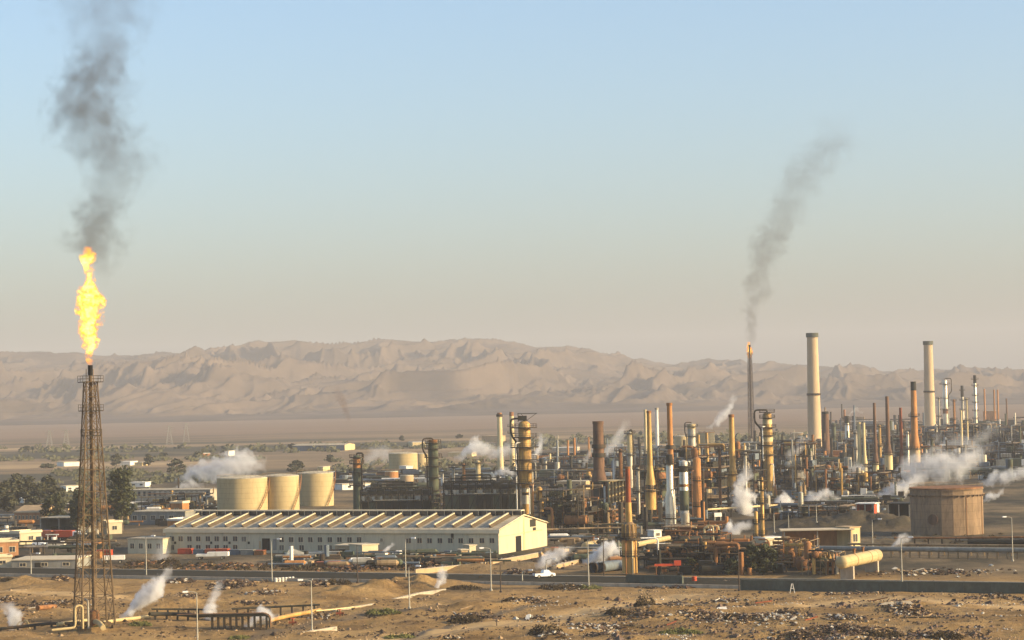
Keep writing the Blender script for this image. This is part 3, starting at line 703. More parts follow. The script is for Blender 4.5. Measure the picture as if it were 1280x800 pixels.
def rack(label, px0, px1, yt, yb, dep=14, bays=6, levels=4, seed=1, name='process_structure', cat='process unit', rz=-18, frame='steel_dark', pipes=24, drums=5, pm=('steel_dark', 'rust', 'silver_dull', 'steel_tan', 'gold'), dm=('silver_dull', 'gold', 'dark_green', 'rust'), bent=.3, floors=True, risers=6, depth=None, panel=0.0):
    """open steel structure with floors, pipe runs, vessels"""
    rg = random.Random(seed); x, y = G(px0, yb)
    if depth: y = depth; x = X(px0, y)
    mp = y / F; Lx = (px1 - px0) * mp; h = (yb - yt) * mp; g = H(x, y)
    t = T(name, label, cat, (x, y, g), R(rz), None)
    cw = max(.18, .3 * mp * 2)
    zs = [h * (i + 1) / levels * rg.uniform(.96, 1.0) for i in range(levels)]
    xs_ = [Lx * i / bays for i in range(bays + 1)]; rows = [0, dep / 2, dep] if dep > 9 else [0, dep]
    hts = [zs[-1] if rg.random() > .35 else zs[max(0, levels - 2)] for _ in xs_]
    b = MB()
    for i, xx in enumerate(xs_):
        for yy in rows: b.box(xx - cw / 2, xx + cw / 2, yy - cw / 2, yy + cw / 2, -.4, hts[i])
    for zz in zs:
        for yy in rows:
            for i in range(bays):
                if zz <= min(hts[i], hts[i + 1]) + .1: b.bar((xs_[i], yy, zz), (xs_[i + 1], yy, zz), cw * .8)
                if rg.random() < .18 and zz <= min(hts[i], hts[i + 1]): b.bar((xs_[i], yy, zz), (xs_[i + 1], yy, zz - h / levels), cw * .5)
        for i, xx in enumerate(xs_):
            if zz <= hts[i] + .1: b.bar((xx, 0, zz), (xx, dep, zz), cw * .8)
    b.build('steel_frame', frame, t, smooth=False)
    if floors:
        for zz in zs:
            b = MB(); i = 0; done = False
            while i < bays:
                if rg.random() < .62 and zz <= min(hts[i], hts[i + 1]) + .1:
                    b.box(xs_[i] + .06, xs_[i + 1] - .06, .1, dep - .1, zz + cw * .56, zz + cw * .56 + .12); done = True
                    for hh in (.6, 1.15): b.bar((xs_[i], 0, zz + hh + .3), (xs_[i + 1], 0, zz + hh + .3), .07 + mp * .1)
                    for k in range(4): xx = xs_[i] + (xs_[i + 1] - xs_[i]) * k / 3; b.bar((xx, 0, zz), (xx, 0, zz + 1.4), .06 + mp * .08)
                i += 1
            if done: b.build('floor_deck', 'steel_tan' if rg.random() < .4 else frame, t, smooth=False)
    for k in range(max(4, int(bays * levels * .55))):     # exchangers, cooler banks and cable boxes on the floors
        b = MB(); zz = rg.choice([0] + zs[:-1]) + cw * .6; i = rg.randrange(bays); w_ = (xs_[1]) * rg.uniform(.5, .95); hh = h / levels * rg.uniform(.35, .8); yy = rg.uniform(.5, dep * .35)
        b.box(xs_[i] + .2, xs_[i] + w_, yy, yy + dep * rg.uniform(.2, .5), zz + .15, zz + hh)
        for q in range(4): xx = xs_[i] + .2 + (w_ - .2) * (q + .5) / 4; b.box(xx - .12, xx + .12, yy - .15, yy - .004, zz + .15, zz + hh * .96)
        b.build('equipment_box', rg.choice(('dark', 'dark', 'steel_dark', 'blue_grey', 'dark_green', frame)), t, smooth=False)
    for k in range(pipes):
        b = MB(); zz = rg.choice(zs) + rg.uniform(-.9, .8); yy = rg.uniform(-.7, dep); a = rg.uniform(0, Lx * .6); e = a + rg.uniform(.15, .6) * Lx; e = min(e, Lx * 1.02); r = rg.choice((.12, .18, .25, .4)) * (1 + mp)
        pts = [(a, yy, zz), (e, yy, zz)]
        if rg.random() < bent: pts.append((e, yy, zz + rg.choice((-1, 1)) * h / levels * rg.uniform(.5, 1.2)))
        if rg.random() < bent: pts.insert(0, (a, yy - rg.uniform(.3, 1), max(.3, zz - h / levels * rg.uniform(.5, 1.5)))); pts[1] = (a, yy - .01, zz); pts[0] = (a, yy - .01, pts[0][2])
        b.path(rnd(pts, .7), r, 7); b.build('pipe', rg.choice(pm), t)
    for k in range(risers):
        b = MB(); xx = rg.uniform(0, Lx); yy = rg.uniform(-.8, .6); r = rg.choice((.15, .25, .4)) * (1 + mp * .6); z1 = rg.uniform(.5, 1.12) * h
        pts = [(xx, yy, .2), (xx, yy, z1)]
        if rg.random() < .5: pts += [(xx + rg.choice((-1, 1)) * rg.uniform(1, 3), yy, z1)]
        b.path(rnd(pts, .8), r, 7); b.build('riser_pipe', rg.choice(pm), t)
    for k in range(drums):
        b = MB(); zz = rg.choice([0] + zs[:-1]) + rg.uniform(1, 1.6); xx = rg.uniform(.05, .85) * Lx; r = rg.uniform(.7, 1.5); l = rg.uniform(3, 6.5); yy = rg.uniform(.5, dep * .6)
        if rg.random() < .55:
            o = Vector((xx, yy, zz)); pr = [(-l / 2 - r * .45, .05), (-l / 2 - r * .3, r * .6), (-l / 2, r), (l / 2, r), (l / 2 + r * .3, r * .6), (l / 2 + r * .45, .05)]
            if rg.random() < .5: b.path([(xx + q, yy, zz) for q, _ in pr], [c for _, c in pr], 16)
            else: b.path([(xx, yy + q, zz) for q, _ in pr], [c for _, c in pr], 16)
        else:
            b.lathe([(r * .8, 0), (r * .8, l), (r * .5, l + r * .35), (.05, l + r * .45)], 16, c=(xx, yy, zz - 1.2))
        b.build('drum', rg.choice(dm), t)
    return t, x, y, Lx, h

def furnace(t, x0, x1, y0, y1, z0, z1, m='gold', ribs=6, inner='rust', legs=True):
    b = MB(); b.box(x0, x1, y0, y1, z0, z1); b.build('firebox', inner, t, smooth=False)
    n = ribs
    for i in range(n + 1):
        xx = x0 + (x1 - x0) * i / n; b = MB(); b.box(xx - .28, xx + .28, y0 - .7, y0 - .005, z0 - .1, z1 + .1); b.build('rib', m, t, smooth=False)
    nn = max(2, int((y1 - y0) / 2.2))
    for i in range(nn + 1):
        yy = y0 + (y1 - y0) * i / nn; b = MB(); b.box(x1 + .005, x1 + .7, yy - .25, yy + .25, z0 - .1, z1 + .1); b.build('rib', m, t, smooth=False)
    b = MB()
    for k in range(1, 4): zz = z0 + (z1 - z0) * k / 4; b.box(x0 - .1, x1 + .1, y0 - .5, y0 - .02, zz - .1, zz + .1)
    b.box(x0 - .4, x1 + 1.2, y0 - 1.2, y1, z1 + .11, z1 + .3); b.build('stiffener', m, t, smooth=False)
    if legs and z0 > .5:
        for xx in (x0 + .4, x1 - .4):
            for yy in (y0 + .4, y1 - .4): b = MB(); b.box(xx - .3, xx + .3, yy - .3, yy + .3, -.4, z0); b.build('leg', 'steel_dark', t, smooth=False)

def hvessel(label, px0, py0, px1, py1, yb, r, m='gold', name='horizontal_vessel', cat='vessel', piers=2, pier='concrete', y0=None, y1=None):
    """horizontal drum whose axis runs from photo point 0 to 1, at depths y0,y1"""
    ya = y0 or G(px0, yb)[1]; yc = y1 or ya
    A = Vector((X(px0, ya, py0), ya, Z(py0, ya))); B = Vector((X(px1, yc, py1), yc, Z(py1, yc)))
    g = H(A.x, A.y); t = T(name, label, cat, (A.x, A.y, g)); O = Vector((A.x, A.y, g)); a = A - O; d = B - A; L_ = d.length; d.normalize(); B_ = a + d * L_
    b = MB(); b.path([a - d * r * .5, a - d * r * .42, a - d * r * .2, a, B_, B_ + d * r * .2, B_ + d * r * .42, B_ + d * r * .5], [.05, r * .5, r * .85, r, r, r * .85, r * .5, .05], 28); b.build('shell', m, t)
    for f in (.12, .3, .7, .88):
        p = a + d * L_ * f; b = MB(); b.path([p - d * .12, p + d * .12], r * 1.03, 28); b.build('hoop', m if f in (.12, .88) else 'rust', t)
    rz = math.atan2(d.y, d.x)
    for i in range(piers):
        f = (.15, .85)[i] if piers == 2 else (i + .5) / piers; p = a + d * L_ * f
        b = MB(); b.cbox((p.x, p.y, (p.z - r * .75) / 2 - .2), (1.0, r * 2.1, p.z - r * .75 + .4), rz=rz); b.build('pier', pier, t, smooth=False)
    for f in (.35, .6): p = a + d * L_ * f; b = MB(); b.tube(p + Vector((0, 0, r * .9)), p + Vector((0, 0, r + 1.1)), .28, None, 10); b.tube(p + Vector((0, 0, r + .9)), p + Vector((0, 0, r + 1.1)), .45, None, 10); b.build('nozzle', 'rust', t)
    return t

# ------------------------------------------------------------------ smoke, steam and flame (real volumes)
def plume(name, label, cat, pts, y, color, dens, scale, axis='z', k=1.1, gain=1.6, emit=None, kind=None, core=.82, dy=.8, seed=0, rs=1.0, aniso=.1, step=.35, hull=1.2, group=None):
    """pts: (px, py, radius px, relative density), ordered along the axis"""
    mp = y / F
    W = [Vector((X(p[0], y, p[1]), y, Z(p[1], y))) for p in pts]; ai = 2 if axis == 'z' else 0; oi = 0 if axis == 'z' else 2
    if W[-1][ai] < W[0][ai]: W = W[::-1]; pts = pts[::-1]
    Rr = [p[2] * mp * rs for p in pts]; O = Vector((W[0].x, y, W[0].z)); Lc = [w_ - O for w_ in W]
    t0, t1 = Lc[0][ai] - (Rr[0] * .6), Lc[-1][ai] + Rr[-1] * .6
    ot = [l[oi] for l in Lc]; o0, o1 = min(ot) - 1, max(ot) + 1; Rm = max(Rr) * 1.05
    m, nt, out = newmat(name + '_' + str(len(MATS))); L = nt.links.new
    def mth(op, a, b=None, clamp=False):
        q = N(nt, 'ShaderNodeMath', operation=op); q.use_clamp = clamp
        for i, s in enumerate((a, b)):
            if s is None: continue
            if isinstance(s, (int, float)): q.inputs[i].default_value = s
            else: L(s, q.inputs[i])
        return q.outputs[0]
    tc = N(nt, 'ShaderNodeTexCoord')
    # gentle domain warp, so that the edge billows
    wn = N(nt, 'ShaderNodeTexNoise', noise_dimensions='4D'); wn.inputs['Scale'].default_value = .55 / scale; wn.inputs['W'].default_value = seed * 3.7; wn.inputs['Detail'].default_value = 2; L(tc.outputs['Object'], wn.inputs['Vector'])
    sb = N(nt, 'ShaderNodeVectorMath', operation='SUBTRACT'); sb.inputs[1].default_value = (.5, .5, .5); L(wn.outputs['Color'], sb.inputs[0])
    scl = N(nt, 'ShaderNodeVectorMath', operation='SCALE'); scl.inputs['Scale'].default_value = scale * 1.3; L(sb.outputs[0], scl.inputs[0])
    ad = N(nt, 'ShaderNodeVectorMath', operation='ADD'); L(tc.outputs['Object'], ad.inputs[0]); L(scl.outputs[0], ad.inputs[1])
    sp = N(nt, 'ShaderNodeSeparateXYZ'); L(ad.outputs[0], sp.inputs[0])
    t = mth('DIVIDE', mth('SUBTRACT', sp.outputs[ai], t0), t1 - t0, True)
    def curve(vals, norm):
        c = N(nt, 'ShaderNodeFloatCurve'); cv = c.mapping.curves[0]
        P = [((l[ai] - t0) / (t1 - t0), v / norm) for l, v in zip(Lc, vals)]
        P = [(0, P[0][1])] + P + [(1, P[-1][1])]
        cv.points[0].location = P[0]; cv.points[-1].location = P[-1]
        for p in P[1:-1]: cv.points.new(*p)
        c.mapping.update(); L(t, c.inputs['Value']); return mth('MULTIPLY', c.outputs[0], norm)
    cen = mth('ADD', curve([o - o0 for o in ot], o1 - o0), o0)
    rad = curve(Rr, Rm)
    D = [p[3] for p in pts]; D2 = curve(D, max(D))
    da = mth('DIVIDE', mth('SUBTRACT', sp.outputs[oi], cen), rad); db = mth('DIVIDE', sp.outputs[1], mth('MULTIPLY', rad, dy))
    r2 = mth('SQRT', mth('ADD', mth('MULTIPLY', da, da), mth('MULTIPLY', db, db)))
    # rounded ends
    e = mth('MULTIPLY', mth('MINIMUM', t, mth('SUBTRACT', 1.0, t)), (t1 - t0) / (Rm * .8), True)
    nz = N(nt, 'ShaderNodeTexNoise', noise_dimensions='4D'); nz.inputs['Scale'].default_value = 1.6 / scale; nz.inputs['W'].default_value = seed * 1.3; nz.inputs['Detail'].default_value = 5; nz.inputs['Roughness'].default_value = .62; L(ad.outputs[0], nz.inputs['Vector'])
    val = mth('ADD', mth('SUBTRACT', core, r2), mth('MULTIPLY', mth('SUBTRACT', nz.outputs[0], .5), 2 * k))
    val = mth('MULTIPLY', mth('MULTIPLY', val, gain, True), mth('SQRT', e))
    dn = mth('MULTIPLY', mth('MULTIPLY', val, D2), dens)
    if emit:
        em = N(nt, 'ShaderNodeEmission'); rp = ramp(nt, emit[0]); L(val, rp.inputs[0]); L(rp.outputs[0], em.inputs[0]); L(mth('MULTIPLY', dn, emit[1]), em.inputs[1])
        ab = N(nt, 'ShaderNodeVolumeAbsorption'); ab.inputs[0].default_value = (0, 0, 0, 1); L(mth('MULTIPLY', dn, 1.2), ab.inputs['Density'])
        sm = N(nt, 'ShaderNodeAddShader'); L(em.outputs[0], sm.inputs[0]); L(ab.outputs[0], sm.inputs[1]); L(sm.outputs[0], out.inputs['Volume'])
    else:
        pv = N(nt, 'ShaderNodeVolumePrincipled'); pv.inputs['Color'].default_value = c4(color); pv.inputs['Anisotropy'].default_value = aniso
        L(dn, pv.inputs['Density']); L(pv.outputs[0], out.inputs['Volume'])
    m.cycles.volume_step_rate = step
    b = MB(); n = 14; K = max(5, len(pts) * 3); tt = np.linspace(t0, t1, K)
    la = [l[ai] for l in Lc]; vs = []
    for i, q in enumerate(tt):
        o_ = np.interp(q, la, ot); r_ = np.interp(q, la, Rr) * hull
        if i in (0, K - 1): r_ *= .55
        for j in range(n):
            a = 2 * math.pi * j / n; u, v = math.cos(a) * r_, math.sin(a) * r_ * max(dy, .5) * 1.05
            vs.append((o_ + u, v, q) if axis == 'z' else (q, v, o_ + u))
    fs = [(i * n + j, i * n + (j + 1) % n, (i + 1) * n + (j + 1) % n, (i + 1) * n + j) for i in range(K - 1) for j in range(n)] + [tuple(range(n - 1, -1, -1)), tuple((K - 1) * n + j for j in range(n))]
    if axis == 'x': fs = [f[::-1] for f in fs]
    b.add(vs, fs); o = b.build(name, m, None, O, smooth=False); tag(o, label, cat, group, kind); return o
# ================================================================== WAREHOUSE
def warehouse():
    yR = 638.0; xR = X(623, yR, 662); th = R(22)
    u = Vector((math.cos(th), -math.sin(th), 0)); Lx = 90.0
    O = Vector((xR, yR, 0)) - u * Lx
    # shorten or lengthen so that the left corner stands where the photograph has it
    while O.x / O.y > X(207, 1.0, 662): Lx += .2; O = Vector((xR, yR, 0)) - u * Lx
    xb, yb_ = X(683.5, 669, 655), 669.0
    v = (Vector((xb, yb_, 0)) - Vector((xR, yR, 0))); D = v.length; v.normalize()
    t = T('warehouse', 'long grey warehouse with angled roof skylights and a sunlit yellow gable end', 'warehouse', O)
    P = lambda a, b, z: tuple(u * a + v * b + Vector((0, 0, z)))
    h = Z(662, yR); hr = 9.4
    b = MB(); b.add([P(0, 0, -.5), P(Lx, 0, -.5), P(Lx, 0, h), P(0, 0, h), P(0, D, -.5), P(Lx, D, -.5), P(Lx, D, h), P(0, D, h), P(0, D / 2, hr)],
                    [(0, 1, 2, 3), (5, 4, 7, 6), (4, 0, 3, 8, 7)]); b.build('wall', 'wall_grey', t, smooth=False)
    b = MB(); b.add([P(Lx, 0, -.5), P(Lx, D, -.5), P(Lx, D, h), P(Lx, D / 2, hr), P(Lx, 0, h)], [(0, 1, 2, 3, 4)]); gw = b.build('gable_wall', 'wall_yellow', t, smooth=False)
    def quad(b, a0, a1, b0, b1, e0=.0, e1=.0): # patch lying on the near roof slope
        s = (hr - h) / (D / 2); z = lambda bb: h + s * bb
        b.add([P(a0, b0, z(b0) + e0), P(a1, b0, z(b0) + e0), P(a1, b1, z(b1) + e1), P(a0, b1, z(b1) + e1)], [(0, 1, 2, 3)])
    s = (hr - h) / (D / 2); zz = lambda bb: h + s * bb
    b = MB(); e = .5
    top = [P(-e, -e, h + .15), P(Lx + e, -e, h + .15), P(Lx + e, D / 2, hr + .15), P(-e, D / 2, hr + .15), P(-e, D + e, h + .15), P(Lx + e, D + e, h + .15)]
    bot = [(x, y, z - .12) for x, y, z in top]
    b.add(top + bot, [(0, 1, 2, 3), (3, 2, 5, 4), (6, 9, 8, 7), (9, 10, 11, 8), (1, 7, 8, 2), (2, 8, 11, 5), (0, 3, 9, 6), (3, 4, 10, 9)])
    b.build('roof', 'roof_grey', t, smooth=False)
    b = MB(); A = [P(-e, -e - .05, h - .75), P(Lx + e, -e - .05, h - .75), P(Lx + e, -e - .05, h + .3), P(-e, -e - .05, h + .3)]
    B_ = [P(-e, -e + .25, h - .75), P(Lx + e, -e + .25, h - .75), P(Lx + e, -e + .25, h + .3), P(-e, -e + .25, h + .3)]
    b.add(A + B_, [(0, 1, 2, 3), (3, 2, 6, 7), (1, 5, 6, 2), (0, 3, 7, 4), (0, 4, 5, 1)]); b.build('fascia', 'trim', t, smooth=False)
    # ridge vent: raised cap on short posts
    b = MB(); c0, c1 = D / 2 - 1.2, D / 2 + 1.2; q = [P(0, c0, hr + 1.3), P(Lx, c0, hr + 1.3), P(Lx, c1, hr + 1.3), P(0, c1, hr + 1.3)]
    b.add(q + [(x, y, z + .28) for x, y, z in q], [(0, 3, 2, 1), (4, 5, 6, 7), (0, 1, 5, 4), (1, 2, 6, 5), (2, 3, 7, 6), (3, 0, 4, 7)])
    n = 40; b.c = 1
    for i in range(n + 1):
        a = Lx * i / n
        for cc in (c0 + .1, c1 - .1): p = Vector(P(a, cc, hr - .2)); b.bar(p, p + Vector((0, 0, 1.5)), .22)
    rv = b.build('ridge_vent', ['trim', 'roof_grey'], t, smooth=False)
    b = MB(); q = [P(0, D / 2 - .2, hr), P(Lx, D / 2 - .2, hr), P(Lx, D / 2 - .2, hr + 1.29), P(0, D / 2 - .2, hr + 1.29)]; b.add(q, [(0, 1, 2, 3)])
    for i in range(n // 2):
        a = Lx * (2 * i + .1) / n; a2 = Lx * (2 * i + 1.0) / n; q = [P(a, c0 + .3, hr), P(a2, c0 + .3, hr), P(a2, c0 + .3, hr + 1.2), P(a, c0 + .3, hr + 1.2)]; b.add(q, [(0, 1, 2, 3)])
    b.build('vent_louvre', 'glass', rv, smooth=False)
    # slanting skylight monitors on the near slope
    ns = 19; st = Lx / ns; b0, b1 = 2.2, D / 2 - 1.6
    for i in range(ns):
        a = st * (i + .32); hh = .95
        b = MB(); g1 = [P(a, b0, zz(b0) + .16), P(a + .95, b0, zz(b0) + .16), P(a, b0, zz(b0) + hh), P(a, b1, zz(b1) + .16), P(a + .95, b1, zz(b1) + .16), P(a, b1, zz(b1) + hh)]
        b.add(g1, [(0, 1, 2), (3, 5, 4), (1, 4, 5, 2), (0, 2, 5, 3)]); k = b.build('skylight', 'monitor', t, smooth=False)
        b = MB(); g2 = [P(a - .3, b0 - .2, zz(b0) + hh + .02), P(a + .2, b0 - .2, zz(b0) + hh + .02), P(a + .2, b1, zz(b1) + hh + .02), P(a - .3, b1, zz(b1) + hh + .02)]
        b.add(g2 + [(x, y, z + .2) for x, y, z in g2], [(0, 3, 2, 1), (4, 5, 6, 7), (0, 1, 5, 4), (1, 2, 6, 5), (2, 3, 7, 6), (3, 0, 4, 7)]); b.build('skylight_cap', 'trim', k, smooth=False)
        b = MB(); quad(b, a + 1.4, a + 3.0, b0 - 2.1, b1, .18, .18); b.build('light_sheet', 'roof_light', t, smooth=False)
    # windows on the long wall, by where they show in the photograph
    def wa(px): # distance along the wall seen at column px
        k = X(px, 1.0, 675); return (k * O.y - O.x) / (u.x - k * u.y)
    def win(px, py, wpx=6.2, hpx=6, m='glass', nm='window', fr=True):
        a = wa(px); y = (O + u * a).y; mp = y / F; z = Z(py, y); w_, h_ = wpx * mp / 2, hpx * mp / 2
        b = MB(); g = -.06; b.add([P(a - w_, g, z - h_), P(a + w_, g, z - h_), P(a + w_, g, z + h_), P(a - w_, g, z + h_)], [(0, 1, 2, 3)]); o = b.build(nm, m, t, smooth=False)
        if fr:
            b = MB(); e = .1
            for (x0, x1, z0, z1) in ((-w_ - e, w_ + e, h_, h_ + e), (-w_ - e, w_ + e, -h_ - e, -h_), (-w_ - e, -w_, -h_, h_), (w_, w_ + e, -h_, h_), (-.04, .04, -h_, h_)):
                q = [P(a + x0, -.1, z + z0), P(a + x1, -.1, z + z0), P(a + x1, -.1, z + z1), P(a + x0, -.1, z + z1)]; q2 = [P(a + x0, -.005, z + z0), P(a + x1, -.005, z + z0), P(a + x1, -.005, z + z1), P(a + x0, -.005, z + z1)]
                b.add(q + q2, [(0, 1, 2, 3), (3, 2, 6, 7), (1, 5, 6, 2), (0, 3, 7, 4), (0, 4, 5, 1)])
            b.build('window_frame', 'roof_light', o, smooth=False)
    for px in (215, 226, 237, 248, 260, 271, 282, 294): win(px, 673.5)
    win(305, 673.8, m='glass_mid')
    for px in (215, 237, 248, 260, 271, 282, 294): win(px, 684.2)
    for px in (352, 364, 376, 388, 400, 412.5, 424.5, 437, 449): win(px, 674.6)
    for px in (352, 364, 377, 400, 412): win(px, 684.6, m='glass' if px % 4 else 'glass_mid')
    win(477, 675, 3, 4); 
    for px in (511, 524.5, 537, 550, 563, 576, 589, 602.5, 615): win(px, 675.8)
    win(332.5, 680.5, 11, 15, 'black', 'door', False); win(343.5, 680.5, 5, 14, 'grey', 'door', False); win(325, 681, 2.5, 9, 'wall_tan', 'downpipe', False); win(565.5, 668.5, 3.6, 11, 'dark', 'vent_duct', False)
    for px in (219, 264, 287, 311): win(px, 678.5, 3, 3, 'dark', 'air_conditioner', False)
    # sunlit gable: door, pier, vent
    def gp(b_, z, off=.08): p = Vector(P(Lx, b_, z)); return tuple(p + Vector((v.y, -v.x, 0)) * off)
    def gq(nm, b0, b1, z0, z1, m):
        b = MB(); b.add([gp(b0, z0), gp(b1, z0), gp(b1, z1), gp(b0, z1), gp(b0, z0, 0), gp(b1, z0, 0), gp(b1, z1, 0), gp(b0, z1, 0)], [(0, 1, 2, 3), (3, 2, 6, 7), (1, 5, 6, 2), (0, 3, 7, 4)]); b.build(nm, m, t, smooth=False)
    gq('door', D * .34, D * .45, 0, 4.1, 'black'); gq('pilaster', D * .50, D * .53, 0, 8.8, 'cream'); gq('string_course', .3, D - .3, 4.6, 4.85, 'cream')
    gq('window', D * .64, D * .76, 6.0, 8.0, 'dark'); gq('window', D * .70, D * .76, 4.9, 5.7, 'dark')
    b = MB(); b.add([gp(0, h + .0, .3), gp(D / 2, hr, .3), gp(D / 2, hr + .4, .3), gp(0, h + .4, .3)], [(0, 1, 2, 3)]); b.add([gp(D / 2, hr, .3), gp(D, h, .3), gp(D, h + .4, .3), gp(D / 2, hr + .4, .3)], [(0, 1, 2, 3)]); b.build('verge', 'trim', t, smooth=False)
warehouse()

# ================================================================== NEAR FLARE STACK (left)
fl, FX, FY, FG = lattice_tower('tall rusty lattice flare stack with a bright flame, at the left edge', 118, 789, 477, 43, 14, tiers=11, platrows=((477, 6), (513, 4), (544, .5)), riser=(.36, 457), legw=.18, brace=.11, rot=24, m='tower_steel', pipe_m='tower_steel')
b = MB(); b.path(rnd([(-3.2, -4.2, .3), (-3.2, -4.2, 4.6), (-4.6, -4.2, 4.6), (-4.6, -4.2, .6), (-9, -4.2, .4)], .7), .22, 8); b.build('loop_pipe', 'tank_cream', fl)
b = MB(); b.path(rnd([(-2.2, -4.4, .3), (-2.2, -4.4, 5.4), (-2.2, -2, 5.6)], .7), .18, 8); b.build('loop_pipe', 'silver_dull', fl)
b = MB(); b.path(rnd([(0, -.3, 1.2), (0, -4, 1.1), (-.6, -9, .7)], .5), .5, 12); b.build('feed_pipe', 'tank_cream', fl)
b = MB(); b.lathe([(1.0, -.3), (1.0, 2.8), (.7, 3.2), (.1, 3.3)], 16, c=(0, 0, 0)); b.build('knockout_drum', 'rust', fl)

# far flare stack
lattice_tower('slim distant lattice flare stack with a small flame, right of centre', 939.8, 556, 440, 7, 4, tiers=10, platrows=((443, 1.5),), riser=(.7, 431), legw=.22, brace=.12, rot=10, m='pole_dark', pipe_m='pole_dark')

# flames
FLM = [(0.0, (1, .14, .004)), (.35, (1, .30, .008)), (.68, (1, .52, .012)), (.9, (1, .72, .04)), (1.0, (1, .88, .30))]
plume('flare_flame', 'big yellow flame burning above the near lattice flare stack', 'flame',
      [(113, 455, 4, 1), (112, 440, 7.5, 1), (112, 425, 13, 1), (111, 410, 16, 1), (114, 398, 17, 1), (112, 388, 18, 1), (115, 376, 18.5, 1), (111, 364, 15, 1), (111, 352, 9, 1), (112, 342, 6.5, 1), (112, 332, 8, 1), (110, 322, 12, 1), (111, 313, 8, .9)],
      FY, None, 1.3, 1.7, k=2.3, gain=1.7, emit=(FLM, 1.5), dy=.8, seed=3, step=.25, hull=1.1)
plume('flare_flame', 'tiny orange flame on top of the distant flare stack', 'flame',
      [(937, 446, 3.0, 1), (937, 440, 4.4, 1), (936.5, 434, 4.0, 1), (936, 429, 2.8, .8)], G(937.5, 556)[1], None, 1.3, 2.5, k=1.0, gain=1.6, emit=(FLM, 1.3), seed=8, step=.2, hull=1.3)

# black smoke
SMK = (.16, .15, .14)
plume('smoke_plume', 'tall grey smoke plume drifting above the big flame, top left', 'smoke',
      [(130, 356, 7, .9), (127, 338, 16, 1.4), (122, 318, 30, 1.8), (119, 302, 38, 1.7), (124, 286, 37, 1.8), (124, 268, 33, 1.9), (127, 250, 33, 1.4), (138, 232, 38, 1.0), (148, 212, 42, .95), (134, 188, 50, 1.1), (120, 160, 54, 1.3), (112, 132, 50, 1.55), (114, 105, 44, 1.6), (124, 76, 42, 1.4), (130, 52, 46, .75), (128, 25, 62, .45), (126, -10, 72, .38), (124, -60, 75, .3)],
      FY + 2, SMK, .085, 5.5, k=1.5, gain=1.3, rs=1.32, kind='stuff', seed=5, step=.5)
plume('smoke_plume', 'thin dark smoke plume rising right from the distant flare stack', 'smoke',
      [(936.5, 436, 4, 2.6), (936.5, 424, 6, 3.6), (938, 408, 8, 3.4), (937, 395, 10, 2.8), (945, 375, 13, 2.0), (948, 350, 18, 1.7), (955, 325, 22, 1.5), (962, 300, 27, 1.2), (975, 280, 30, .9), (992, 250, 32, .75), (1003, 225, 35, .65), (1020, 200, 40, .5), (1036, 180, 40, .4), (1040, 165, 34, .2)],
      G(937.5, 556)[1], SMK, .026, 13, k=1.3, gain=1.5, rs=1.3, kind='stuff', seed=9, step=.5)
plume('smoke_wisp', 'faint brown smoke wisp hanging against the hills', 'smoke',
      [(421, 484, 6, .5), (426, 495, 9, 1), (431, 508, 8, 1), (434, 522, 6, .7), (434, 528, 4, .3)][::-1], 1500, (.2, .11, .06), .11, 5, k=.7, gain=1.5, kind='stuff', seed=4, step=.5)

# ================================================================== STORAGE TANKS
tank('nearest cream storage tank of three behind the warehouse, furthest left', 271.5, 334.5, 597, 641, stair=(-52, 4))
tank('middle cream storage tank of the three behind the warehouse', 328, 374, 594.5, 640, stair=(-52, 2), depth=905)
tank('rightmost cream storage tank of the three behind the warehouse', 372, 417, 591, 637, stair=(-50, 2), depth=945)
tank('cream tank far behind the warehouse, left of the grey column with the gooseneck', 486, 522, 566.5, 594, depth=1330)
tank('cream tank half hidden by its neighbour and the tall grey column', 517, 535, 567, 592, depth=1420)
tank('small orange tank in front of the far cream tanks', 481, 498, 589, 601, 'orange', 'tank_roof', depth=1180, rise=.05)
tank('small tan tank beside the dark process structure', 500, 517, 594, 608, 'wall_tan', 'tank_roof', depth=1120, rise=.05)
tank('cream tank behind the brown stack and the silver column', 843, 862, 545, 573, depth=1600)
tank('orange cream tank behind two thin heater stacks', 873, 893.5, 540.5, 568, 'tank_cream', 'orange', depth=1560, rise=.03)
tank('pale tank in the haze left of the tall far chimney', 990, 1010, 541, 556, 'wall_tan', 'tank_roof', depth=1900, rise=.06)
t, x, y, r, z1 = tank('large rusty brown open rim tank at the right, its left side in shade', 1138, 1228.5, 609, 667, 'tank_brown', 'rust', rise=.02, flat=20)
b = MB()
for k in range(40):
    a = 2 * math.pi * k / 40; b.cbox((math.cos(a) * (r + .25), math.sin(a) * (r + .25), z1 - 2.2), (.5, .16, .5), rz=a)
b.ring(r, r + .45, z1 - 1.95, z1 - 1.75, 48); b.ring(r, r + .3, z1 - .5, z1 - .3, 48); b.build('wind_girder', 'tank_brown', t)
b = MB()
for k, a in enumerate((-68, -30)): b.bar((math.cos(R(a)) * (r + .1), math.sin(R(a)) * (r + .1), 0), (math.cos(R(a)) * (r + .1), math.sin(R(a)) * (r + .1), z1 - 2), .16)
b.build('downpipe', 'rust', t)
b = MB(); a = R(-122); P_ = Vector((math.cos(a) * r * .975, math.sin(a) * r * .975, 4.6)); b.tube(P_, P_ + Vector((math.cos(a), math.sin(a), 0)) * .5, 1.5, None, 18); b.build('manhole', 'brown_stack', t)

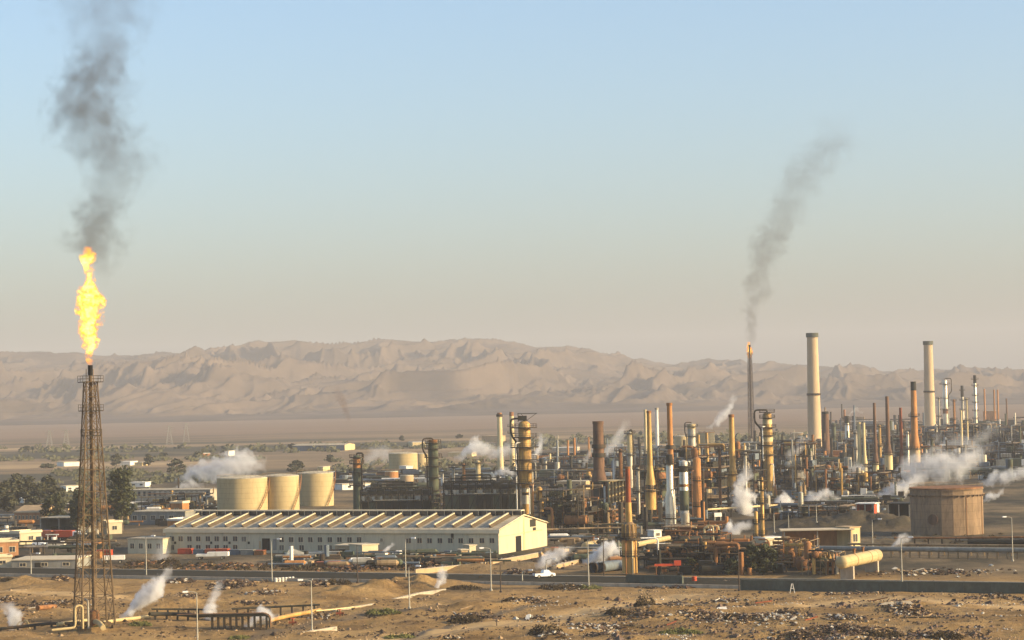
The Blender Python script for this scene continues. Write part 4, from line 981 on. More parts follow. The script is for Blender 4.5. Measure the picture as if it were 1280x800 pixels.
# ================================================================== TALL CHIMNEYS AND STACKS
CG = 'tall concrete chimneys on the skyline'
stack('tallest cream concrete chimney, right of the distant flare', 1017, 566, 416.5, 13.2, 18, 'chimney', rim=(1.2, 5, 'concrete_dark'), rings=(493.5,), name='concrete_chimney', group=CG)
stack('cream concrete chimney at the far right, second tallest', 1161.5, 547, 426.5, 10.8, 14.5, 'chimney', rim=(1.0, 4.5, 'concrete_dark'), rings=(490,), name='concrete_chimney', group=CG)
stack('orange brown chimney with a sooty black top, left of the far concrete chimney', 1143, 592, 477, 6.6, 8.6, 'orange', cap=(11, 'dark'), cone=(543, 560, 13), drum=(560, 578, 13, 'wall_tan'), plats=(520,))
stack('plain cream chimney left of the tall platformed column behind the warehouse', 625, 590, 516, 5.8, 8.2, 'cream', cap=(4, 'rust'), rings=(520,))
stack('cream chimney hidden behind the tall platformed column', 640, 586, 515, 5.2, 7, 'cream', cap=(5, 'rust'), plats=(533, 541))
stack('golden guyed heater stack on a cone, right of the brown furnace stack', 812.5, 652, 514, 5.4, 6.6, 'gold', rim=(.4, 2.5, 'rust'), cone=(582, 606, 13), drum=(612, 637, 13.5, 'gold'))
stack('pale thin stack just behind the golden heater stack', 807.5, 600, 512, 3.6, 4.2, 'cream', depth=1250)
stack('slender white stack between the golden and the brown orange stacks', 821.5, 578, 510, 3.6, 5, 'white', rim=(.6, 2, 'concrete'), depth=1420)
stack('tall brown orange stack behind the silver column', 838.5, 668, 504, 6.4, 8.2, 'orange', rim=(.6, 3, 'rust'), rings=(560,), depth=815)
stack('thin golden heater stack, left of a pair before the orange tank', 874, 640, 543.5, 3.4, 4.6, 'gold', cone=(582, 602, 10), drum=(610, 625, 8.5, 'cream'), depth=1000)
stack('thin golden heater stack, right of a pair before the orange tank', 884.5, 640, 541, 3.4, 4.6, 'gold', cone=(578, 600, 11), drum=(608, 625, 9, 'cream'), depth=985)
stack('golden stack with a flared heater base, left of the gooseneck column', 915.5, 640, 518.5, 6.4, 7.6, 'gold', rim=(.5, 3, 'rust'), cone=(582, 592, 11), drum=(592, 608, 13, 'gold'))
stack('left of the twin cream heater stacks right of the tallest chimney', 1074.5, 602, 528, 4.2, 4.6, 'cream', cone=(566, 582, 8), drum=(584, 597, 8.5, 'cream'))
stack('right of the twin cream heater stacks right of the tallest chimney', 1080.5, 602, 528.5, 3.2, 4.0, 'cream', cone=(566, 580, 7.5), drum=(582, 596, 6.5, 'cream'))
stack('thin dark stack above a cream heater drum, right of the twin stacks', 1094, 604, 503.5, 3.4, 4.4, 'brown_stack', cone=(566, 578, 9), drum=(579, 597, 7.5, 'cream'))
stack('tall dark stack on the widest cream heater drum', 1110, 600, 495.5, 4.2, 5.6, 'brown_stack', cone=(556, 567, 10), drum=(567, 592, 10, 'cream'))
stack('thin red brown stack left of the black topped chimney', 1126.5, 592, 509.5, 3.4, 4.6, 'rust_red')
stack('faint pale stack in the haze beside the tall dark heater stack', 1116, 560, 527, 3.2, 3.6, 'white', depth=2000)
stack('thin pale stack before the slim dark topped column', 1202, 570, 513, 2.2, 3.0, 'cream')
for i, (px, yt) in enumerate(((1231, 486), (1243, 487), (1247.5, 487))):
    stack(('pinkish thin stack alone in the haze at the far right', 'left one of a pair of thin hazy stacks, far right', 'right one of a pair of thin hazy stacks, far right')[i], px, 534, yt, 2.0, 2.4, 'orange')
stack('thin dark mast like stack at the right edge in the haze', 1258.5, 538, 498, 1.8, 2.4, 'brown_stack')
stack('short silver stack at the far right edge of the haze', 1269, 540, 516, 2, 2.6, 'silver')
stack('short pale stack near the steam bank at the right', 1250, 552, 524, 1.6, 2, 'white')
stack('squat cream chimney between tall chimneys in the haze', 1056, 560, 512, 2.6, 3.2, 'rust', depth=1900)
stack('leaning rust coloured vent stack beside the black topped chimney', 1150, 585, 540, 2.6, 3, 'rust', depth=1500)

# furnaces: dark stack over ribbed firebox
t, x, y, g = stack('wide dark brown furnace stack over a ribbed golden firebox', 749, 664, 527, 13.0, 14.2, 'brown_stack', rim=(.5, 3, 'brown_stack'), rings=(559, 570), cone=(588, 601, 20), name='process_furnace', cat='furnace', depth=820)
mp = y / F; z = lambda py: Z(py, y) - g
t.rotation_euler = (0, 0, R(36))
furnace(t, -6 * mp, 26 * mp, -7, 3, z(627), z(601.5), 'tank_cream', 6)
furnace(t, 13 * mp, 37 * mp, -17, -8, z(660), z(629), 'orange', 6, legs=False)
b = MB(); b.box(-14 * mp, -3 * mp, -5, 0, z(606), z(602)); b.box(-12 * mp, -4 * mp, -4, -1, 0, z(606)); b.build('stair_tower', 'steel_dark', t, smooth=False)
b = MB(); b.tube((-8 * mp, -5.6, z(607)), (-8 * mp, -5.6, z(640)), .35); b.build('downcomer', 'white', t)
t, x, y, g = stack('distant brown furnace stack with a ribbed firebox, beside the tallest chimney', 1032.5, 606, 514.5, 8.4, 10, 'brown_stack', cap=(3, 'dark'), name='process_furnace', cat='furnace', cone=(560, 570, 15), depth=1330)
mp = y / F; z = lambda py: Z(py, y) - g
t.rotation_euler = (0, 0, R(36))
furnace(t, -4 * mp, 15 * mp, -8, 4, z(588), z(570.5), 'orange', 5)
furnace(t, 11 * mp, 24 * mp, -16, -9.5, z(606), z(589), 'orange', 4, legs=False)

# red brown stack on golden lattice vessel, near centre
t, x, y, g = stack('red brown stack on a golden drum with a caged vessel below, centre', 786, 718, 584, 6.0, 7.0, 'rust_red', rim=(.4, 2, 'rust'), name='flare_drum_stack', cat='stack', cone=(652, 658, 14), drum=(672, 716, 19, 'gold'))
mp = y / F; z = lambda py: Z(py, y) - g
b = MB(); b.lathe([(4.2 * mp, z(652)), (3.7 * mp, z(628))], 24); b.build('lower_shaft', 'gold', t)
b = MB(); b.lathe([(9.0 * mp, z(671.5)), (8.0 * mp, z(656)), (4.2 * mp, z(652))], 20); b.build('hood', 'steel_tan', t)
for k in range(12):
    a = 2 * math.pi * k / 12; b = MB(); b.bar((math.cos(a) * 9.4 * mp, math.sin(a) * 9.4 * mp, z(671)), (math.cos(a) * 8.6 * mp, math.sin(a) * 8.6 * mp, z(655)), .22); b.build('cage_bar', 'gold', t)
for dx, r_, m_ in ((3, .2, 'cream'), (7, .16, 'rust'), (-5, .16, 'rust')):
    b = MB(); b.path(rnd([(dx * mp, -10.6 * mp, .2), (dx * mp, -10.6 * mp, z(676)), (dx * mp * .5, -8 * mp, z(672))], .6), r_, 8); b.build('side_pipe', m_, t)
for q in (672, 694): b = MB(); platform_part(b, 9.6 * mp, 12.2 * mp, z(q), 18); b.build('platform', 'steel_dark', t)

# ================================================================== DISTILLATION COLUMNS
column('grey green column with a gooseneck on its right, right of the three cream tanks', 446.5, 640, 571, 10, 'dark_green', prof=[(571, 9), (592, 10), (634, 11)], plats=(571.5, 579, 590, 606), goose=('R', 8, 575, 1.0), bands=((573, 585, 'orange'),), depth=860)
column('tall grey green column with a gooseneck on its left, beyond the warehouse', 542, 645, 551, 12, 'dark_green', prof=[(553, 11), (560, 12.5), (640, 13)], plats=(553.5, 560.5, 571, 582, 596, 612, 626), goose=('L', 13, 566, 1.0), bands=((549.5, 553, 'rust'),), depth=850)
t, x, y, g = column('tallest golden column ringed by platforms, rising behind the yellow gable', 656.5, 655, 527, 16, 'gold',
       prof=[(530, 15), (566, 16), (590, 17), (602, 16), (608, 9), (645, 8)], plats=((534, 2.2), (546, 2.0), (558.5, 2.6), (574, 2.0), (587, 2.8), (603, 3.0)), goose=('L', 17, 548, 1.3, 640, 'steel_dark'), davit=True,
       bands=((610, 615, 'silver'), (616, 618.5, 'black'), (619, 630, 'silver')), lines=((9, 588, 643, .9, 'silver'), (4.5, 610, 643, .9, 'white'), (13, 578, 600, .8, 'silver_dull'), (-11, 553, 640, .7, 'white')), depth=770)
column('short cream column with a handrail loop on top, left of the golden heater stack', 788, 640, 541, 6.4, 'silver_dull', plats=(541.5, 568), goose=('R', 3.2, 548, .5), bands=((543, 566, 'cream'),), depth=1050)
column('bright silver column with a dark domed head, before the brown orange stack', 838, 690, 575, 9, 'silver', prof=[(577, 8.6), (613, 8.8), (621, 13), (672, 14), (690, 14)], plats=((579, .9), (647, .8)), bands=((568, 579, 'dark'),), depth=705, lines=((4.6, 612, 672, .9, 'white'),))
column('silver column with dark and rusty bands, right of the bright silver column', 855.5, 690, 578, 11, 'silver', plats=((582.5, .7),), bands=((582, 590, 'dark'), (605, 608.5, 'rust'), (613, 638, 'dark_green')), depth=745, lines=((4, 640, 667, .7, 'white'),))
column('orange rust column without platforms, right of the banded silver column', 872, 690, 573, 11, 'orange', prof=[(574, 10), (688, 12)], plats=((600, .5), (632, .5)), depth=760, lines=((-7, 588, 662, .5, 'rust'),))
column('hazy grey column with a gooseneck left of the orange tank', 865, 600, 532, 10, 'silver_dull', plats=(533, 545), goose=('L', 8.5, 543, .7), bands=((530, 536, 'cream'),), depth=1230)
t, x, y, g = column('tall golden column with a gooseneck duct on its left, right of centre', 960, 625, 512, 13, 'gold', prof=[(518, 11), (560, 13), (576, 13)], plats=(515, 522, (534, 1.6), 544, (556, 1.6), 568), goose=('L', 16, 532, 1.2, 690), davit=False, depth=930,
       bands=((524, 530, 'cream'), (546, 552, 'cream')), lines=((-7, 533, 575, .8, 'white'), (5.5, 580, 608, .7, 'white')))
mp = y / F
for s in (-1, 1):
    b = MB(); b.bar((s * 5 * mp, 0, Z(578, y)), (s * 9 * mp, -3, 0), .5); b.bar((s * 5 * mp, 2, Z(578, y)), (s * 9 * mp, 4, 0), .5); b.build('leg', 'orange', t)
column('slender dark golden column, left of a near pair, wrapped in brackets', 945.5, 694, 640, 4.6, 'gold', plats=((654, .5), (672, .5)), depth=660, name='slim_column')
column('taller slender golden column, right of a near pair, wrapped in brackets', 953, 694, 596, 4.4, 'gold', prof=[(597, 4), (692, 5.4)], plats=((600, .9), (612, .7), (628, 1.2), (648, .7), (668, .7)), depth=655, name='slim_column')
column('thin silver column with a pale curved vapour pipe, right of the tallest chimney', 1059.5, 600, 521, 5.2, 'silver', prof=[(524, 5.4), (560, 6)], plats=(523, 530, 556), bands=((520, 529, 'dark'),), depth=1500)
column('green column beside the distant brown furnace stack', 1042.5, 585, 530, 5.5, 'dark_green', plats=(532, 545, 556), depth=1480)
column('silver column with broad platforms and a dark base, right of the far concrete chimney', 1182, 560, 475, 6.4, 'silver', prof=[(476, 5.6), (510, 6.6), (548, 7)], plats=((480, 2.6), 498, (512, 2.2), (530, 2.0)), bands=((511, 517, 'rust'),), goose=('R', 8, 492, .6), depth=1990)
column('slim dark topped column between two silver columns in the haze', 1203.5, 560, 483, 4, 'silver_dull', prof=[(486, 3.4), (520, 5)], plats=(488, 500, 512), bands=((482, 496, 'dark'),), depth=2000)
column('slender bright silver column with dark rings, far right', 1219.5, 562, 470, 4, 'silver', prof=[(473, 3.6), (560, 4.4)], plats=((474, 1.8), (482, 1.6), 494, 503, 513, 523), bands=((469, 479, 'dark'),), depth=1800)
for i, (px, yt, yb, w_, m_, lab) in enumerate((
        (1070, 540, 590, 4, 'silver_dull', 'short dull column left of the twin cream heater stacks'), (1100, 532, 590, 3.4, 'gold', 'short golden column between the two dark heater stacks'),
        (1174, 497, 552, 2.4, 'silver_dull', 'short grey column just right of the far concrete chimney'), (1193, 500, 556, 3, 'orange', 'short orange column between silver columns in the haze'),
        (1209, 498, 560, 2.4, 'cream', 'short cream column left of the slender bright silver column'), (1135, 540, 590, 3.2, 'silver', 'small silver column left of the black topped chimney'),
        (1165, 548, 590, 3.4, 'dark_green', 'small green column in steam below the far concrete chimney'), (1000, 560, 606, 4, 'silver_dull', 'short dull column before the tallest chimney, in steam'),
        (986, 552, 604, 3.6, 'dark_green', 'thin green column right of the golden gooseneck column'), (932, 566, 640, 4.2, 'silver_dull', 'grey column left of the golden gooseneck duct'),
        (900, 560, 640, 3.4, 'rust', 'thin rusty column between the golden heater stacks'), (798, 585, 650, 4, 'silver_dull', 'grey column right of the red brown stack'),
        (776, 562, 640, 4.6, 'rust', 'rusty column right of the brown furnace stack'), (768, 570, 640, 3.2, 'white', 'thin white column behind the ribbed firebox'),
        (598, 577, 634, 6, 'cream', 'cream column standing in the dark process structure'), (567, 583, 634, 3.4, 'silver_dull', 'thin grey column left of the cream one in the dark structure'),
        (580, 580, 634, 3.6, 'orange', 'thin orange column in the dark process structure'), (553, 588, 634, 3.4, 'white', 'thin white column right of the grey green gooseneck column'))):
    column(lab, px, yb, yt, w_, m_, plats=(yt + 1, (yt + yb) / 2 - 4), depth=None, name='slim_column')
# ================================================================== PROCESS STRUCTURES
def cooler_bank(label, px0, px1, yt, ym, dep, depth, nb, seed):
    """long black steel structure: deck over deck of air coolers, a row of pale fan cones in the gap"""
    rg = random.Random(seed); y = depth; x = X(px0, y, 640); mp = y / F; Lx = (px1 - px0) * mp; LAST[0] = (px0 + px1) / 2; z = lambda p: Z(p, y)
    t = T('air_cooler_bank', label, 'process unit', (x, y, 0), R(-4)); top, mid = z(yt), z(ym)
    b = MB()
    for i in range(nb + 1):
        for yy in (0, dep / 2, dep): b.box(Lx * i / nb - .22, Lx * i / nb + .22, yy - .2, yy + .2, -.4, top)
    for zz in (mid * .4, mid, mid + (top - mid) * .5, top):
        for yy in (0, dep): b.box(0, Lx, yy - .18, yy + .18, zz - .25, zz)
    for i in range(nb):
        for yy in (0,): b.bar((Lx * i / nb, yy, mid * .4), (Lx * (i + 1) / nb, yy, mid), .2)
    b.build('steel_frame', 'dark', t, smooth=False)
    for i in range(nb):
        a, c = Lx * i / nb + .3, Lx * (i + 1) / nb - .3
        b = MB(); b.box(a, c, .3, dep - .3, mid + (top - mid) * .52, top - .3 - rg.random() * .5); b.box(a, c, -.25, .29, mid + (top - mid) * .6, top - .7); b.build('cooler_bundle', 'dark', t, smooth=False)
        b = MB(); b.box(a, c, .3, dep * .7, mid * .45, mid - .3); b.build('equipment_box', rg.choice(('dark', 'dark', 'dark_green')), t, smooth=False)
        for k in range(2):
            b = MB(); xx = a + (c - a) * (k + .5) / 2; b.lathe([(.35, 0), (.45, .3), (1.15, (top - mid) * .36)], 12, c=(xx, 1.1, mid + .15)); b.build('fan_cone', 'white' if rg.random() < .35 else 'silver_dull', t)
    for k in range(4):
        b = MB(); zz = (mid * .42, mid + .3, top + .45, top + 1.5)[k]; b.tube((rg.uniform(0, Lx * .2), -.3, zz), (Lx * rg.uniform(.7, 1), -.3, zz), (.22, .16, .3, .2)[k], None, 8); b.build('pipe', ('steel_tan', 'silver_dull', 'dark', 'dark')[k], t)
    b = MB(); xx = Lx * .25; b.path(rnd([(xx, 1, top), (xx, 1, top + 2.4), (Lx * .65, 1, top + 2.4), (Lx * .65, 1, top)], .6), .28, 8); b.build('header_pipe', 'dark', t)
    b = MB()
    for k in range(int(Lx / 2)): b.bar((k * 2., -.2, top), (k * 2., -.2, top + 1.1), .08)
    b.bar((0, -.2, top + 1.1), (Lx, -.2, top + 1.1), .08); b.bar((0, -.2, top + .6), (Lx, -.2, top + .6), .07); b.build('guard_rail', 'steel_dark', t)
cooler_bank('long black cooler structure behind the warehouse, left part, with a row of pale fans', 451, 537, 611, 626, 12, 790, 9, 2)
cooler_bank('long black cooler structure behind the warehouse, right part, under steam', 555, 646, 603, 618, 14, 778, 9, 3)
rack('low pipe rack running between the two black structures', 524, 560, 611, 640, dep=10, bays=4, levels=3, seed=33, frame='dark', pipes=12, drums=2, depth=830)
rack('dark process structure with orange equipment between the warehouse and brown furnace', 664, 738, 612, 668, dep=22, bays=7, levels=4, seed=4, pipes=34, drums=9)
rack('process structure of rusty frames under the brown furnace', 732, 766, 646, 672, dep=14, bays=5, levels=4, seed=5, frame='rust', pipes=24, drums=6, depth=735)
rack('dark process structure below the golden heater stack', 796, 834, 606, 668, dep=20, bays=4, levels=5, seed=6, pipes=26, drums=5, depth=800)
rack('process structure behind the silver columns', 836, 900, 590, 668, dep=26, bays=6, levels=6, seed=7, pipes=40, drums=8, depth=860)
rack('grey process structure left of the golden gooseneck column', 893, 944, 590, 655, dep=22, bays=5, levels=5, seed=8, pipes=30, drums=7, depth=900, pm=('steel_dark', 'silver_dull', 'blue_grey', 'gold'))
rack('dark process structure right of the golden gooseneck column', 962, 1020, 583, 640, dep=24, bays=6, levels=4, seed=9, pipes=32, drums=7, depth=1000)
rack('low dark structure in the steam beside the distant furnace', 1014, 1062, 588, 622, dep=20, bays=6, levels=3, seed=10, pipes=24, drums=6)
rack('low structure with cream vessels below the twin heater stacks', 1060, 1116, 592, 620, dep=20, bays=6, levels=3, seed=11, pipes=22, drums=8, dm=('cream', 'gold', 'silver_dull'))
rack('rusty pipe maze behind the wall, left part, with bright orange pipes', 820, 880, 692, 722, dep=16, bays=7, levels=3, seed=12, frame='steel_dark', pipes=70, drums=4, pm=('rust', 'orange', 'dark', 'steel_tan', 'steel_dark', 'rust', 'gold'), dm=('rust', 'dark'), depth=570)
rack('rusty pipe maze behind the wall, right part, near the dark trees', 878, 940, 690, 722, dep=18, bays=7, levels=3, seed=13, frame='steel_dark', pipes=70, drums=6, pm=('rust', 'orange', 'dark', 'steel_tan', 'steel_dark', 'rust', 'gold'), dm=('rust', 'dark', 'orange'), depth=565)
rack('pipe racks on posts left of the golden horizontal vessel', 958, 1010, 689, 722, dep=12, bays=6, levels=3, seed=14, frame='steel_tan', pipes=34, drums=5, depth=572, floors=False)
rack('low scaffold of posts below the golden horizontal vessel', 1000, 1046, 700, 727, dep=8, bays=6, levels=3, seed=15, frame='steel_tan', pipes=18, drums=3, depth=548, floors=False)
rack('low rusty rack before the silver column bases', 826, 900, 668, 690, dep=14, bays=6, levels=2, seed=16, frame='rust', pipes=26, drums=3, pm=('rust', 'orange', 'cream', 'steel_dark'), depth=665)
rack('hazy process structure right of the tallest chimney', 1046, 1100, 550, 575, dep=30, bays=6, levels=4, seed=17, pipes=24, drums=5, pm=('steel_dark', 'blue_grey', 'silver_dull'))
rack('hazy process structure around the dark heater stacks', 1096, 1146, 545, 580, dep=30, bays=6, levels=4, seed=18, pipes=26, drums=5)
rack('hazy process structure at the foot of the far concrete chimney', 1146, 1200, 534, 560, dep=34, bays=6, levels=4, seed=19, pipes=26, drums=5, pm=('steel_dark', 'blue_grey', 'silver_dull', 'orange'))
rack('hazy process structure below the slender bright silver column', 1196, 1246, 531, 556, dep=34, bays=5, levels=4, seed=20, pipes=24, drums=5)
rack('hazy process structure at the right edge', 1240, 1290, 533, 556, dep=34, bays=5, levels=4, seed=21, pipes=24, drums=4)
rack('hazy process structure behind the three thin heater stacks', 780, 836, 562, 592, dep=26, bays=6, levels=3, seed=22, pipes=22, drums=5, pm=('steel_dark', 'blue_grey', 'silver_dull'))
rack('hazy process structure between the orange tank and the far flare', 894, 950, 556, 590, dep=26, bays=6, levels=3, seed=23, pipes=22, drums=5, pm=('steel_dark', 'blue_grey', 'silver_dull'))
rack('hazy process structure left of the tallest chimney', 958, 1014, 552, 585, dep=28, bays=6, levels=3, seed=24, pipes=22, drums=5, pm=('steel_dark', 'blue_grey', 'silver_dull'))
rack('low pipe rack in shade beyond the warehouse gable', 684, 790, 590, 610, dep=16, bays=9, levels=2, seed=25, pipes=22, drums=6)
rack('dark structure half lost in the steam bank at the right', 1120, 1216, 560, 590, dep=30, bays=8, levels=3, seed=26, pipes=24, drums=6)
rack('dark low structure at the right edge behind the brown tank', 1214, 1290, 556, 588, dep=24, bays=7, levels=3, seed=27, pipes=20, drums=4, pm=('steel_dark', 'blue_grey'))
rack('low pipe rack left of the three cream tanks', 168, 268, 619, 639, dep=12, bays=10, levels=2, seed=28, pipes=16, drums=3, frame='steel_dark', floors=False)
rack('hazy low plant left of the brown furnace stack', 676, 742, 572, 590, dep=20, bays=7, levels=2, seed=29, pipes=16, drums=6, dm=('cream', 'silver_dull', 'white'))
rack('low plant in shade between centre and right, beneath the steam', 950, 1072, 634, 652, dep=16, bays=10, levels=2, seed=30, pipes=22, drums=6, pm=('steel_dark', 'blue_grey', 'rust'))

# ================================================================== LONG PIPES, HORIZONTAL VESSELS
hvessel('golden horizontal vessel on two concrete piers, right foreground', 1052, 703, 1096, 694, 722, 1.42, 'tank_cream', y0=530, y1=556)
hvessel('dull golden horizontal vessel just left of the brighter one', 1003, 705, 1042, 698, 722, 1.7, 'rust', y0=560, y1=590)
hvessel('dark horizontal drum on the rusty structure before the silver columns', 848, 676, 886, 675, 690, 1.15, 'dark', y0=598, y1=602, piers=3, pier='steel_dark')
hvessel('short tan tank lying on the bank right of the warehouse gable', 733, 684, 757, 680, 688, 1.5, 'tank_cream', y0=655, y1=672)
for i, (px, lab) in enumerate(((741, 'left of two big dark open pipe mouths behind the road'), (751, 'right of two big dark open pipe mouths behind the road'))):
    y = 566.; x = X(px, y, 714); t = T('large_pipe', lab, 'pipe', (x, y, 0), 0, 'large open pipes lying behind the road')
    b = MB(); b.path([(0, 0, 1.35), (5.5 - i, 7.5, 1.35)], 1.15, 24, caps=False); b.path([(0, 0, 1.35), (5.5 - i, 7.5, 1.35)], 1.0, 24, caps=False); b.build('pipe_wall', 'blue_grey', t)
    b = MB(); b.path([(5.2 - i, 7.1, 1.35), (5.3 - i, 7.25, 1.35)], 1.02, 24); b.build('end_plate', 'blue_grey', t)
    b = MB(); b.path([(-.05, -.07, 1.35), (.2, .27, 1.35)], 1.3, 24, caps=False); b.path([(-.05, -.07, 1.35), (.2, .27, 1.35)], 1.0, 24, caps=False); b.build('flange', 'steel_dark', t)
t = T('concrete_culvert', 'pale concrete culvert lying right of the two open pipe mouths', 'culvert', (X(760, 571, 714), 571, 0))
b = MB(); b.path([(0, 0, 1.2), (6, 7, 1.2)], 1.15, 20); b.build('culvert_body', 'concrete', t)
b = MB(); b.path([(2, 2.3, 1.2), (2.3, 2.65, 1.2)], 1.3, 20); b.path([(4, 4.6, 1.2), (4.3, 4.95, 1.2)], 1.3, 20); b.build('collar', 'concrete_dark', t)

def pipeline(label, pts, r, m, posts=0, z=None, name='pipeline', cat='pipeline', pm='steel_dark', ph=0):
    """pts: (px, row of its foot); z height above ground"""
    W = []
    for px, py in pts: x, y = G(px, py); W.append(Vector((x, y, H(x, y) + (z if z is not None else r + .1))))
    O = W[0].copy(); O.z = 0; t = T(name, label, cat, O)
    b = MB(); b.path(rnd([w_ - O for w_ in W], 1.2), r, 10); b.build('pipe', m, t)
    if posts:
        tot = sum((W[i + 1] - W[i]).length for i in range(len(W) - 1))
        for k in range(posts):
            s = tot * (k + .5) / posts; i = 0
            while s > (W[i + 1] - W[i]).length: s -= (W[i + 1] - W[i]).length; i += 1
            p = W[i].lerp(W[i + 1], s / (W[i + 1] - W[i]).length) - O; b = MB(); b.cbox((p.x, p.y, (p.z - r) / 2 - .2), (.35, .5, p.z - r + .4)); b.build('support', pm, t, smooth=False)
    return t
pipeline('pale pipe lying on the sand at the foot of the near flare stack, leading right', [(128, 786), (150, 782), (187, 776)], .36, 'tank_cream')
pipeline('dark pipe leaving the left frame edge towards the near flare stack', [(-10, 791), (30, 789), (60, 788.5), (118, 787)], .3, 'steel_dark', 6, .7)
pipeline('pale pipe just in front of the near flare stack base, leading left', [(72, 789), (95, 786), (113, 783)], .35, 'tank_cream', 3, .6)
pipeline('long black pipe running right from the near flare stack towards the trestle', [(187, 778), (215, 775), (250, 777), (275, 776)], .38, 'dark', 6, 1.1)
pipeline('thin black pipe above the long black pipe, left of the trestle', [(190, 774), (230, 771), (266, 772)], .18, 'dark', 6, 1.5)
pipeline('golden pipe right of the trestle, running towards the concrete kerb', [(336, 781), (362, 776), (400, 768)], .42, 'gold', 4, .8)
pipeline('dark pipe behind the trestle running to the right', [(290, 771), (340, 768), (400, 766)], .2, 'dark', 8, 1.6)
pipeline('thin pale pipe on supports above the kerb, centre left', [(395, 770), (425, 766), (450, 763)], .14, 'cream', 3, .6)
pipeline('rusty broken pipe lying on the sand left of the near flare stack', [(47, 766), (69, 762)], .5, 'rust')
pipeline('long grey green pipeline on low posts, behind the right hand wall', [(984, 695), (1100, 697), (1290, 699)], .62, 'grey', 26, 2.1, pm='steel_tan')
pipeline('second grey pipe just above the long pipeline at the right', [(1060, 693), (1180, 694.5), (1290, 695.5)], .28, 'steel_tan', 14, 2.6, pm='steel_tan')
pipeline('thin brown pipe on posts below the brown tank, right', [(1118, 680), (1200, 680), (1290, 680)], .3, 'rust', 10, 1.6)
pipeline('dark pipe in shade below the brown tank at the right edge', [(1210, 684), (1290, 684)], .7, 'dark', 4, 1.2)
pipeline('tan pipeline along the bank right of the warehouse gable', [(684, 671), (740, 669), (800, 668)], .3, 'steel_tan', 10, 2.2)
pipeline('long pale pipeline crossing the plant behind the silver columns', [(880, 648), (950, 644), (1000, 640)], .35, 'cream', 6, 3.0)
pipeline('tan pipe slanting left of the silver column foot', [(796, 691), (836, 682)], .7, 'tank_cream', 3, 2.2)
pipeline('dark pipeline through the plain behind the three cream tanks', [(420, 602), (520, 601), (640, 600)], .4, 'dark', 10, 2)
# white pipe loop left of the silver column
x, y = G(823, 708); t = T('pipe_loop', 'white inverted U pipe standing in the rusty pipe maze', 'pipe', (x, y, 0))
b = MB(); b.path(rnd([(-5.5, 0, 2.0), (-5.5, 0, 6.9), (0, 0, 6.9), (0, 0, 0)], .9), .24, 8); b.build('pipe', 'white', t)
b = MB(); b.cbox((0, 0, .2), (.9, .9, .7)); b.build('foot', 'concrete', t)
x, y = G(23, 786); t = T('pipe_loop', 'small pale arched pipe at the bottom left corner', 'pipe', (x, y, H(x, y)))
b = MB(); b.path(rnd([(-.6, 0, 0), (.1, 0, 1.7), (1.7, 0, 1.9), (2.1, .2, .2)], .7), .17, 8); b.build('pipe', 'tank_cream', t)
b = MB(); b.tube((.9, 0, 1.75), (.9, 0, 2.3), .2); b.tube((.6, 0, 2.3), (1.2, 0, 2.3), .06); b.build('valve', 'rust', t)
# trestle over the ditch, bottom left
x, y = G(262, 786); y2 = y; t = T('pipe_trestle', 'black pipe trestle on many posts over the ditch, bottom left', 'trestle', (x, y, H(x, y)))
b = MB(); b.box(0, 11.0, -1.2, 1.2, 2.35, 2.6); b.build('deck', 'dark', t, smooth=False)
for k in range(4): b = MB(); b.path(rnd([(-6, -.8 + k * .5, 2.8), (10.3, -.8 + k * .5, 2.8), (11.3, -.8 + k * .5, 2.2), (11.3, -.8 + k * .5, .2)], .6), .16, 7); b.build('pipe', ('dark', 'rust')[k % 2], t)
for k in range(10):
    for yy in (-1.0, 1.0): b = MB(); b.box(.4 + k * 1.13, .6 + k * 1.13, yy - .1, yy + .1, -.8, 2.35); b.build('post', 'steel_dark', t, smooth=False)

# ================================================================== WALLS
def wall(label, pts, h, th=.4, m='concrete_dark', posts=True, name='perimeter_wall', cat='wall', cap=True, base_z=None, bays=4.0):
    W = [Vector((*G(*p), 0)) for p in pts]; O = W[0].copy(); t = T(name, label, cat, O)
    b = MB(); pb_ = MB(); pb_.c = 0
    for A, B in zip(W[:-1], W[1:]):
        d = B - A; L_ = d.length; rz = math.atan2(d.y, d.x); c = (A + B) / 2 - O
        b.cbox((c.x, c.y, h / 2 - .4), (L_, th, h + .8), rz=rz)
        if cap: pb_.cbox((c.x, c.y, h + .09), (L_, th + .16, .16), rz=rz)
    b.build('wall_panel', m, t, smooth=False)
    if cap: pb_.build('coping', 'concrete_dark' if m == 'concrete_dark' else 'concrete', t, smooth=False)
    if posts:
        for A, B in zip(W[:-1], W[1:]):
            d = B - A; L_ = d.length; rz = math.atan2(d.y, d.x); n = int(L_ / bays)
            for i in range(n + 1):
                p = A + d * (i / n) - O; pb2 = MB(); pb2.cbox((p.x, p.y, h / 2 - .35), (.32, th + .22, h + .7), rz=rz); pb2.build('pillar', m, t, smooth=False)
    return t
wall('dark concrete perimeter wall ending at the gate gap, centre', [(784, 731.5), (853, 733)], 2.15)
wall('long dark concrete perimeter wall right of the gate gap', [(927, 738), (1100, 740.5), (1310, 742.5)], 2.1, bays=5.5)
wall('sunlit pale retaining wall running away from the road beside the warehouse yard', [(519, 718), (600, 710), (655, 700), (711, 689)], 1.1, m='wall_tan', posts=False, name='retaining_wall')
wall('pale low bank wall beyond the big open pipes', [(690, 712), (740, 700)], .8, m='wall_tan', posts=False, name='retaining_wall')
wall('long pale sunlit kerb wall lining the foreground ditch', [(418, 765), (470, 757), (522, 744), (556, 739)], .55, th=.7, m='concrete', posts=False, name='ditch_kerb', cap=False)
wall('short pale kerb at the bottom, right of the lamp post', [(378, 792), (420, 785)], .3, th=.5, m='concrete', posts=False, name='ditch_kerb', cap=False)
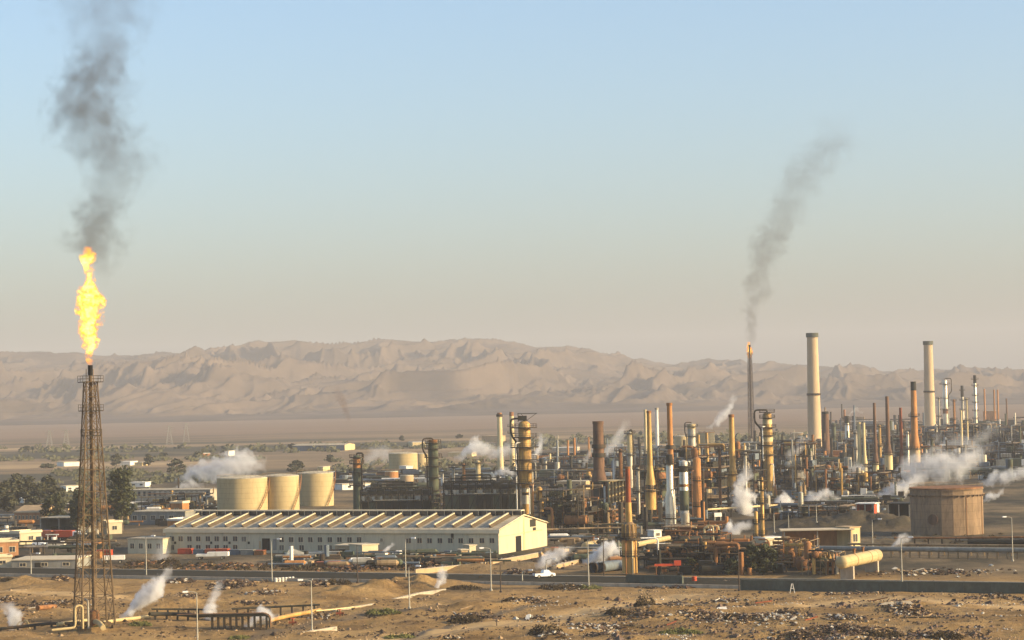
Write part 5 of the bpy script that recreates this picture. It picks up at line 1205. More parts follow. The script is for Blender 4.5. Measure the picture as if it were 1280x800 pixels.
wall('faint yard wall below the brown tank', [(1095, 676.5), (1290, 677.5)], 1.0, m='concrete', posts=False, name='yard_wall')

# ================================================================== LAMP POSTS
for args in ((39, 721, 693, 1, 'pale lamp post beside the sand mound, far left'), (183, 722, 671, 1, 'pale lamp post right of the near flare stack'), (340, 727, 675, 1, 'pale lamp post before the dark warehouse door'),
             (390, 789, 726, -1, 'tall lamp post at the bottom, left of centre'), (247, 806, 741, -1, 'lamp post cut off by the bottom edge, near the trestle'), (507.5, 730, 674, 1, 'pale lamp post, left of two near the kerb end'),
             (512, 764, 709, 1, 'lamp post standing on the sand below the kerb end'), (614, 740, 686, -1, 'pale lamp post right of the retaining wall foot'), (653, 729, 714, 1, 'very short white post near the white car'),
             (736, 734, 675, 1, 'pale lamp post before the big open pipe mouths'), (774, 704, 660, 1, 'lamp post behind the big open pipe mouths'), (1128, 740, 673, 1, 'lamp post at the wall, right of the golden vessel'),
             (1266, 702, 647, -1, 'lamp post near the right edge, beyond the brown tank'), (1091, 684, 650, 1, 'lamp post left of the brown tank'), (1021, 664, 630, 1, 'lamp post on the sand berm'),
             (968, 668, 640, 1, 'left one of two lamp posts behind the long building'), (986, 668, 641, 1, 'right one of two lamp posts behind the long building'), (683, 722, 700, 1, 'thin post above the white car')):
    lamp(args[4], args[0], args[1], args[2], args[3])
lamp('dark wooden pole in the middle of the warehouse yard', 447, 729, 681, dark=True, head=False, name='utility_pole', cat='pole', group='dark wooden poles')
lamp('dark wooden pole at the gate gap in the wall', 924, 739, 683, dark=True, head=False, name='utility_pole', cat='pole', group='dark wooden poles')
lamp('short dark pole right of the lamp by the retaining wall', 626, 741, 706, dark=True, head=False, name='utility_pole', cat='pole', group='dark wooden poles')
lamp('tall dark pole rising behind the big open pipe mouths', 755, 722, 662, dark=True, head=False, name='utility_pole', cat='pole', group='dark wooden poles')

# ================================================================== BUILDINGS
bldg('building', 'tan building with white eaves over arched openings, upper left', 18, 52, 642, 655, 14, 'brick', 'wall_tan', 7, gable=2.2, endm='wall_tan')
bldg('building', 'grey flat building with windows at the left edge', -8, 27, 668, 681, 9, 'grey', 'roof_grey', 4, door=.8)
bldg('building', 'small bright yellow building with one window, left of the red trucks', 25.5, 48, 667, 681, 6, 'wall_yellow', 'roof_light', 1, rz=40)
bldg('carport', 'long grey truck shed over the red trucks, left', 50, 101, 648.5, 667, 12, 'grey', 'roof_grey', open_=True, parapet=False)
bldg('building', 'small cream blockhouse left of the tall trees trunk, behind the flare stack', 134, 151, 654, 668, 6, 'wall_yellow', 'roof_light', 1, rz=30)
bldg('building', 'orange walled building at the left edge, nearer the road', -8, 21, 679, 698, 10, 'brick', 'wall_tan', 2, rz=20)
bldg('building', 'low cream hut before the orange building at the left edge', -8, 13, 698, 709.5, 5, 'wall_yellow', 'wall_tan', 1, rz=20)
bldg('long_shed', 'long low shed with a pale flat roof beside the road, left', 15, 97, 701, 712.5, 14, 'grey', 'roof_light', 3, door=.35, parapet=False, rz=-4)
bldg('building', 'grey low office with dark windows at the left end of the warehouse', 160, 206, 674, 692, 9, 'wall_grey', 'roof_grey', 4, wh=(.35, .7), parapet=False)
bldg('building', 'orange building with a bright white parapet behind the warehouse left end', 209, 246, 646, 668, 10, 'orange', 'roof_grey', 3, parapet='white', depth=740)
bldg('building', 'small orange tower room beyond the warehouse left end', 213.5, 229, 629.5, 652, 5, 'orange', 'roof_light', 1)
bldg('long_building', 'long dark office block with a band of windows left of the tanks', 158, 268, 613.5, 632, 14, 'concrete', 'roof_grey', 16, wh=(.62, .92), parapet=False)
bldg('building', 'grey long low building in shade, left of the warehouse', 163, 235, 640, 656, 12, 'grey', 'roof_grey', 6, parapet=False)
bldg('long_shed', 'very long hazy grey shed far behind the three tanks', 366, 432, 557.5, 564, 26, 'blue_grey', 'roof_grey', 0, gable=1.2, endm='cream', rz=-14)
bldg('building', 'brightly lit yellow shed end in the warehouse yard', 453, 472, 682, 698, 6, 'wall_yellow', 'roof_light', 0, rz=38, parapet=False)
bldg('long_shed', 'low tan shed attached left of the brightly lit yellow one', 419, 454, 682.5, 696, 7, 'wall_tan', 'roof_light', 2, parapet=False)
bldg('building', 'small bright yellow box near the retaining wall, right of the yard', 587, 595, 682.5, 695, 3, 'wall_yellow', 'roof_light', 0, rz=35, parapet=False)
bldg('building', 'small tan box left of the bright yellow one in the yard', 577, 585, 688, 698, 3, 'wall_tan', 'roof_light', 0, rz=20, parapet=False)
bldg('canopy_building', 'long flat roofed building with pale columns and dark bays, right', 980, 1064, 664, 690, 6, 'brick', 'roof_light', open_=True, parapet=False, rz=-3, over=.8)
bldg('building', 'tall cream block at the right end of the long columned building', 1063, 1077, 659.5, 688, 5, 'cream', 'wall_tan', 1, rz=35, parapet=False)
bldg('building', 'bright low cream hut between the slender columns and long building', 957, 981, 673, 682, 5, 'wall_yellow', 'white', 0, rz=30, parapet=False)
bldg('carport', 'small white roofed shelter over red pumps on the berm', 1070, 1092, 641, 653, 6, 'red', 'white', open_=True, parapet=False)
bldg('building', 'tiny white kiosk right of the white roofed shelter', 1096, 1100, 641, 652, 3, 'white', 'white', 0, rz=30, parapet=False)
bldg('carport', 'dark open shed left of the brown tank', 1110, 1136, 632.5, 649, 10, 'dark', 'dark', open_=True, parapet=False)
bldg('building', 'small white cabin on the deck below the golden heater stack', 816, 826, 655, 665, 3, 'white', 'white', 1, rz=35, depth=690, parapet=False)
bldg('building', 'hazy cream block, left of three behind the brown furnace stack', 706, 714, 580, 588, 10, 'wall_yellow', 'white', 0, rz=30, parapet=False)
bldg('building', 'hazy cream block, middle of three behind the brown furnace stack', 725, 733, 581, 591, 10, 'wall_yellow', 'white', 0, rz=30, parapet=False)
bldg('building', 'hazy cream block, touching the brown furnace stack', 733.5, 742, 580, 590, 10, 'cream', 'white', 0, rz=30, parapet=False)
bldg('building', 'tan flat block below the hazy cream blocks', 696, 732, 602, 612, 10, 'wall_tan', 'roof_light', 5, parapet=False)
bldg('building', 'tan hazy block left of the cream chimney, on the plain', 602, 622, 545.5, 552.5, 20, 'wall_tan', 'wall_tan', 0, parapet=False)
bldg('building', 'pale hut on the plain behind the grey green gooseneck column', 516, 532, 553, 559, 12, 'cream', 'white', 0, rz=20, parapet=False)
for i, (a, c, yt, yb, m_, lab) in enumerate((
    (80, 98, 578, 583, 'white', 'long pale hut in the tan field left of the flare stack'), (150, 163, 577.5, 582, 'white', 'pale hut right of the flare stack, far field'),
    (168, 178, 578.5, 582.5, 'cream', 'small cream hut in the far field, right of the white hut'), (30, 43, 623.5, 629, 'white', 'small white hut above the tan building, left'),
    (-4, 12, 625, 633, 'cream', 'cream hut at the left edge below the trees'), (162, 182, 603.5, 609, 'white', 'white low roof left of the steam'),
    (83, 99, 608.5, 615, 'white', 'white low roof behind the flare stack lattice'), (66, 86, 631, 637, 'wall_tan', 'tan low roof behind the dark tree, left'),
    (281, 286, 564, 570, 'white', 'tiny white tower on the plain above the steam'), (252, 262, 567, 571, 'rust', 'tiny reddish hut on the plain left of the white tower'),
    (397, 404, 584, 589, 'cream', 'tiny cream hut above the rightmost cream tank'), (404, 420, 590.5, 595, 'white', 'white roof peeping over the rightmost cream tank'),
    (428, 462, 606, 613, 'white', 'white roofed shed behind the grey green column'), (430, 440, 596, 602, 'cream', 'cream shed left of the grey green column'),
    (452, 470, 592, 600, 'blue_grey', 'blue grey shed right of the grey green column'), (508, 516, 583, 593, 'white', 'bright white box before the far cream tank'),
    (560, 590, 566, 571, 'cream', 'hazy cream shed under the steam behind the black structure'), (690, 720, 560, 564, 'concrete', 'thin pale shed on the plain right of the gable column'),
    (760, 780, 575, 583, 'blue_grey', 'hazy grey shed right of the brown furnace stack'), (824, 842, 578, 590, 'wall_tan', 'tan hazy shed behind the brown orange stack'),
    (890, 908, 570, 577, 'white', 'hazy white shed right of the orange tank'), (1184, 1214, 550, 556, 'orange', 'orange hazy shed below the slim columns'),
    (1229, 1245, 514, 528, 'orange', 'orange furnace block in the haze at the right'), (1258, 1282, 542, 550, 'cream', 'cream shed at the right edge in the haze'),
    (1265, 1270, 567, 575, 'white', 'tiny bright white tank house at the right edge'), (930, 942, 596, 606, 'cream', 'cream shed behind the steam, left of the gooseneck duct'),
    (1018, 1030, 604, 612, 'white', 'white shed in the steam before the distant furnace'), (1140, 1150, 572, 582, 'orange', 'orange box at the foot of the black topped chimney'))):
    bldg('hut' if c - a < 25 else 'shed', lab, a, c, yt, yb, 8 if yb > 590 else 14, m_, 'white' if i % 2 else 'roof_light', 2 if (yb > 600 and c - a > 14) else 0, rz=-12 if i % 3 else 30, parapet=False)
# orange furnace hump on its side, tent roof in the yard
x, y = G(353, 704); t = T('tent_roof', 'grey pitched canvas roof over scrap in the warehouse yard', 'canopy', (x, y, 0))
Lt = 42 * y / F
b = MB(); b.add([(0, 0, .9), (Lt, 0, .8), (Lt * .85, 7, 1.3), (1.5, 7, 3.4), (0, 0, 1.0), (Lt, 0, .9), (Lt * .85, 7, 1.4), (1.5, 7, 3.5)], [(4, 5, 6, 7), (0, 3, 2, 1), (0, 1, 5, 4), (1, 2, 6, 5), (2, 3, 7, 6), (3, 0, 4, 7)]); b.build('canvas', 'grey', t, smooth=False)
for xx, yy, hh in ((.1, .1, .9), (Lt - .1, .1, .8), (1.5, 6.9, 3.3), (Lt * .84, 6.9, 1.3)): b = MB(); b.bar((xx, yy, -.3), (xx, yy, hh), .15); b.build('post', 'pole', t)
# signboard
x, y = G(898, 664); t = T('signboard', 'blank white signboard behind the orange column', 'sign', (x, y, 0), R(20))
b = MB(); mp = y / F; b.box(-5 * mp, 5 * mp, -.1, .1, (664 - 646) * mp, (664 - 641) * mp); b.build('board', 'white', t, smooth=False)
for s in (-4, 4): b = MB(); b.bar((s * mp, .2, -.3), (s * mp, .2, (664 - 642) * mp), .25); b.build('post', 'pole', t)
# small white A shaped trestle by the right-hand wall
x, y = G(990.5, 742); t = T('trestle_stand', 'small white A shaped stand before the right hand wall', 'stand', (x, y, H(x, y)))
for s in (-1, 1): b = MB(); b.bar((s * .55, 0, -.2), (s * .1, 0, 2.0), .16); b.build('leg', 'white', t)
b = MB(); b.bar((-.3, 0, 1.0), (.3, 0, 1.0), .12); b.build('crossbar', 'white', t)

# containers
def container(label, px, yb, wpx, hpx, m, rz=-12, group='shipping containers in the warehouse yard'):
    x, y = G(px, yb); mp = y / F; L_, h = wpx * mp, hpx * mp; t = T('shipping_container', label, 'container', (x, y, H(x, y)), R(rz), group)
    b = MB(); n = int(L_ / .35)
    b.box(.06, L_ - .06, .06, 2.38, .05, h - .1)
    for i in range(n): b.box(.1 + (L_ - .2) * i / n, .1 + (L_ - .2) * (i + .5) / n, .02, .06, .2, h - .2)
    b.build('body', m, t, smooth=False)
    b = MB()
    for xx in (0, L_ - .14):
        for yy in (0, 2.3): b.box(xx, xx + .14, yy, yy + .14, 0, h)
    for yy in (0, 2.3): b.box(.141, L_ - .141, yy, yy + .14, h - .14, h); b.box(.141, L_ - .141, yy, yy + .14, 0, .14)
    b.build('frame', m, t, smooth=False)
    b = MB(); b.box(L_ + .003, L_ + .05, .15, 1.18, .15, h - .16); b.box(L_ + .003, L_ + .05, 1.22, 2.28, .15, h - .16)
    for yy in (.5, .9, 1.5, 2.0): b.bar((L_ + .1, yy, .15), (L_ + .1, yy, h - .15), .05)
    b.build('door', m, t, smooth=False)
    b = MB(); b.box(-.02, L_ + .02, -.02, 2.46, h + .003, h + .08); b.build('roof', 'red_roof' if 'red' in m or m == 'rust' else m, t, smooth=False)
for a in ((222, 692.5, 18, 6.5, 'red', 'bright red container, first from the left along the warehouse'), (241, 693, 14, 6, 'blue_grey', 'blue grey container between two red ones along the warehouse'),
          (256, 693, 13, 6.2, 'red_roof', 'faded red container, second red one along the warehouse'), (270, 693.2, 15, 6.8, 'red', 'bright red container, third from the blue grey one'),
          (286, 693.5, 14, 6, 'blue_grey', 'blue grey container before the lower windows'), (301, 693.8, 16, 6, 'grey', 'grey container near the warehouse door'),
          (318, 694, 12, 5.5, 'rust', 'rusty container left of the dark warehouse door'), (374, 709, 16, 7, 'wall_tan', 'tan container behind the road, under the tent roof edge'),
          (409.5, 710, 14, 7.6, 'red', 'bright orange red container behind the road in the yard'), (394, 709.5, 13, 6.5, 'rust', 'rusty container beside the orange red one'),
          (563, 688, 5, 5.5, 'red', 'small red box by the warehouse right part, left one'), (572.5, 690, 6, 6, 'red', 'small red box by the warehouse right part, right one'),
          (596, 699, 19, 7, 'rust_red', 'dark red container by the retaining wall'), (120, 697.5, 18, 9.5, 'red', 'red container seen through the flare stack lattice'),
          (688, 690, 8, 5, 'red', 'small red box on the bank right of the gable')):
    container(a[5], a[0], a[1], a[2], a[3], a[4])

# vehicles
def wheel(parent, x, y, r=.38, w=.26):
    b = MB(); b.path([(x, y - w / 2, r), (x, y + w / 2, r)], r, 18); o = b.build('wheel', 'rubber', parent)
    b = MB(); b.path([(x, y - w / 2 - .015, r), (x, y + w / 2 + .015, r)], r * .55, 14); b.build('rim', 'silver_dull', o)
def car(label, px, yb, rz, m='car_paint', zoff=0, pickup=True, L_=5.0, name='parked_car', cat='car'):
    x, y = G(px, yb); t = T(name, label, cat, (x, y, H(x, y) + zoff), R(rz))
    w = .9
    if pickup: side = [(-2.5, .45), (-2.5, 1.05), (-.45, 1.08), (-.25, 1.72), (.95, 1.74), (1.55, 1.12), (2.4, 1.0), (2.52, .75), (2.52, .42)]
    else: side = [(-2.2, .4), (-2.25, .95), (-1.75, 1.0), (-1.3, 1.45), (.2, 1.48), (.95, 1.0), (2.1, .88), (2.2, .6), (2.2, .38)]
    k = L_ / 5.0; side = [(a * k, c) for a, c in side]
    b = MB(); n = len(side); vs = []
    for yy, ins in ((-w, 0), (-w + .1, .0), (w - .1, 0), (w, 0)):
        for a, c in side:
            s = .14 if c > 1.2 else 0; yv = yy * (1 - s); vs.append((a, yv, c - (.04 if abs(yy) == w else 0)))
    fs = [(j * n + i, j * n + (i + 1) % n, (j + 1) * n + (i + 1) % n, (j + 1) * n + i) for j in range(3) for i in range(n)] + [tuple(range(n)), tuple(3 * n + i for i in range(n - 1, -1, -1))]
    b.add(vs, fs); b.build('body', m, t)
    tx0, tx1 = (-.2, .85) if pickup else (-1.15, .15)
    for s in (-1, 1):
        b = MB(); yy = s * (w * .9); b.add([(tx0 * k, yy, 1.15), ((tx1 + .45) * k, yy, 1.15), (tx1 * k, s * w * .87 , 1.62 if pickup else 1.38), ((tx0 + .08) * k, s * w * .87, 1.62 if pickup else 1.38)], [(0, 1, 2, 3)]); b.build('side_window', 'glass', t, smooth=False)
    b = MB(); q = [(side[-4][0] if 0 else (1.5 * k if pickup else .92 * k), -.72, 1.16 if pickup else 1.03), (1.5 * k if pickup else .92 * k, .72, 1.16 if pickup else 1.03), (1.02 * k if pickup else .28 * k, .62, 1.68 if pickup else 1.43), (1.02 * k if pickup else .28 * k, -.62, 1.68 if pickup else 1.43)]
    q = [(a + .03, c, d + .03) for a, c, d in q]; b.add(q, [(0, 1, 2, 3)]); b.build('windscreen', 'glass', t, smooth=False)
    for s in (-1, 1): b = MB(); b.cbox((side[-2][0] - .02, s * .68, .78), (.06, .3, .16)); b.build('headlight', 'lamp_glass', t, smooth=False)
    for s in (-1, 1): b = MB(); b.cbox((side[1][0] - .01, s * .72, .85), (.05, .16, .3)); b.build('tail_light', 'red', t, smooth=False)
    b = MB(); b.cbox((side[-1][0] + .03, 0, .5), (.14, 1.7, .18)); b.cbox((side[0][0] - .03, 0, .5), (.14, 1.7, .18)); b.build('bumper', 'steel_dark', t, smooth=False)
    for xx in (-1.55 * k, 1.6 * k):
        for s in (-1, 1): wheel(t, xx, s * (w - .1))
    if pickup: b = MB(); b.box(-2.4 * k, -.5 * k, -.75, .75, 1.02 + .07, 1.02 + .075); b.build('cargo_bed', 'steel_dark', t, smooth=False)
car('white pickup driving on the dark road, centre', 680, 725.5, 22, zoff=.62 - H(*G(680, 725.5)))
def truck(label, px, yb, m='red', rz=-12, cabm=None, k=1.0, box=True):
    x, y = G(px, yb); t = T('truck', label, 'truck', (x, y, H(x, y)), R(rz), 'trucks parked at the shed')
    b = MB(); b.add([(2.2, -1.1, .6), (4.2, -1.1, .6), (4.25, -1.1, 1.6), (3.9, -1.05, 2.7), (2.2, -1.05, 2.8), (2.2, 1.1, .6), (4.2, 1.1, .6), (4.25, 1.1, 1.6), (3.9, 1.05, 2.7), (2.2, 1.05, 2.8)],
                    [(0, 1, 2, 3, 4), (9, 8, 7, 6, 5), (0, 5, 6, 1), (1, 6, 7, 2), (2, 7, 8, 3), (3, 8, 9, 4), (4, 9, 5, 0)]); b.build('cab', cabm or m, t, smooth=False)
    b = MB(); b.add([(4.27, -.95, 1.65), (4.27, .95, 1.65), (3.97, .9, 2.55), (3.97, -.9, 2.55)], [(0, 1, 2, 3)]); b.build('windscreen', 'glass', t, smooth=False)
    b = MB(); b.add([(2.7, -1.12, 1.65), (3.9, -1.12, 1.65), (3.7, -1.1, 2.45), (2.7, -1.1, 2.5)], [(0, 1, 2, 3)]); b.build('side_window', 'glass', t, smooth=False)
    b = MB(); b.box(-4, 2.1, -1.2, 1.2, 1.0, 3.0 if box else 1.5); b.build('cargo_box' if box else 'tank_body', m, t, smooth=False)
    b = MB(); b.box(-4, 2.19, -.5, .5, .6, .99); b.build('chassis', 'steel_dark', t, smooth=False)
    for xx in (-3, -1.8, 3.2):
        for s in (-1, 1): wheel(t, xx, s * .95, .5, .3)
truck('red truck, leftmost under the grey truck shed', 58, 675, 'red_roof'); truck('rusty red truck in the middle of the truck shed', 68, 674.5, 'rust_red'); truck('bright red truck with a white cab before the truck shed', 84, 675, 'red', cabm='car_paint')
car('small white car parked behind the long low shed, left', 49, 682.5, -8, pickup=False, L_=4.4)
car('white car in the yard left of the tan building', 8, 668, -8, pickup=False, L_=4.4)
t = T('flatbed_trailer', 'pale flat trailer right of the long low shed', 'trailer', (*G(128, 705), 0), R(6))
b = MB(); b.box(0, 5.8, 0, 2.3, 1.0, 2.1); b.build('body', 'white', t, smooth=False)
for xx in (1, 4.6):
    for yy in (.1, 2.2): wheel(t, xx, yy, .45)
t = T('flatbed_trailer', 'long pale slab trailer below the red containers', 'trailer', (*G(245, 700), 0), R(-4))
b = MB(); b.box(0, 8.6, 0, 2.3, .9, 1.5); b.box(3, 8.6, 0, 2.3, 1.5, 2.0); b.build('body', 'white', t, smooth=False)
for xx in (1, 7):
    for yy in (.1, 2.2): wheel(t, xx, yy, .42)
x, y = G(836, 721.6); t = T('red_barrier', 'long red beam lying on top of the dark wall, centre', 'barrier', (x, y, 0))
b = MB(); b.box(-2.9, 3.0, 5, 5.5, 3.3 - 1.1, 3.8 - 1.1); b.box(1.6, 3.2, 4.9, 5.6, 2.3, 3.4); b.build('beam', 'red', t, smooth=False)
for s in (-2.5, 2.5): b = MB(); b.box(s - .1, s + .1, 5.1, 5.4, -.3, 2.2); b.build('post', 'rust', t, smooth=False)
x, y = G(868, 729.5); t = T('oil_drum', 'dark red drum standing in the gate gap, right of the wall end', 'drum', (x, y, H(x, y)))
b = MB(); b.lathe([(.55, 0), (.55, 1.5), (.5, 1.55)], 16); b.build('drum_body', 'red', t)
b = MB(); b.ring(.53, .6, .5, .56, 16); b.ring(.53, .6, 1.0, 1.06, 16); b.build('hoop', 'rust_red', t)
for i in range(6):
    x, y = G(345 + i * 4.2, 727.5 - i * .3); t = T('barrel', ('white barrel in a row behind the rubble, left of the mound'), 'barrel', (x, y, H(x, y)), 0, 'white barrels in a row')
    b = MB(); b.lathe([(.32, 0), (.34, .3), (.34, .7), (.31, .95)], 12); b.build('barrel_body', 'white', t); b = MB(); b.ring(.33, .37, .28, .33, 12); b.ring(.33, .37, .64, .69, 12); b.build('hoop', 'steel_dark', t)
# rusty valve stations by the ditch
for i, (px, yb, lab) in enumerate(((366, 781, 'rusty red valve station at the pipe end, left of the lamp'), (425, 771, 'rusty red valve station at the start of the pale kerb'))):
    x, y = G(px, yb); t = T('valve_station', lab, 'valve', (x, y, H(x, y))); b = MB(); b.tube((0, 0, 0), (0, 0, 1.2), .16); b.tube((-.7, 0, .5), (.7, 0, .5), .22); b.build('valve_body', 'rust_red', t)
    b = MB(); b.ring(.35, .42, 1.25, 1.32, 14); b.bar((-.36, 0, 1.28), (.36, 0, 1.28), .05); b.bar((0, -.36, 1.28), (0, .36, 1.28), .05); b.build('handwheel', 'red', t)
    b = MB(); b.tube((-.8, 0, .5), (-.72, 0, .5), .35); b.tube((.72, 0, .5), (.8, 0, .5), .35); b.build('flange', 'rust', t)
# wooden stake near the bottom
x, y = G(621, 785); t = T('wooden_post', 'short dark stake with a shadow on the sand track, bottom centre', 'post', (x, y, H(x, y)))
b = MB(); b.bar((0, 0, -.2), (0, 0, 1.2), .16); b.build('stake', 'pole_dark', t); b = MB(); b.bar((-.3, 0, .9), (.5, 0, .95), .1); b.build('board', 'pole_dark', t)

# far pylons
for i, (px, yb) in enumerate(((62, 562), (83, 561), (212, 556), (233, 553))):
    x, y = G(px, yb); mp = y / F; t = T('power_pylon', ('faint lattice pylon on the plain, leftmost of the far line', 'faint lattice pylon left of the near flare stack', 'faint lattice pylon right of the near flare stack', 'faint lattice pylon on the plain, rightmost of the far line')[i], 'pylon', (x, y, H(x, y)), 0, 'far power pylons')
    h = 24 * mp; b = MB()
    for s in (-1, 1):
        for q in (-1, 1): b.bar((s * 3, q * 3, 0), (s * .5, q * .5, h), .3)
    for k in range(8):
        f, f2 = k / 8, (k + 1) / 8; a, c = 3 - 2.5 * f, 3 - 2.5 * f2
        b.bar((-a, -a, h * f), (c, -c, h * f2), .16); b.bar((a, -a, h * f), (-c, -c, h * f2), .16)
    b.build('tower_frame', 'pole', t); 
    for zz in (.72, .84, .96): b = MB(); b.bar((-4, 0, h * zz), (4, 0, h * zz), .3); b.build('cross_arm', 'pole', t)

# ================================================================== TREES AND BUSHES
tree('tall ragged dark tree right of the near flare stack', 151, 664, 34, 76, seed=3, n=3600, ls=.42, blobs=16, name='eucalyptus_tree', trunk=.45)
tree('dark tree seen through the flare stack lattice', 104, 668, 36, 52, seed=4, n=2600, ls=.42, blobs=12)
tree('round dark tree left of the flare stack, near the truck shed', 66, 655, 30, 34, seed=5, n=1800, ls=.42, blobs=10)
tree('dark tree touching the left side of the flare stack lattice', 92, 660, 14, 34, seed=6, n=900, ls=.4, blobs=8)
tg = 'grove of grey green trees at the left'
for i, (px, yb, w_, h_, lab) in enumerate(((3, 634, 26, 32, 'grey tree at the left edge of the grove'), (20, 632, 22, 38, 'tallest grey tree of the grove at the left'), (34, 630, 22, 33, 'grey tree in the middle of the grove'), (48, 632, 20, 26, 'grey tree, right of the middle of the grove'),
                                  (60, 631, 22, 36, 'grey tree at the right end of the grove'), (74, 630, 14, 20, 'small grey tree right of the grove'), (10, 640, 22, 20, 'low grey tree in front of the grove'), (40, 641, 24, 18, 'low grey tree before the middle of the grove'))):
    tree(lab, px, yb, w_, h_, m='leaf_grey', n=1100, ls=.55, seed=20 + i, group=tg, low=.05)
tf = 'far trees scattered on the plain'
for i, (px, yb, w_, h_, lab) in enumerate(((146, 582, 14, 14, 'far dark tree right of the flare stack'), (187, 582, 12, 14, 'far dark tree above the white roof'), (221, 593, 24, 18, 'wide dark tree left of the steam above the tanks'), (160, 600, 16, 14, 'tree top beyond the tall ragged tree'),
     (33, 563, 14, 5, 'tiny blue green clump on the far plain'), (248, 572, 14, 7, 'low dark clump left of the white tower'), (371, 592, 22, 16, 'dark round tree between the cream tanks'), (413, 578, 8, 9, 'small dark tree above the rightmost tank'), (365, 561, 9, 6, 'small tree at the left end of the hazy shed'),
     (500, 609, 14, 7, 'dark tree clump, third from the grey green column'), (467, 609, 12, 7, 'dark tree clump, first right of the grey green column'), (483, 609, 13, 7, 'dark tree clump, second right of the grey green column'), (503, 551, 6, 6, 'tiny tree on the plain above the far cream tank'),
     (700, 600, 18, 10, 'dark clump right of the gable column'), (720, 596, 22, 9, 'dark clump under the hazy cream blocks'), (700, 622, 10, 16, 'dark tree right of the tall column base'), (60, 585, 18, 5, 'low scrubby clump in the tan field'), (205, 570, 10, 4, 'flat clump on the far plain, left'),
     (690, 640, 40, 26, 'dark spreading tree before the process structure, right of the gable'), (1130, 604, 24, 12, 'black smudge of trees in the steam bank'), (1240, 600, 22, 9, 'dark trees right of the brown tank top'), (575, 548, 9, 5, 'tiny bush on the plain above the steam'))):
    tree(lab, px, yb, w_, h_, m='leaf_grey' if yb < 615 else 'leaf', n=420 if yb < 615 else 900, ls=.7 if yb < 615 else .45, blobs=7, seed=50 + i, group=tf, low=0)
tree('dark green tree behind the wall, left one beside the pipe maze', 938, 716, 24, 34, seed=80, n=2000, ls=.28, low=0)
tree('dark green tree behind the wall, right one below the slender columns', 956, 718, 26, 36, seed=81, n=2000, ls=.28, low=0)
tree('small dark tree left of the pair, in the pipe maze', 912, 719, 20, 20, seed=82, n=900, ls=.25, low=0)
tree('low dark tree at the foot of the red brown stack', 860, 716, 18, 18, seed=83, n=900, ls=.25, low=0)
for i, (px, yb, w_, h_, m_, lab) in enumerate(((700, 737, 60, 8, 'scrub', 'brown scrub row beyond the white car'), (735, 736, 36, 5, 'grass', 'green weeds at the foot of the lamp by the open pipes'), (420, 731, 40, 8, 'scrub', 'dark scrub behind the mound, centre left'),
     (580, 737, 46, 6, 'scrub', 'dark green scrub in the hollow beside the small steam jet'), (480, 769, 46, 7, 'grass', 'green weeds below the pale kerb'), (585, 777, 50, 9, 'scrub', 'dark scrub pile right of the lamp on the sand'), (683, 795, 46, 16, 'scrub', 'large brown dead bush, bottom centre'),
     (806, 762, 28, 17, 'scrub', 'dark bush heap left of the grey rubble'), (770, 772, 30, 9, 'scrub', 'dark low bush left of the rubble field'), (640, 757, 26, 6, 'scrub', 'low dark bush on the ridge above the track'), (6, 726, 40, 6, 'scrub', 'dark weeds beside the road, far left'),
     (120, 789, 30, 5, 'grass', 'green weeds around the flare stack legs'), (175, 785, 30, 6, 'grass', 'green weeds under the pale pipe'), (916, 777, 22, 6, 'scrub', 'black low bush below the pale rubble'), (1100, 797, 60, 8, 'scrub', 'dark bushes at the bottom right'), (1180, 798, 50, 8, 'scrub', 'dark bushes near the bottom right corner'),
     (850, 792, 60, 8, 'grass', 'green weeds at the bottom, right of centre'), (500, 797, 40, 5, 'grass', 'sparse green weeds at the bottom edge'), (300, 796, 30, 5, 'grass', 'green weeds in front of the trestle'), (600, 725, 10, 5, 'scrub', 'small bush by the retaining wall foot'), (255, 707, 30, 6, 'scrub', 'dark scrub row by the road, left yard'), (290, 708, 34, 6, 'scrub', 'dark scrub row by the road, right of the left yard'), (170, 706, 30, 7, 'scrub', 'brown scrub right of the flat trailer'), (480, 708, 34, 6, 'scrub', 'scrub by the road below the yellow shed'), (540, 706, 40, 8, 'scrub', 'scrub in the yard left of the retaining wall'), (210, 704, 30, 7, 'scrub', 'dark scrub under the drifting steam, left yard'))):
    bush(lab, px, yb, w_, h_, m_, n=int(260 + w_ * 12), seed=i, ls=.2)

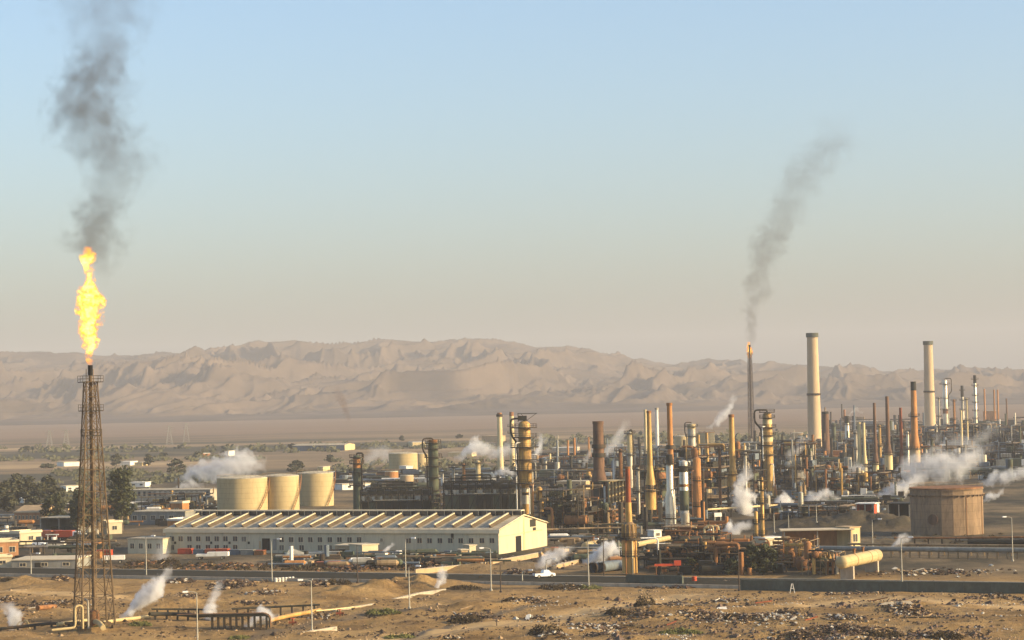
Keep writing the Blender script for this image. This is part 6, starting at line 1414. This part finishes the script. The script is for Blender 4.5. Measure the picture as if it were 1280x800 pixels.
# ================================================================== RUBBLE
RB = [
 (75, 724, 34, 5, .8, 70, 'dark stones beside the sand mound'), (10, 751, 26, 8, .9, 60, 'dark stones at the left edge'), (62, 757, 100, 9, .7, 190, 'long row of dark stones left of the flare stack'), (225, 727, 46, 5, .6, 60, 'stones along the road, left of the lamp'),
 (290, 731, 74, 12, 1.2, 190, 'pale and dark rubble heap, centre left'), (225, 747, 60, 10, .9, 120, 'dark rubble line right of the steam'), (330, 741, 60, 8, .7, 90, 'rubble scattered below the barrels'), (400, 731, 60, 8, .9, 110, 'dark stone pile behind the mound'),
 (315, 756, 60, 3, .4, 50, 'thin dark stone line before the mound'), (590, 772, 110, 10, .8, 190, 'dark rubble ridge right of the lamp'), (665, 757, 60, 8, .7, 100, 'rubble on the bank above the track'), (672, 774, 44, 8, .8, 60, 'white blocks and planks in a low heap'),
 (715, 736, 60, 6, .7, 90, 'stones beside the white car'), (745, 785, 90, 16, .6, 260, 'pale rubble spread, bottom centre'), (690, 797, 50, 6, .8, 60, 'pale boulders at the bottom, below the brown bush'), (800, 772, 56, 10, .7, 120, 'dark rubble beside the bush heap'),
 (845, 760, 70, 12, .6, 190, 'grey rubble field, upper part'), (880, 771, 90, 10, .7, 220, 'grey rubble field, middle part'), (905, 753, 60, 5, .4, 70, 'thin pale litter below the gate gap'), (950, 776, 120, 16, .5, 360, 'pale litter field right of the rubble'),
 (982, 768, 36, 8, 1.0, 80, 'dark stones beside the pale litter'), (1130, 766, 70, 12, .8, 150, 'dirt heap with broken slabs and planks'), (1060, 776, 60, 8, .5, 110, 'pale litter left of the dirt heap'), (1060, 793, 120, 14, .9, 380, 'dense pale and dark rubble, bottom right'),
 (1175, 794, 100, 10, .8, 220, 'dark stones at the bottom right'), (1000, 798, 70, 6, .8, 120, 'dark rubble at the bottom edge'), (1240, 748, 90, 4, .4, 70, 'dark stone line below the wall at the right'), (760, 797, 60, 6, .5, 90, 'litter at the bottom edge, centre'),
 (560, 798, 60, 4, .4, 40, 'few stones at the bottom edge'), (475, 738, 30, 4, .4, 30, 'few stones on the mound'), (1165, 716, 190, 10, .3, 160, 'pale crusts behind the right wall'), (440, 712, 120, 8, 1.0, 200, 'scrap heap along the road in the yard'),
 (280, 709, 150, 8, 1.0, 230, 'scrap heap below the containers'), (540, 708, 90, 12, 1.1, 190, 'scrap heap left of the retaining wall'), (500, 698, 130, 10, 1.4, 210, 'scrap and machinery before the warehouse'), (180, 706, 70, 8, .9, 100, 'scrap heap right of the flat trailer'),
 (645, 716, 40, 8, .8, 60, 'rubble below the retaining wall'), (700, 704, 70, 12, .9, 120, 'rubble bank under the blue steam'), (735, 693, 60, 8, .8, 90, 'rubble before the process structures'), (905, 729, 50, 5, .5, 50, 'stones in the gate gap'),
 (845, 735, 90, 4, .4, 60, 'stones at the foot of the dark wall'), (1060, 744, 120, 3, .3, 60, 'stones at the foot of the right wall'), (400, 772, 60, 5, .4, 50, 'stones beside the golden pipe'), (640, 700, 30, 6, .8, 50, 'stones at the warehouse corner'), (840, 700, 60, 10, .8, 90, 'debris under the pipe maze'), (1120, 731, 170, 4, .2, 50, 'white salt crust lumps behind the right wall')]
for i, (px, yb, w_, dp, hm_, n_, lab) in enumerate(RB):
    dark_ = 'dark' in lab; pale_ = 'pale' in lab or 'white' in lab
    rubble(lab, px, yb, w_, dp, hm_, int(n_ * (1.7 if yb > 735 else 1.2)), wts=(2, 7, .4, 2) if dark_ else ((2, 5, 2.6, 2) if pale_ else (3, 5, 1, 2)), mix=('sand_rock', 'dark_rock', 'pale_rock', 'scrap') if 'scrap' not in lab else ('scrap', 'dark_rock', 'steel_tan', 'rust'), size=(.10, .48) if yb > 735 else (.2, .7), seed=i)

# scrap lumps, planks and half buried slabs that stand out in the foreground
for i, (px, yb, w_, h_, k, m_, lab) in enumerate(((1097, 757, 24, 5, 'beam', 'rust', 'rusty beam sticking out of the dirt heap'), (1120, 764, 44, 4, 'slab', 'concrete', 'broken pale slab leaning on the dirt heap'), (933, 773, 14, 4, 'slab', 'white', 'bright white sheet lying in the pale litter'),
    (686, 795, 9, 6, 'slab', 'white', 'white block lying under the large brown bush'), (660, 775, 7, 7, 'slab', 'white', 'white upright block in the low heap'), (634, 756, 12, 3, 'beam', 'white', 'pale plank on the ridge above the track'),
    (902, 764, 14, 3, 'slab', 'white', 'pale sheet in the upper litter'), (1192, 754, 6, 4, 'slab', 'black', 'black box standing alone on the sand, right'), (955, 755, 22, 2, 'beam', 'rust_red', 'red brown beam lying in the upper litter'), (1150, 775, 50, 1.5, 'beam', 'dark', 'long dark beam on the sand below the dirt heap'),
    (1015, 779, 18, 4, 'beam', 'rust_red', 'reddish plank at the left of the bottom rubble'), (20, 738, 30, 2, 'slab', 'wall_tan', 'flat pale slab at the far left'), (840, 782, 14, 4, 'beam', 'rust_red', 'red brown scrap bar below the rubble field'))):
    x, y = G(px, yb); mp = y / F; t = T('scrap_beam' if k == 'beam' else 'broken_slab', lab, 'scrap', (x, y, H(x, y)), R(i * 23 % 40 - 20)); W_, h2 = w_ * mp, h_ * mp
    b = MB()
    if k == 'beam': b.bar((-W_ / 2, 0, .05), (W_ / 2, .6, h2), .22); b.bar((-W_ / 2, .3, .05), (W_ / 2, .9, h2), .14)
    else: b.add([(-W_ / 2, -.5, 0), (W_ / 2, -.6, 0), (W_ * .4, -.1, h2), (-W_ * .3, -.15, h2 * .8), (-W_ / 2, .1, 0), (W_ / 2, .2, 0), (W_ * .42, .25, h2 * .9), (-W_ * .3, .2, h2 * .75)], [(0, 1, 2, 3), (1, 5, 6, 2), (4, 0, 3, 7), (3, 2, 6, 7), (5, 4, 7, 6), (0, 4, 5, 1)])
    b.build('bar' if k == 'beam' else 'slab', m_, t, smooth=False)
# loose stones and litter over the foreground: nobody could count it
def litter(label, seed, n, px, py, m, s0, s1, thr):
    rg = random.Random(seed); x, y = G((px[0] + px[1]) / 2, (py[0] + py[1]) / 2); b = MB(); c = 0; A, B_ = [], []
    while c < n:
        u, v = rg.uniform(*px), rg.uniform(*py); qx, qy = G(u, v); A.append(qx); B_.append(qy); c += 1
    f = fbm(np.array(A) / 9 + seed, np.array(B_) / 6, 4) + .15 * fbm(np.array(A) / 2.0, np.array(B_) / 2.0, 2)
    for qx, qy, q in zip(A, B_, f):
        if q < thr: continue
        s = rg.uniform(s0, s1) * (2.2 if rg.random() < .05 else 1); z = H(qx, qy); lx, ly = qx - x, qy - y
        j = [rg.uniform(.6, 1.3) for _ in range(6)]
        b.add([(lx + s * j[0], ly, z + s * .1), (lx, ly + s * j[1], z), (lx - s * j[2], ly + s * .2, z + s * .15), (lx + s * .1, ly - s * j[3], z), (lx, ly, z + s * j[4] * .8), (lx + s * .4, ly - s * .3, z + s * j[5] * .5)],
              [(0, 1, 4), (1, 2, 4), (2, 3, 4), (3, 5, 4), (5, 0, 4), (3, 0, 5)])
    tag(b.build('loose_stones', m, None, (x, y, 0), smooth=False), label, 'stones', None, 'stuff')
litter('dark loose stones strewn over the foreground sand', 3, 9000, (-20, 1300), (738, 812), 'dark_rock', .08, .36, .71)
litter('sandy loose clods strewn over the foreground', 5, 8000, (-20, 1300), (738, 812), 'sand_rock', .08, .30, .66)
litter('pale litter strewn over the right half of the foreground', 8, 4500, (640, 1300), (748, 812), 'pale_rock', .08, .30, .77)
litter('dark litter among the rubble at the bottom right', 9, 5000, (760, 1240), (750, 812), 'scrap', .12, .5, .70)

# ================================================================== MASSES OF FAR CLUTTER, SCRUB BELTS
def clutter(label, px0, px1, py0, py1, n, seed, hmax=9, mats=('dark', 'steel_dark', 'blue_grey', 'dark_green', 'silver_dull', 'steel_tan', 'white', 'orange'), wts=(7, 6, 5, 4, 1.6, 1.6, .9, .7), tall=.04, bs=None):
    """tangle of low plant (pumps, pipe bundles, boxes, short vessels) too dense to count"""
    rg = random.Random(seed); x, y = G((px0 + px1) / 2, (py0 + py1) / 2); b = MB(); bs = bs or (1 if py1 < 640 else .4)
    for i in range(n):
        px, py = rg.uniform(px0, px1), rg.uniform(py0, py1); qx, qy = G(px, py); lx, ly = qx - x, qy - y; mp = qy / F; g = H(qx, qy)
        b.c = rg.choices(range(len(mats)), wts)[0]; h = hmax * rg.uniform(.25, 1) ** 1.5; k = rg.random()
        if k < .42: b.cbox((lx, ly, g + h / 2), (rg.uniform(2, 11) * bs, rg.uniform(2, 8) * bs, h), rz=R(-12))
        elif k < .58: b.tube((lx, ly, g - .2), (lx, ly, g + h * 1.4), rg.uniform(.6, 2.2) * bs, None, 10)
        elif k < .58 + tall: b.tube((lx, ly, g - .2), (lx, ly, g + hmax * rg.uniform(1.2, 2.6)), rg.uniform(.3, .9), None, 7)
        elif k < .85: a = rg.uniform(8, 34) * bs; zz = g + h * .8 + .4; b.tube((lx - a / 2, ly + a * .1, zz), (lx + a / 2, ly - a * .1, zz), rg.uniform(.25, .6) * (bs + 1) / 2, None, 6); b.bar((lx - a / 3, ly + a * .07, g), (lx - a / 3, ly + a * .07, zz), .3); b.bar((lx + a / 3, ly - a * .07, g), (lx + a / 3, ly - a * .07, zz), .3)
        else: r = rg.uniform(.8, 1.6) * (bs + .4) / 1.4; b.path([(lx - 3, ly, g + r + .6), (lx - 2.4, ly, g + r + .6), (lx + 2.4, ly, g + r + .6), (lx + 3, ly, g + r + .6)], [r * .3, r, r, r * .3], 10); b.bar((lx, ly, g), (lx, ly, g + 1), .5)
    tag(b.build('plant_clutter', list(mats), None, (x, y, 0), smooth=False), label, 'plant clutter', None, 'stuff')
clutter('hazy tangle of low plant behind the silver columns', 770, 950, 566, 600, 420, 1, hmax=7)
clutter('hazy tangle of low plant between the gooseneck column and the far furnace', 940, 1070, 560, 612, 420, 2, hmax=7)
clutter('hazy tangle of low plant below the twin and dark heater stacks', 1060, 1290, 556, 600, 520, 3, hmax=7)
clutter('far hazy tangle of plant beneath the tall chimneys', 1030, 1290, 533, 556, 360, 4, hmax=11)
clutter('low tangle of plant between the columns and the brown tank', 900, 1130, 606, 640, 330, 5, hmax=3.2, tall=.02)
clutter('hazy tangle of low plant left of the brown furnace stack', 660, 780, 574, 606, 260, 6, hmax=7)
clutter('low tangle of plant right of the warehouse gable', 684, 900, 626, 668, 420, 7, hmax=3.6)
clutter('tangle of low plant beyond the warehouse roof', 420, 660, 594, 612, 150, 8, hmax=4, wts=(8, 6, 3, 4, 1, 1, 1, .6), tall=.01)
clutter('clutter of sheds and gear around the long office block', 150, 270, 618, 660, 130, 9, hmax=3.5, wts=(5, 4, 3, 4, 1, 3, 1, 2), tall=.02)
clutter('clutter of low roofs and gear at the left below the grove', 0, 150, 634, 700, 110, 10, hmax=2.6, wts=(4, 4, 3, 3, 1, 4, 2, 2), tall=.02)
clutter('dark low gear and pipe bundles inside the rusty pipe maze', 818, 975, 694, 720, 150, 13, hmax=3.4, mats=('dark', 'rust', 'steel_dark', 'orange'), wts=(7, 3, 4, 1), tall=.05)
clutter('machinery and scrap standing in the warehouse yard', 350, 615, 696, 711, 190, 11, hmax=2.2, wts=(6, 5, 3, 5, 1, 3, 1, 2), tall=.02)
clutter('low gear lying before the pipe maze', 690, 830, 672, 706, 110, 12, hmax=1.8, wts=(5, 4, 3, 3, 1, 4, 1, 1), tall=.02)
def belt(label, px0, px1, py0, py1, n, seed, r=(2, 6), m='leaf_grey'):
    rg = random.Random(seed); x, y = G((px0 + px1) / 2, (py0 + py1) / 2); b = MB()
    for i in range(n):
        px, py = rg.uniform(px0, px1), rg.uniform(py0, py1); qx, qy = G(px, py); w_ = rg.uniform(*r); hh = w_ * rg.uniform(.5, 1.0)
        for k in range(26):
            a = rg.random() * 6.28; q = math.sqrt(rg.random()); p = Vector((qx - x + math.cos(a) * q * w_, qy - y + math.sin(a) * q * w_, hh * rg.random() * (1.15 - q) + .2))
            s = w_ * rg.uniform(.12, .28); u = Vector((rg.gauss(0, 1), rg.gauss(0, 1), rg.gauss(0, 1))).normalized() * s; v = u.orthogonal(); b.add([p - u, p + v, p + u, p - v], [(0, 1, 2, 3)])
    tag(b.build('scrub_belt', m, None, (x, y, 0), smooth=False), label, 'scrub', None, 'stuff')
belt('thin belt of dark scrub along the far edge of the fields, left', 0, 420, 560, 566, 70, 1, (3, 8)); belt('belt of scrub through the fields behind the flare stack', 0, 330, 572, 577, 60, 2, (2, 6)); belt('belt of dark trees and scrub left of the three tanks', 60, 280, 590, 604, 90, 3, (2, 5))
belt('belt of scrub on the plain behind the far cream tanks', 380, 700, 556, 562, 70, 4, (3, 7)); belt('scrub between the far tanks and the black structure', 410, 700, 576, 596, 110, 5, (2, 5)); belt('scrub belt at the far edge of the plant, right', 640, 1010, 545, 556, 90, 6, (4, 9))
belt('scattered scrub around the left huts', 0, 200, 604, 632, 60, 7, (1.5, 4)); belt('scrub on the ground around the brown tank', 1080, 1290, 668, 692, 70, 8, (.4, 1.2), 'scrub'); belt('dark scrub along the yard edge of the road', 150, 620, 706, 714, 150, 9, (.5, 1.3), 'scrub')
belt('sparse dry tufts over the foreground sand', 0, 1290, 742, 806, 240, 10, (.15, .5), 'scrub')

# ================================================================== STEAM
ST = (.97, .96, .94)
def steam(label, pts, yb=None, dens=.2, sc=2.5, axis='x', seed=1, k=1.2, gain=1.5, depth=None, st=.5, col=ST):
    dens *= 3.0
    y = depth or G(pts[0][0], yb)[1]
    plume('steam_cloud', label, 'steam', pts, y, col, dens, sc, axis, k=k, gain=gain, seed=seed, step=st, kind='stuff', aniso=.25, dy=.9, hull=1.42)
steam('white steam puff at the bottom left corner', [(18, 784, 8, 1), (18, 776, 13, 1.6), (17, 768, 15, 1.2), (12, 760, 14, .4)], 786, .5, 1.6, 'z', 1)
steam('bright steam jet drifting right from the near flare stack foot', [(152, 771, 6, 1.4), (160, 767, 10, 2), (170, 755, 14, 1.8), (182, 745, 17, 1.3), (194, 737, 18, 1.1), (205, 726, 17, .9), (208, 716, 12, .5)], 778, .42, 1.7, 'x', 2)
steam('faint steam veil rising over the left yard', [(196, 712, 14, .6), (200, 700, 14, .8), (203, 688, 13, .6), (200, 676, 10, .25)], 700, .10, 2.5, 'z', 3)
steam('steam wisp rising left of the trestle', [(262, 773, 9, 1.4), (263, 763, 10, 1.4), (265, 752, 8, .8), (270, 740, 8, .5), (274, 728, 7, .35)], 776, .45, 1.6, 'z', 4)
steam('steam puff at the right end of the trestle', [(306, 785, 7, 1.2), (316, 775, 12, 1.3), (326, 767, 13, 1.2), (338, 768, 10, .8), (346, 768, 6, .3)], 783, .4, 1.7, 'x', 5)
steam('little steam jet beside the retaining wall foot', [(545, 737, 4, 1.2), (549, 731, 6, 1.4), (552, 724, 7, 1.0), (553, 715, 7, .5), (554, 708, 5, .3)], 738, .6, 1.2, 'z', 6)
steam('small grey wisp in the yard near the yellow shed', [(473, 697, 3, .8), (480, 690, 5, 1), (487, 684, 6, .7), (492, 680, 4, .3)], 700, .35, 1.2, 'x', 7)
steam('bluish steam drifting over the road beside the white car', [(672, 706, 7, .8), (682, 699, 12, 1.3), (695, 694, 12, 1.2), (708, 690, 9, .7), (718, 686, 6, .3)], 714, .26, 2.2, 'x', 8)
steam('bright steam burst behind the big open pipes', [(730, 702, 5, 1.5), (738, 698, 9, 2), (748, 695, 12, 2), (758, 688, 15, 1.6), (768, 686, 14, 1.0), (776, 690, 9, .5)], 712, .42, 2, 'x', 9)
steam('wide pale steam bank left above the three cream tanks', [(222, 601, 5, 1.2), (236, 594, 12, 1.4), (250, 588, 16, 1.2), (268, 587, 20, 1.2), (288, 582, 22, 1.1), (308, 578, 20, .9), (328, 580, 14, .5)], 616, .085, 5, 'x', 10, k=1.3)
steam('low steam puff over the long office block', [(216, 612, 3, .8), (228, 607, 7, 1.1), (240, 605, 8, 1), (252, 607, 6, .6)], 618, .1, 3, 'x', 11)
steam('steam over the far cream tanks left of the gooseneck column', [(452, 576, 8, .6), (465, 570, 14, .9), (480, 566, 15, .9), (495, 568, 12, .5)], 590, .03, 7, 'x', 12)
steam('bright steam cloud over the black structure, behind the cream chimney', [(570, 573, 5, 1), (582, 564, 11, 1.5), (596, 557, 14, 1.5), (608, 562, 13, 1.2), (622, 566, 12, 1.0), (636, 562, 13, .8), (645, 560, 9, .5)], 600, .085, 5, 'x', 13)
steam('steam puff right of the platformed golden column', [(664, 572, 6, .6), (671, 563, 12, 1.2), (676, 556, 14, 1.1), (680, 550, 9, .5)], 600, .09, 4, 'x', 14)
steam('low white steam over the right part of the black structure', [(612, 594, 3, 1), (624, 590, 7, 1.4), (636, 589, 7, 1.2), (644, 592, 4, .6)], None, .2, 3, 'x', 15, depth=795)
steam('faint steam plume drifting right of the brown furnace stack', [(736, 580, 4, .5), (750, 570, 8, .7), (765, 556, 15, 1.0), (776, 545, 16, .9), (785, 532, 10, .4)], 605, .045, 6, 'x', 16)
steam('pale steam plume rising left of the far flare stack', [(884, 534, 3, 1.2), (893, 528, 7, 1.4), (903, 520, 9, 1.3), (912, 509, 9, 1.2), (917, 498, 8, .8)], 575, .07, 5, 'x', 17)
steam('bright steam column before the grey structure, left of the slender columns', [(940, 646, 6, 1.4), (932, 641, 10, 2), (929, 632, 15, 1.9), (930, 621, 17, 1.6), (925, 609, 12, 1.0), (930, 598, 13, .7), (932, 586, 9, .4)], None, .2, 3, 'z', 18, depth=800)
steam('low bright steam puff above the rusty pipe maze', [(903, 664, 3, 1.4), (911, 659, 10, 1.9), (919, 664, 12, 1.4), (928, 658, 9, .9), (938, 655, 8, .5)], None, .26, 2.4, 'x', 19, depth=700)
steam('steam puff right of the slender golden columns', [(962, 634, 6, .8), (972, 630, 13, 1.5), (982, 628, 15, 1.8), (990, 632, 9, 1.2)], None, .2, 3, 'x', 20, depth=850)
steam('narrow twisting steam jet before the tallest chimney', [(994, 624, 3, 1.6), (995, 612, 5, 1.8), (1002, 600, 8, 1.5), (1000, 588, 10, 1.0), (990, 578, 10, .8), (994, 565, 14, .5), (1003, 552, 12, .3)], None, .15, 3, 'z', 21, depth=1000)
steam('low steam bank right of the twisting jet', [(998, 628, 5, .8), (1012, 622, 10, 1.3), (1026, 618, 12, 1.3), (1040, 618, 11, 1), (1048, 622, 6, .5)], 640, .13, 3.4, 'x', 22)
steam('thin steam veil over the low structure beside the distant furnace', [(1050, 600, 5, .6), (1062, 590, 13, .9), (1074, 588, 13, .8), (1086, 594, 9, .4)], 612, .06, 5, 'x', 23)
steam('bright steam bank just left of the brown tank', [(1090, 628, 5, .8), (1104, 620, 9, 1.3), (1118, 612, 12, 1.7), (1128, 612, 13, 1.8), (1138, 606, 12, 1.2), (1148, 600, 12, .8)], None, .16, 3.2, 'x', 24, depth=900)
steam('largest steam bank, behind the top of the brown tank', [(1112, 598, 8, .6), (1130, 588, 16, 1.0), (1150, 586, 22, 1.2), (1172, 582, 26, 1.3), (1192, 582, 27, 1.2), (1212, 576, 26, 1.0), (1230, 568, 18, .6), (1242, 560, 10, .3)], 612, .055, 6, 'x', 25, k=1.3)
steam('upper faint steam drifting over the slim columns at the right', [(1150, 572, 8, .5), (1180, 560, 14, .7), (1210, 555, 18, .8), (1235, 545, 16, .6), (1250, 538, 12, .3)], 585, .025, 8, 'x', 26, k=1.3)
steam('steam bank right of the brown tank, low', [(1226, 603, 5, .8), (1238, 598, 9, 1.3), (1252, 597, 11, 1.3), (1266, 594, 12, 1.0), (1282, 590, 12, .8)], 625, .11, 4, 'x', 27)
steam('small steam tuft behind the right side of the brown tank', [(1228, 626, 3, 1.2), (1234, 622, 6, 1.6), (1244, 619, 6, 1.2), (1254, 613, 5, .7)], 655, .22, 2.2, 'x', 28)
steam('little steam puff on the yard below the brown tank', [(1114, 686, 5, 1), (1119, 679, 8, 1.3), (1127, 674, 9, 1.0), (1136, 672, 6, .5)], 695, .22, 2, 'x', 29)
steam('white steam wisp on the bank right of the berm shelter', [(1056, 639, 3, .8), (1068, 636, 5, 1.2), (1080, 636, 5, .9)], 648, .2, 2.4, 'x', 30)
steam('steam drifting between the golden heater stack and the silver columns', [(822, 652, 3, 1), (826, 640, 6, 1.2), (830, 626, 8, .8), (836, 612, 8, .4)], None, .13, 3, 'z', 41, depth=880)
steam('hazy steam behind the golden stack with the flared base', [(900, 585, 4, .8), (912, 576, 8, 1.1), (924, 570, 9, .8), (934, 562, 6, .4)], None, .06, 4, 'x', 42, depth=1250)
steam('steam among the low structures below the twin heater stacks', [(1060, 622, 4, .9), (1074, 614, 8, 1.2), (1088, 610, 8, .9), (1098, 604, 5, .4)], None, .1, 3, 'x', 43, depth=1000)
steam('thin steam rising by the black topped chimney', [(1150, 590, 4, 1), (1156, 574, 8, 1), (1162, 558, 9, .6), (1170, 544, 7, .3)], None, .05, 5, 'z', 44, depth=1300)
steam('wide low steam over the far plant at the right edge', [(1215, 612, 6, .7), (1235, 610, 10, 1), (1258, 606, 12, 1), (1284, 604, 12, .8)], None, .06, 4, 'x', 45, depth=1050)
steam('small steam trail beside the wide dark brown furnace stack', [(728, 590, 3, .9), (732, 578, 5, 1), (738, 566, 6, .7), (742, 556, 5, .3)], None, .1, 3, 'z', 46, depth=1100)
steam('pale vapour arc above the thin silver column', [(1060, 520, 2, 1), (1064, 514, 2.6, 1), (1071, 512, 3, .9), (1078, 515, 3, .6)], 565, .06, 4, 'x', 31)
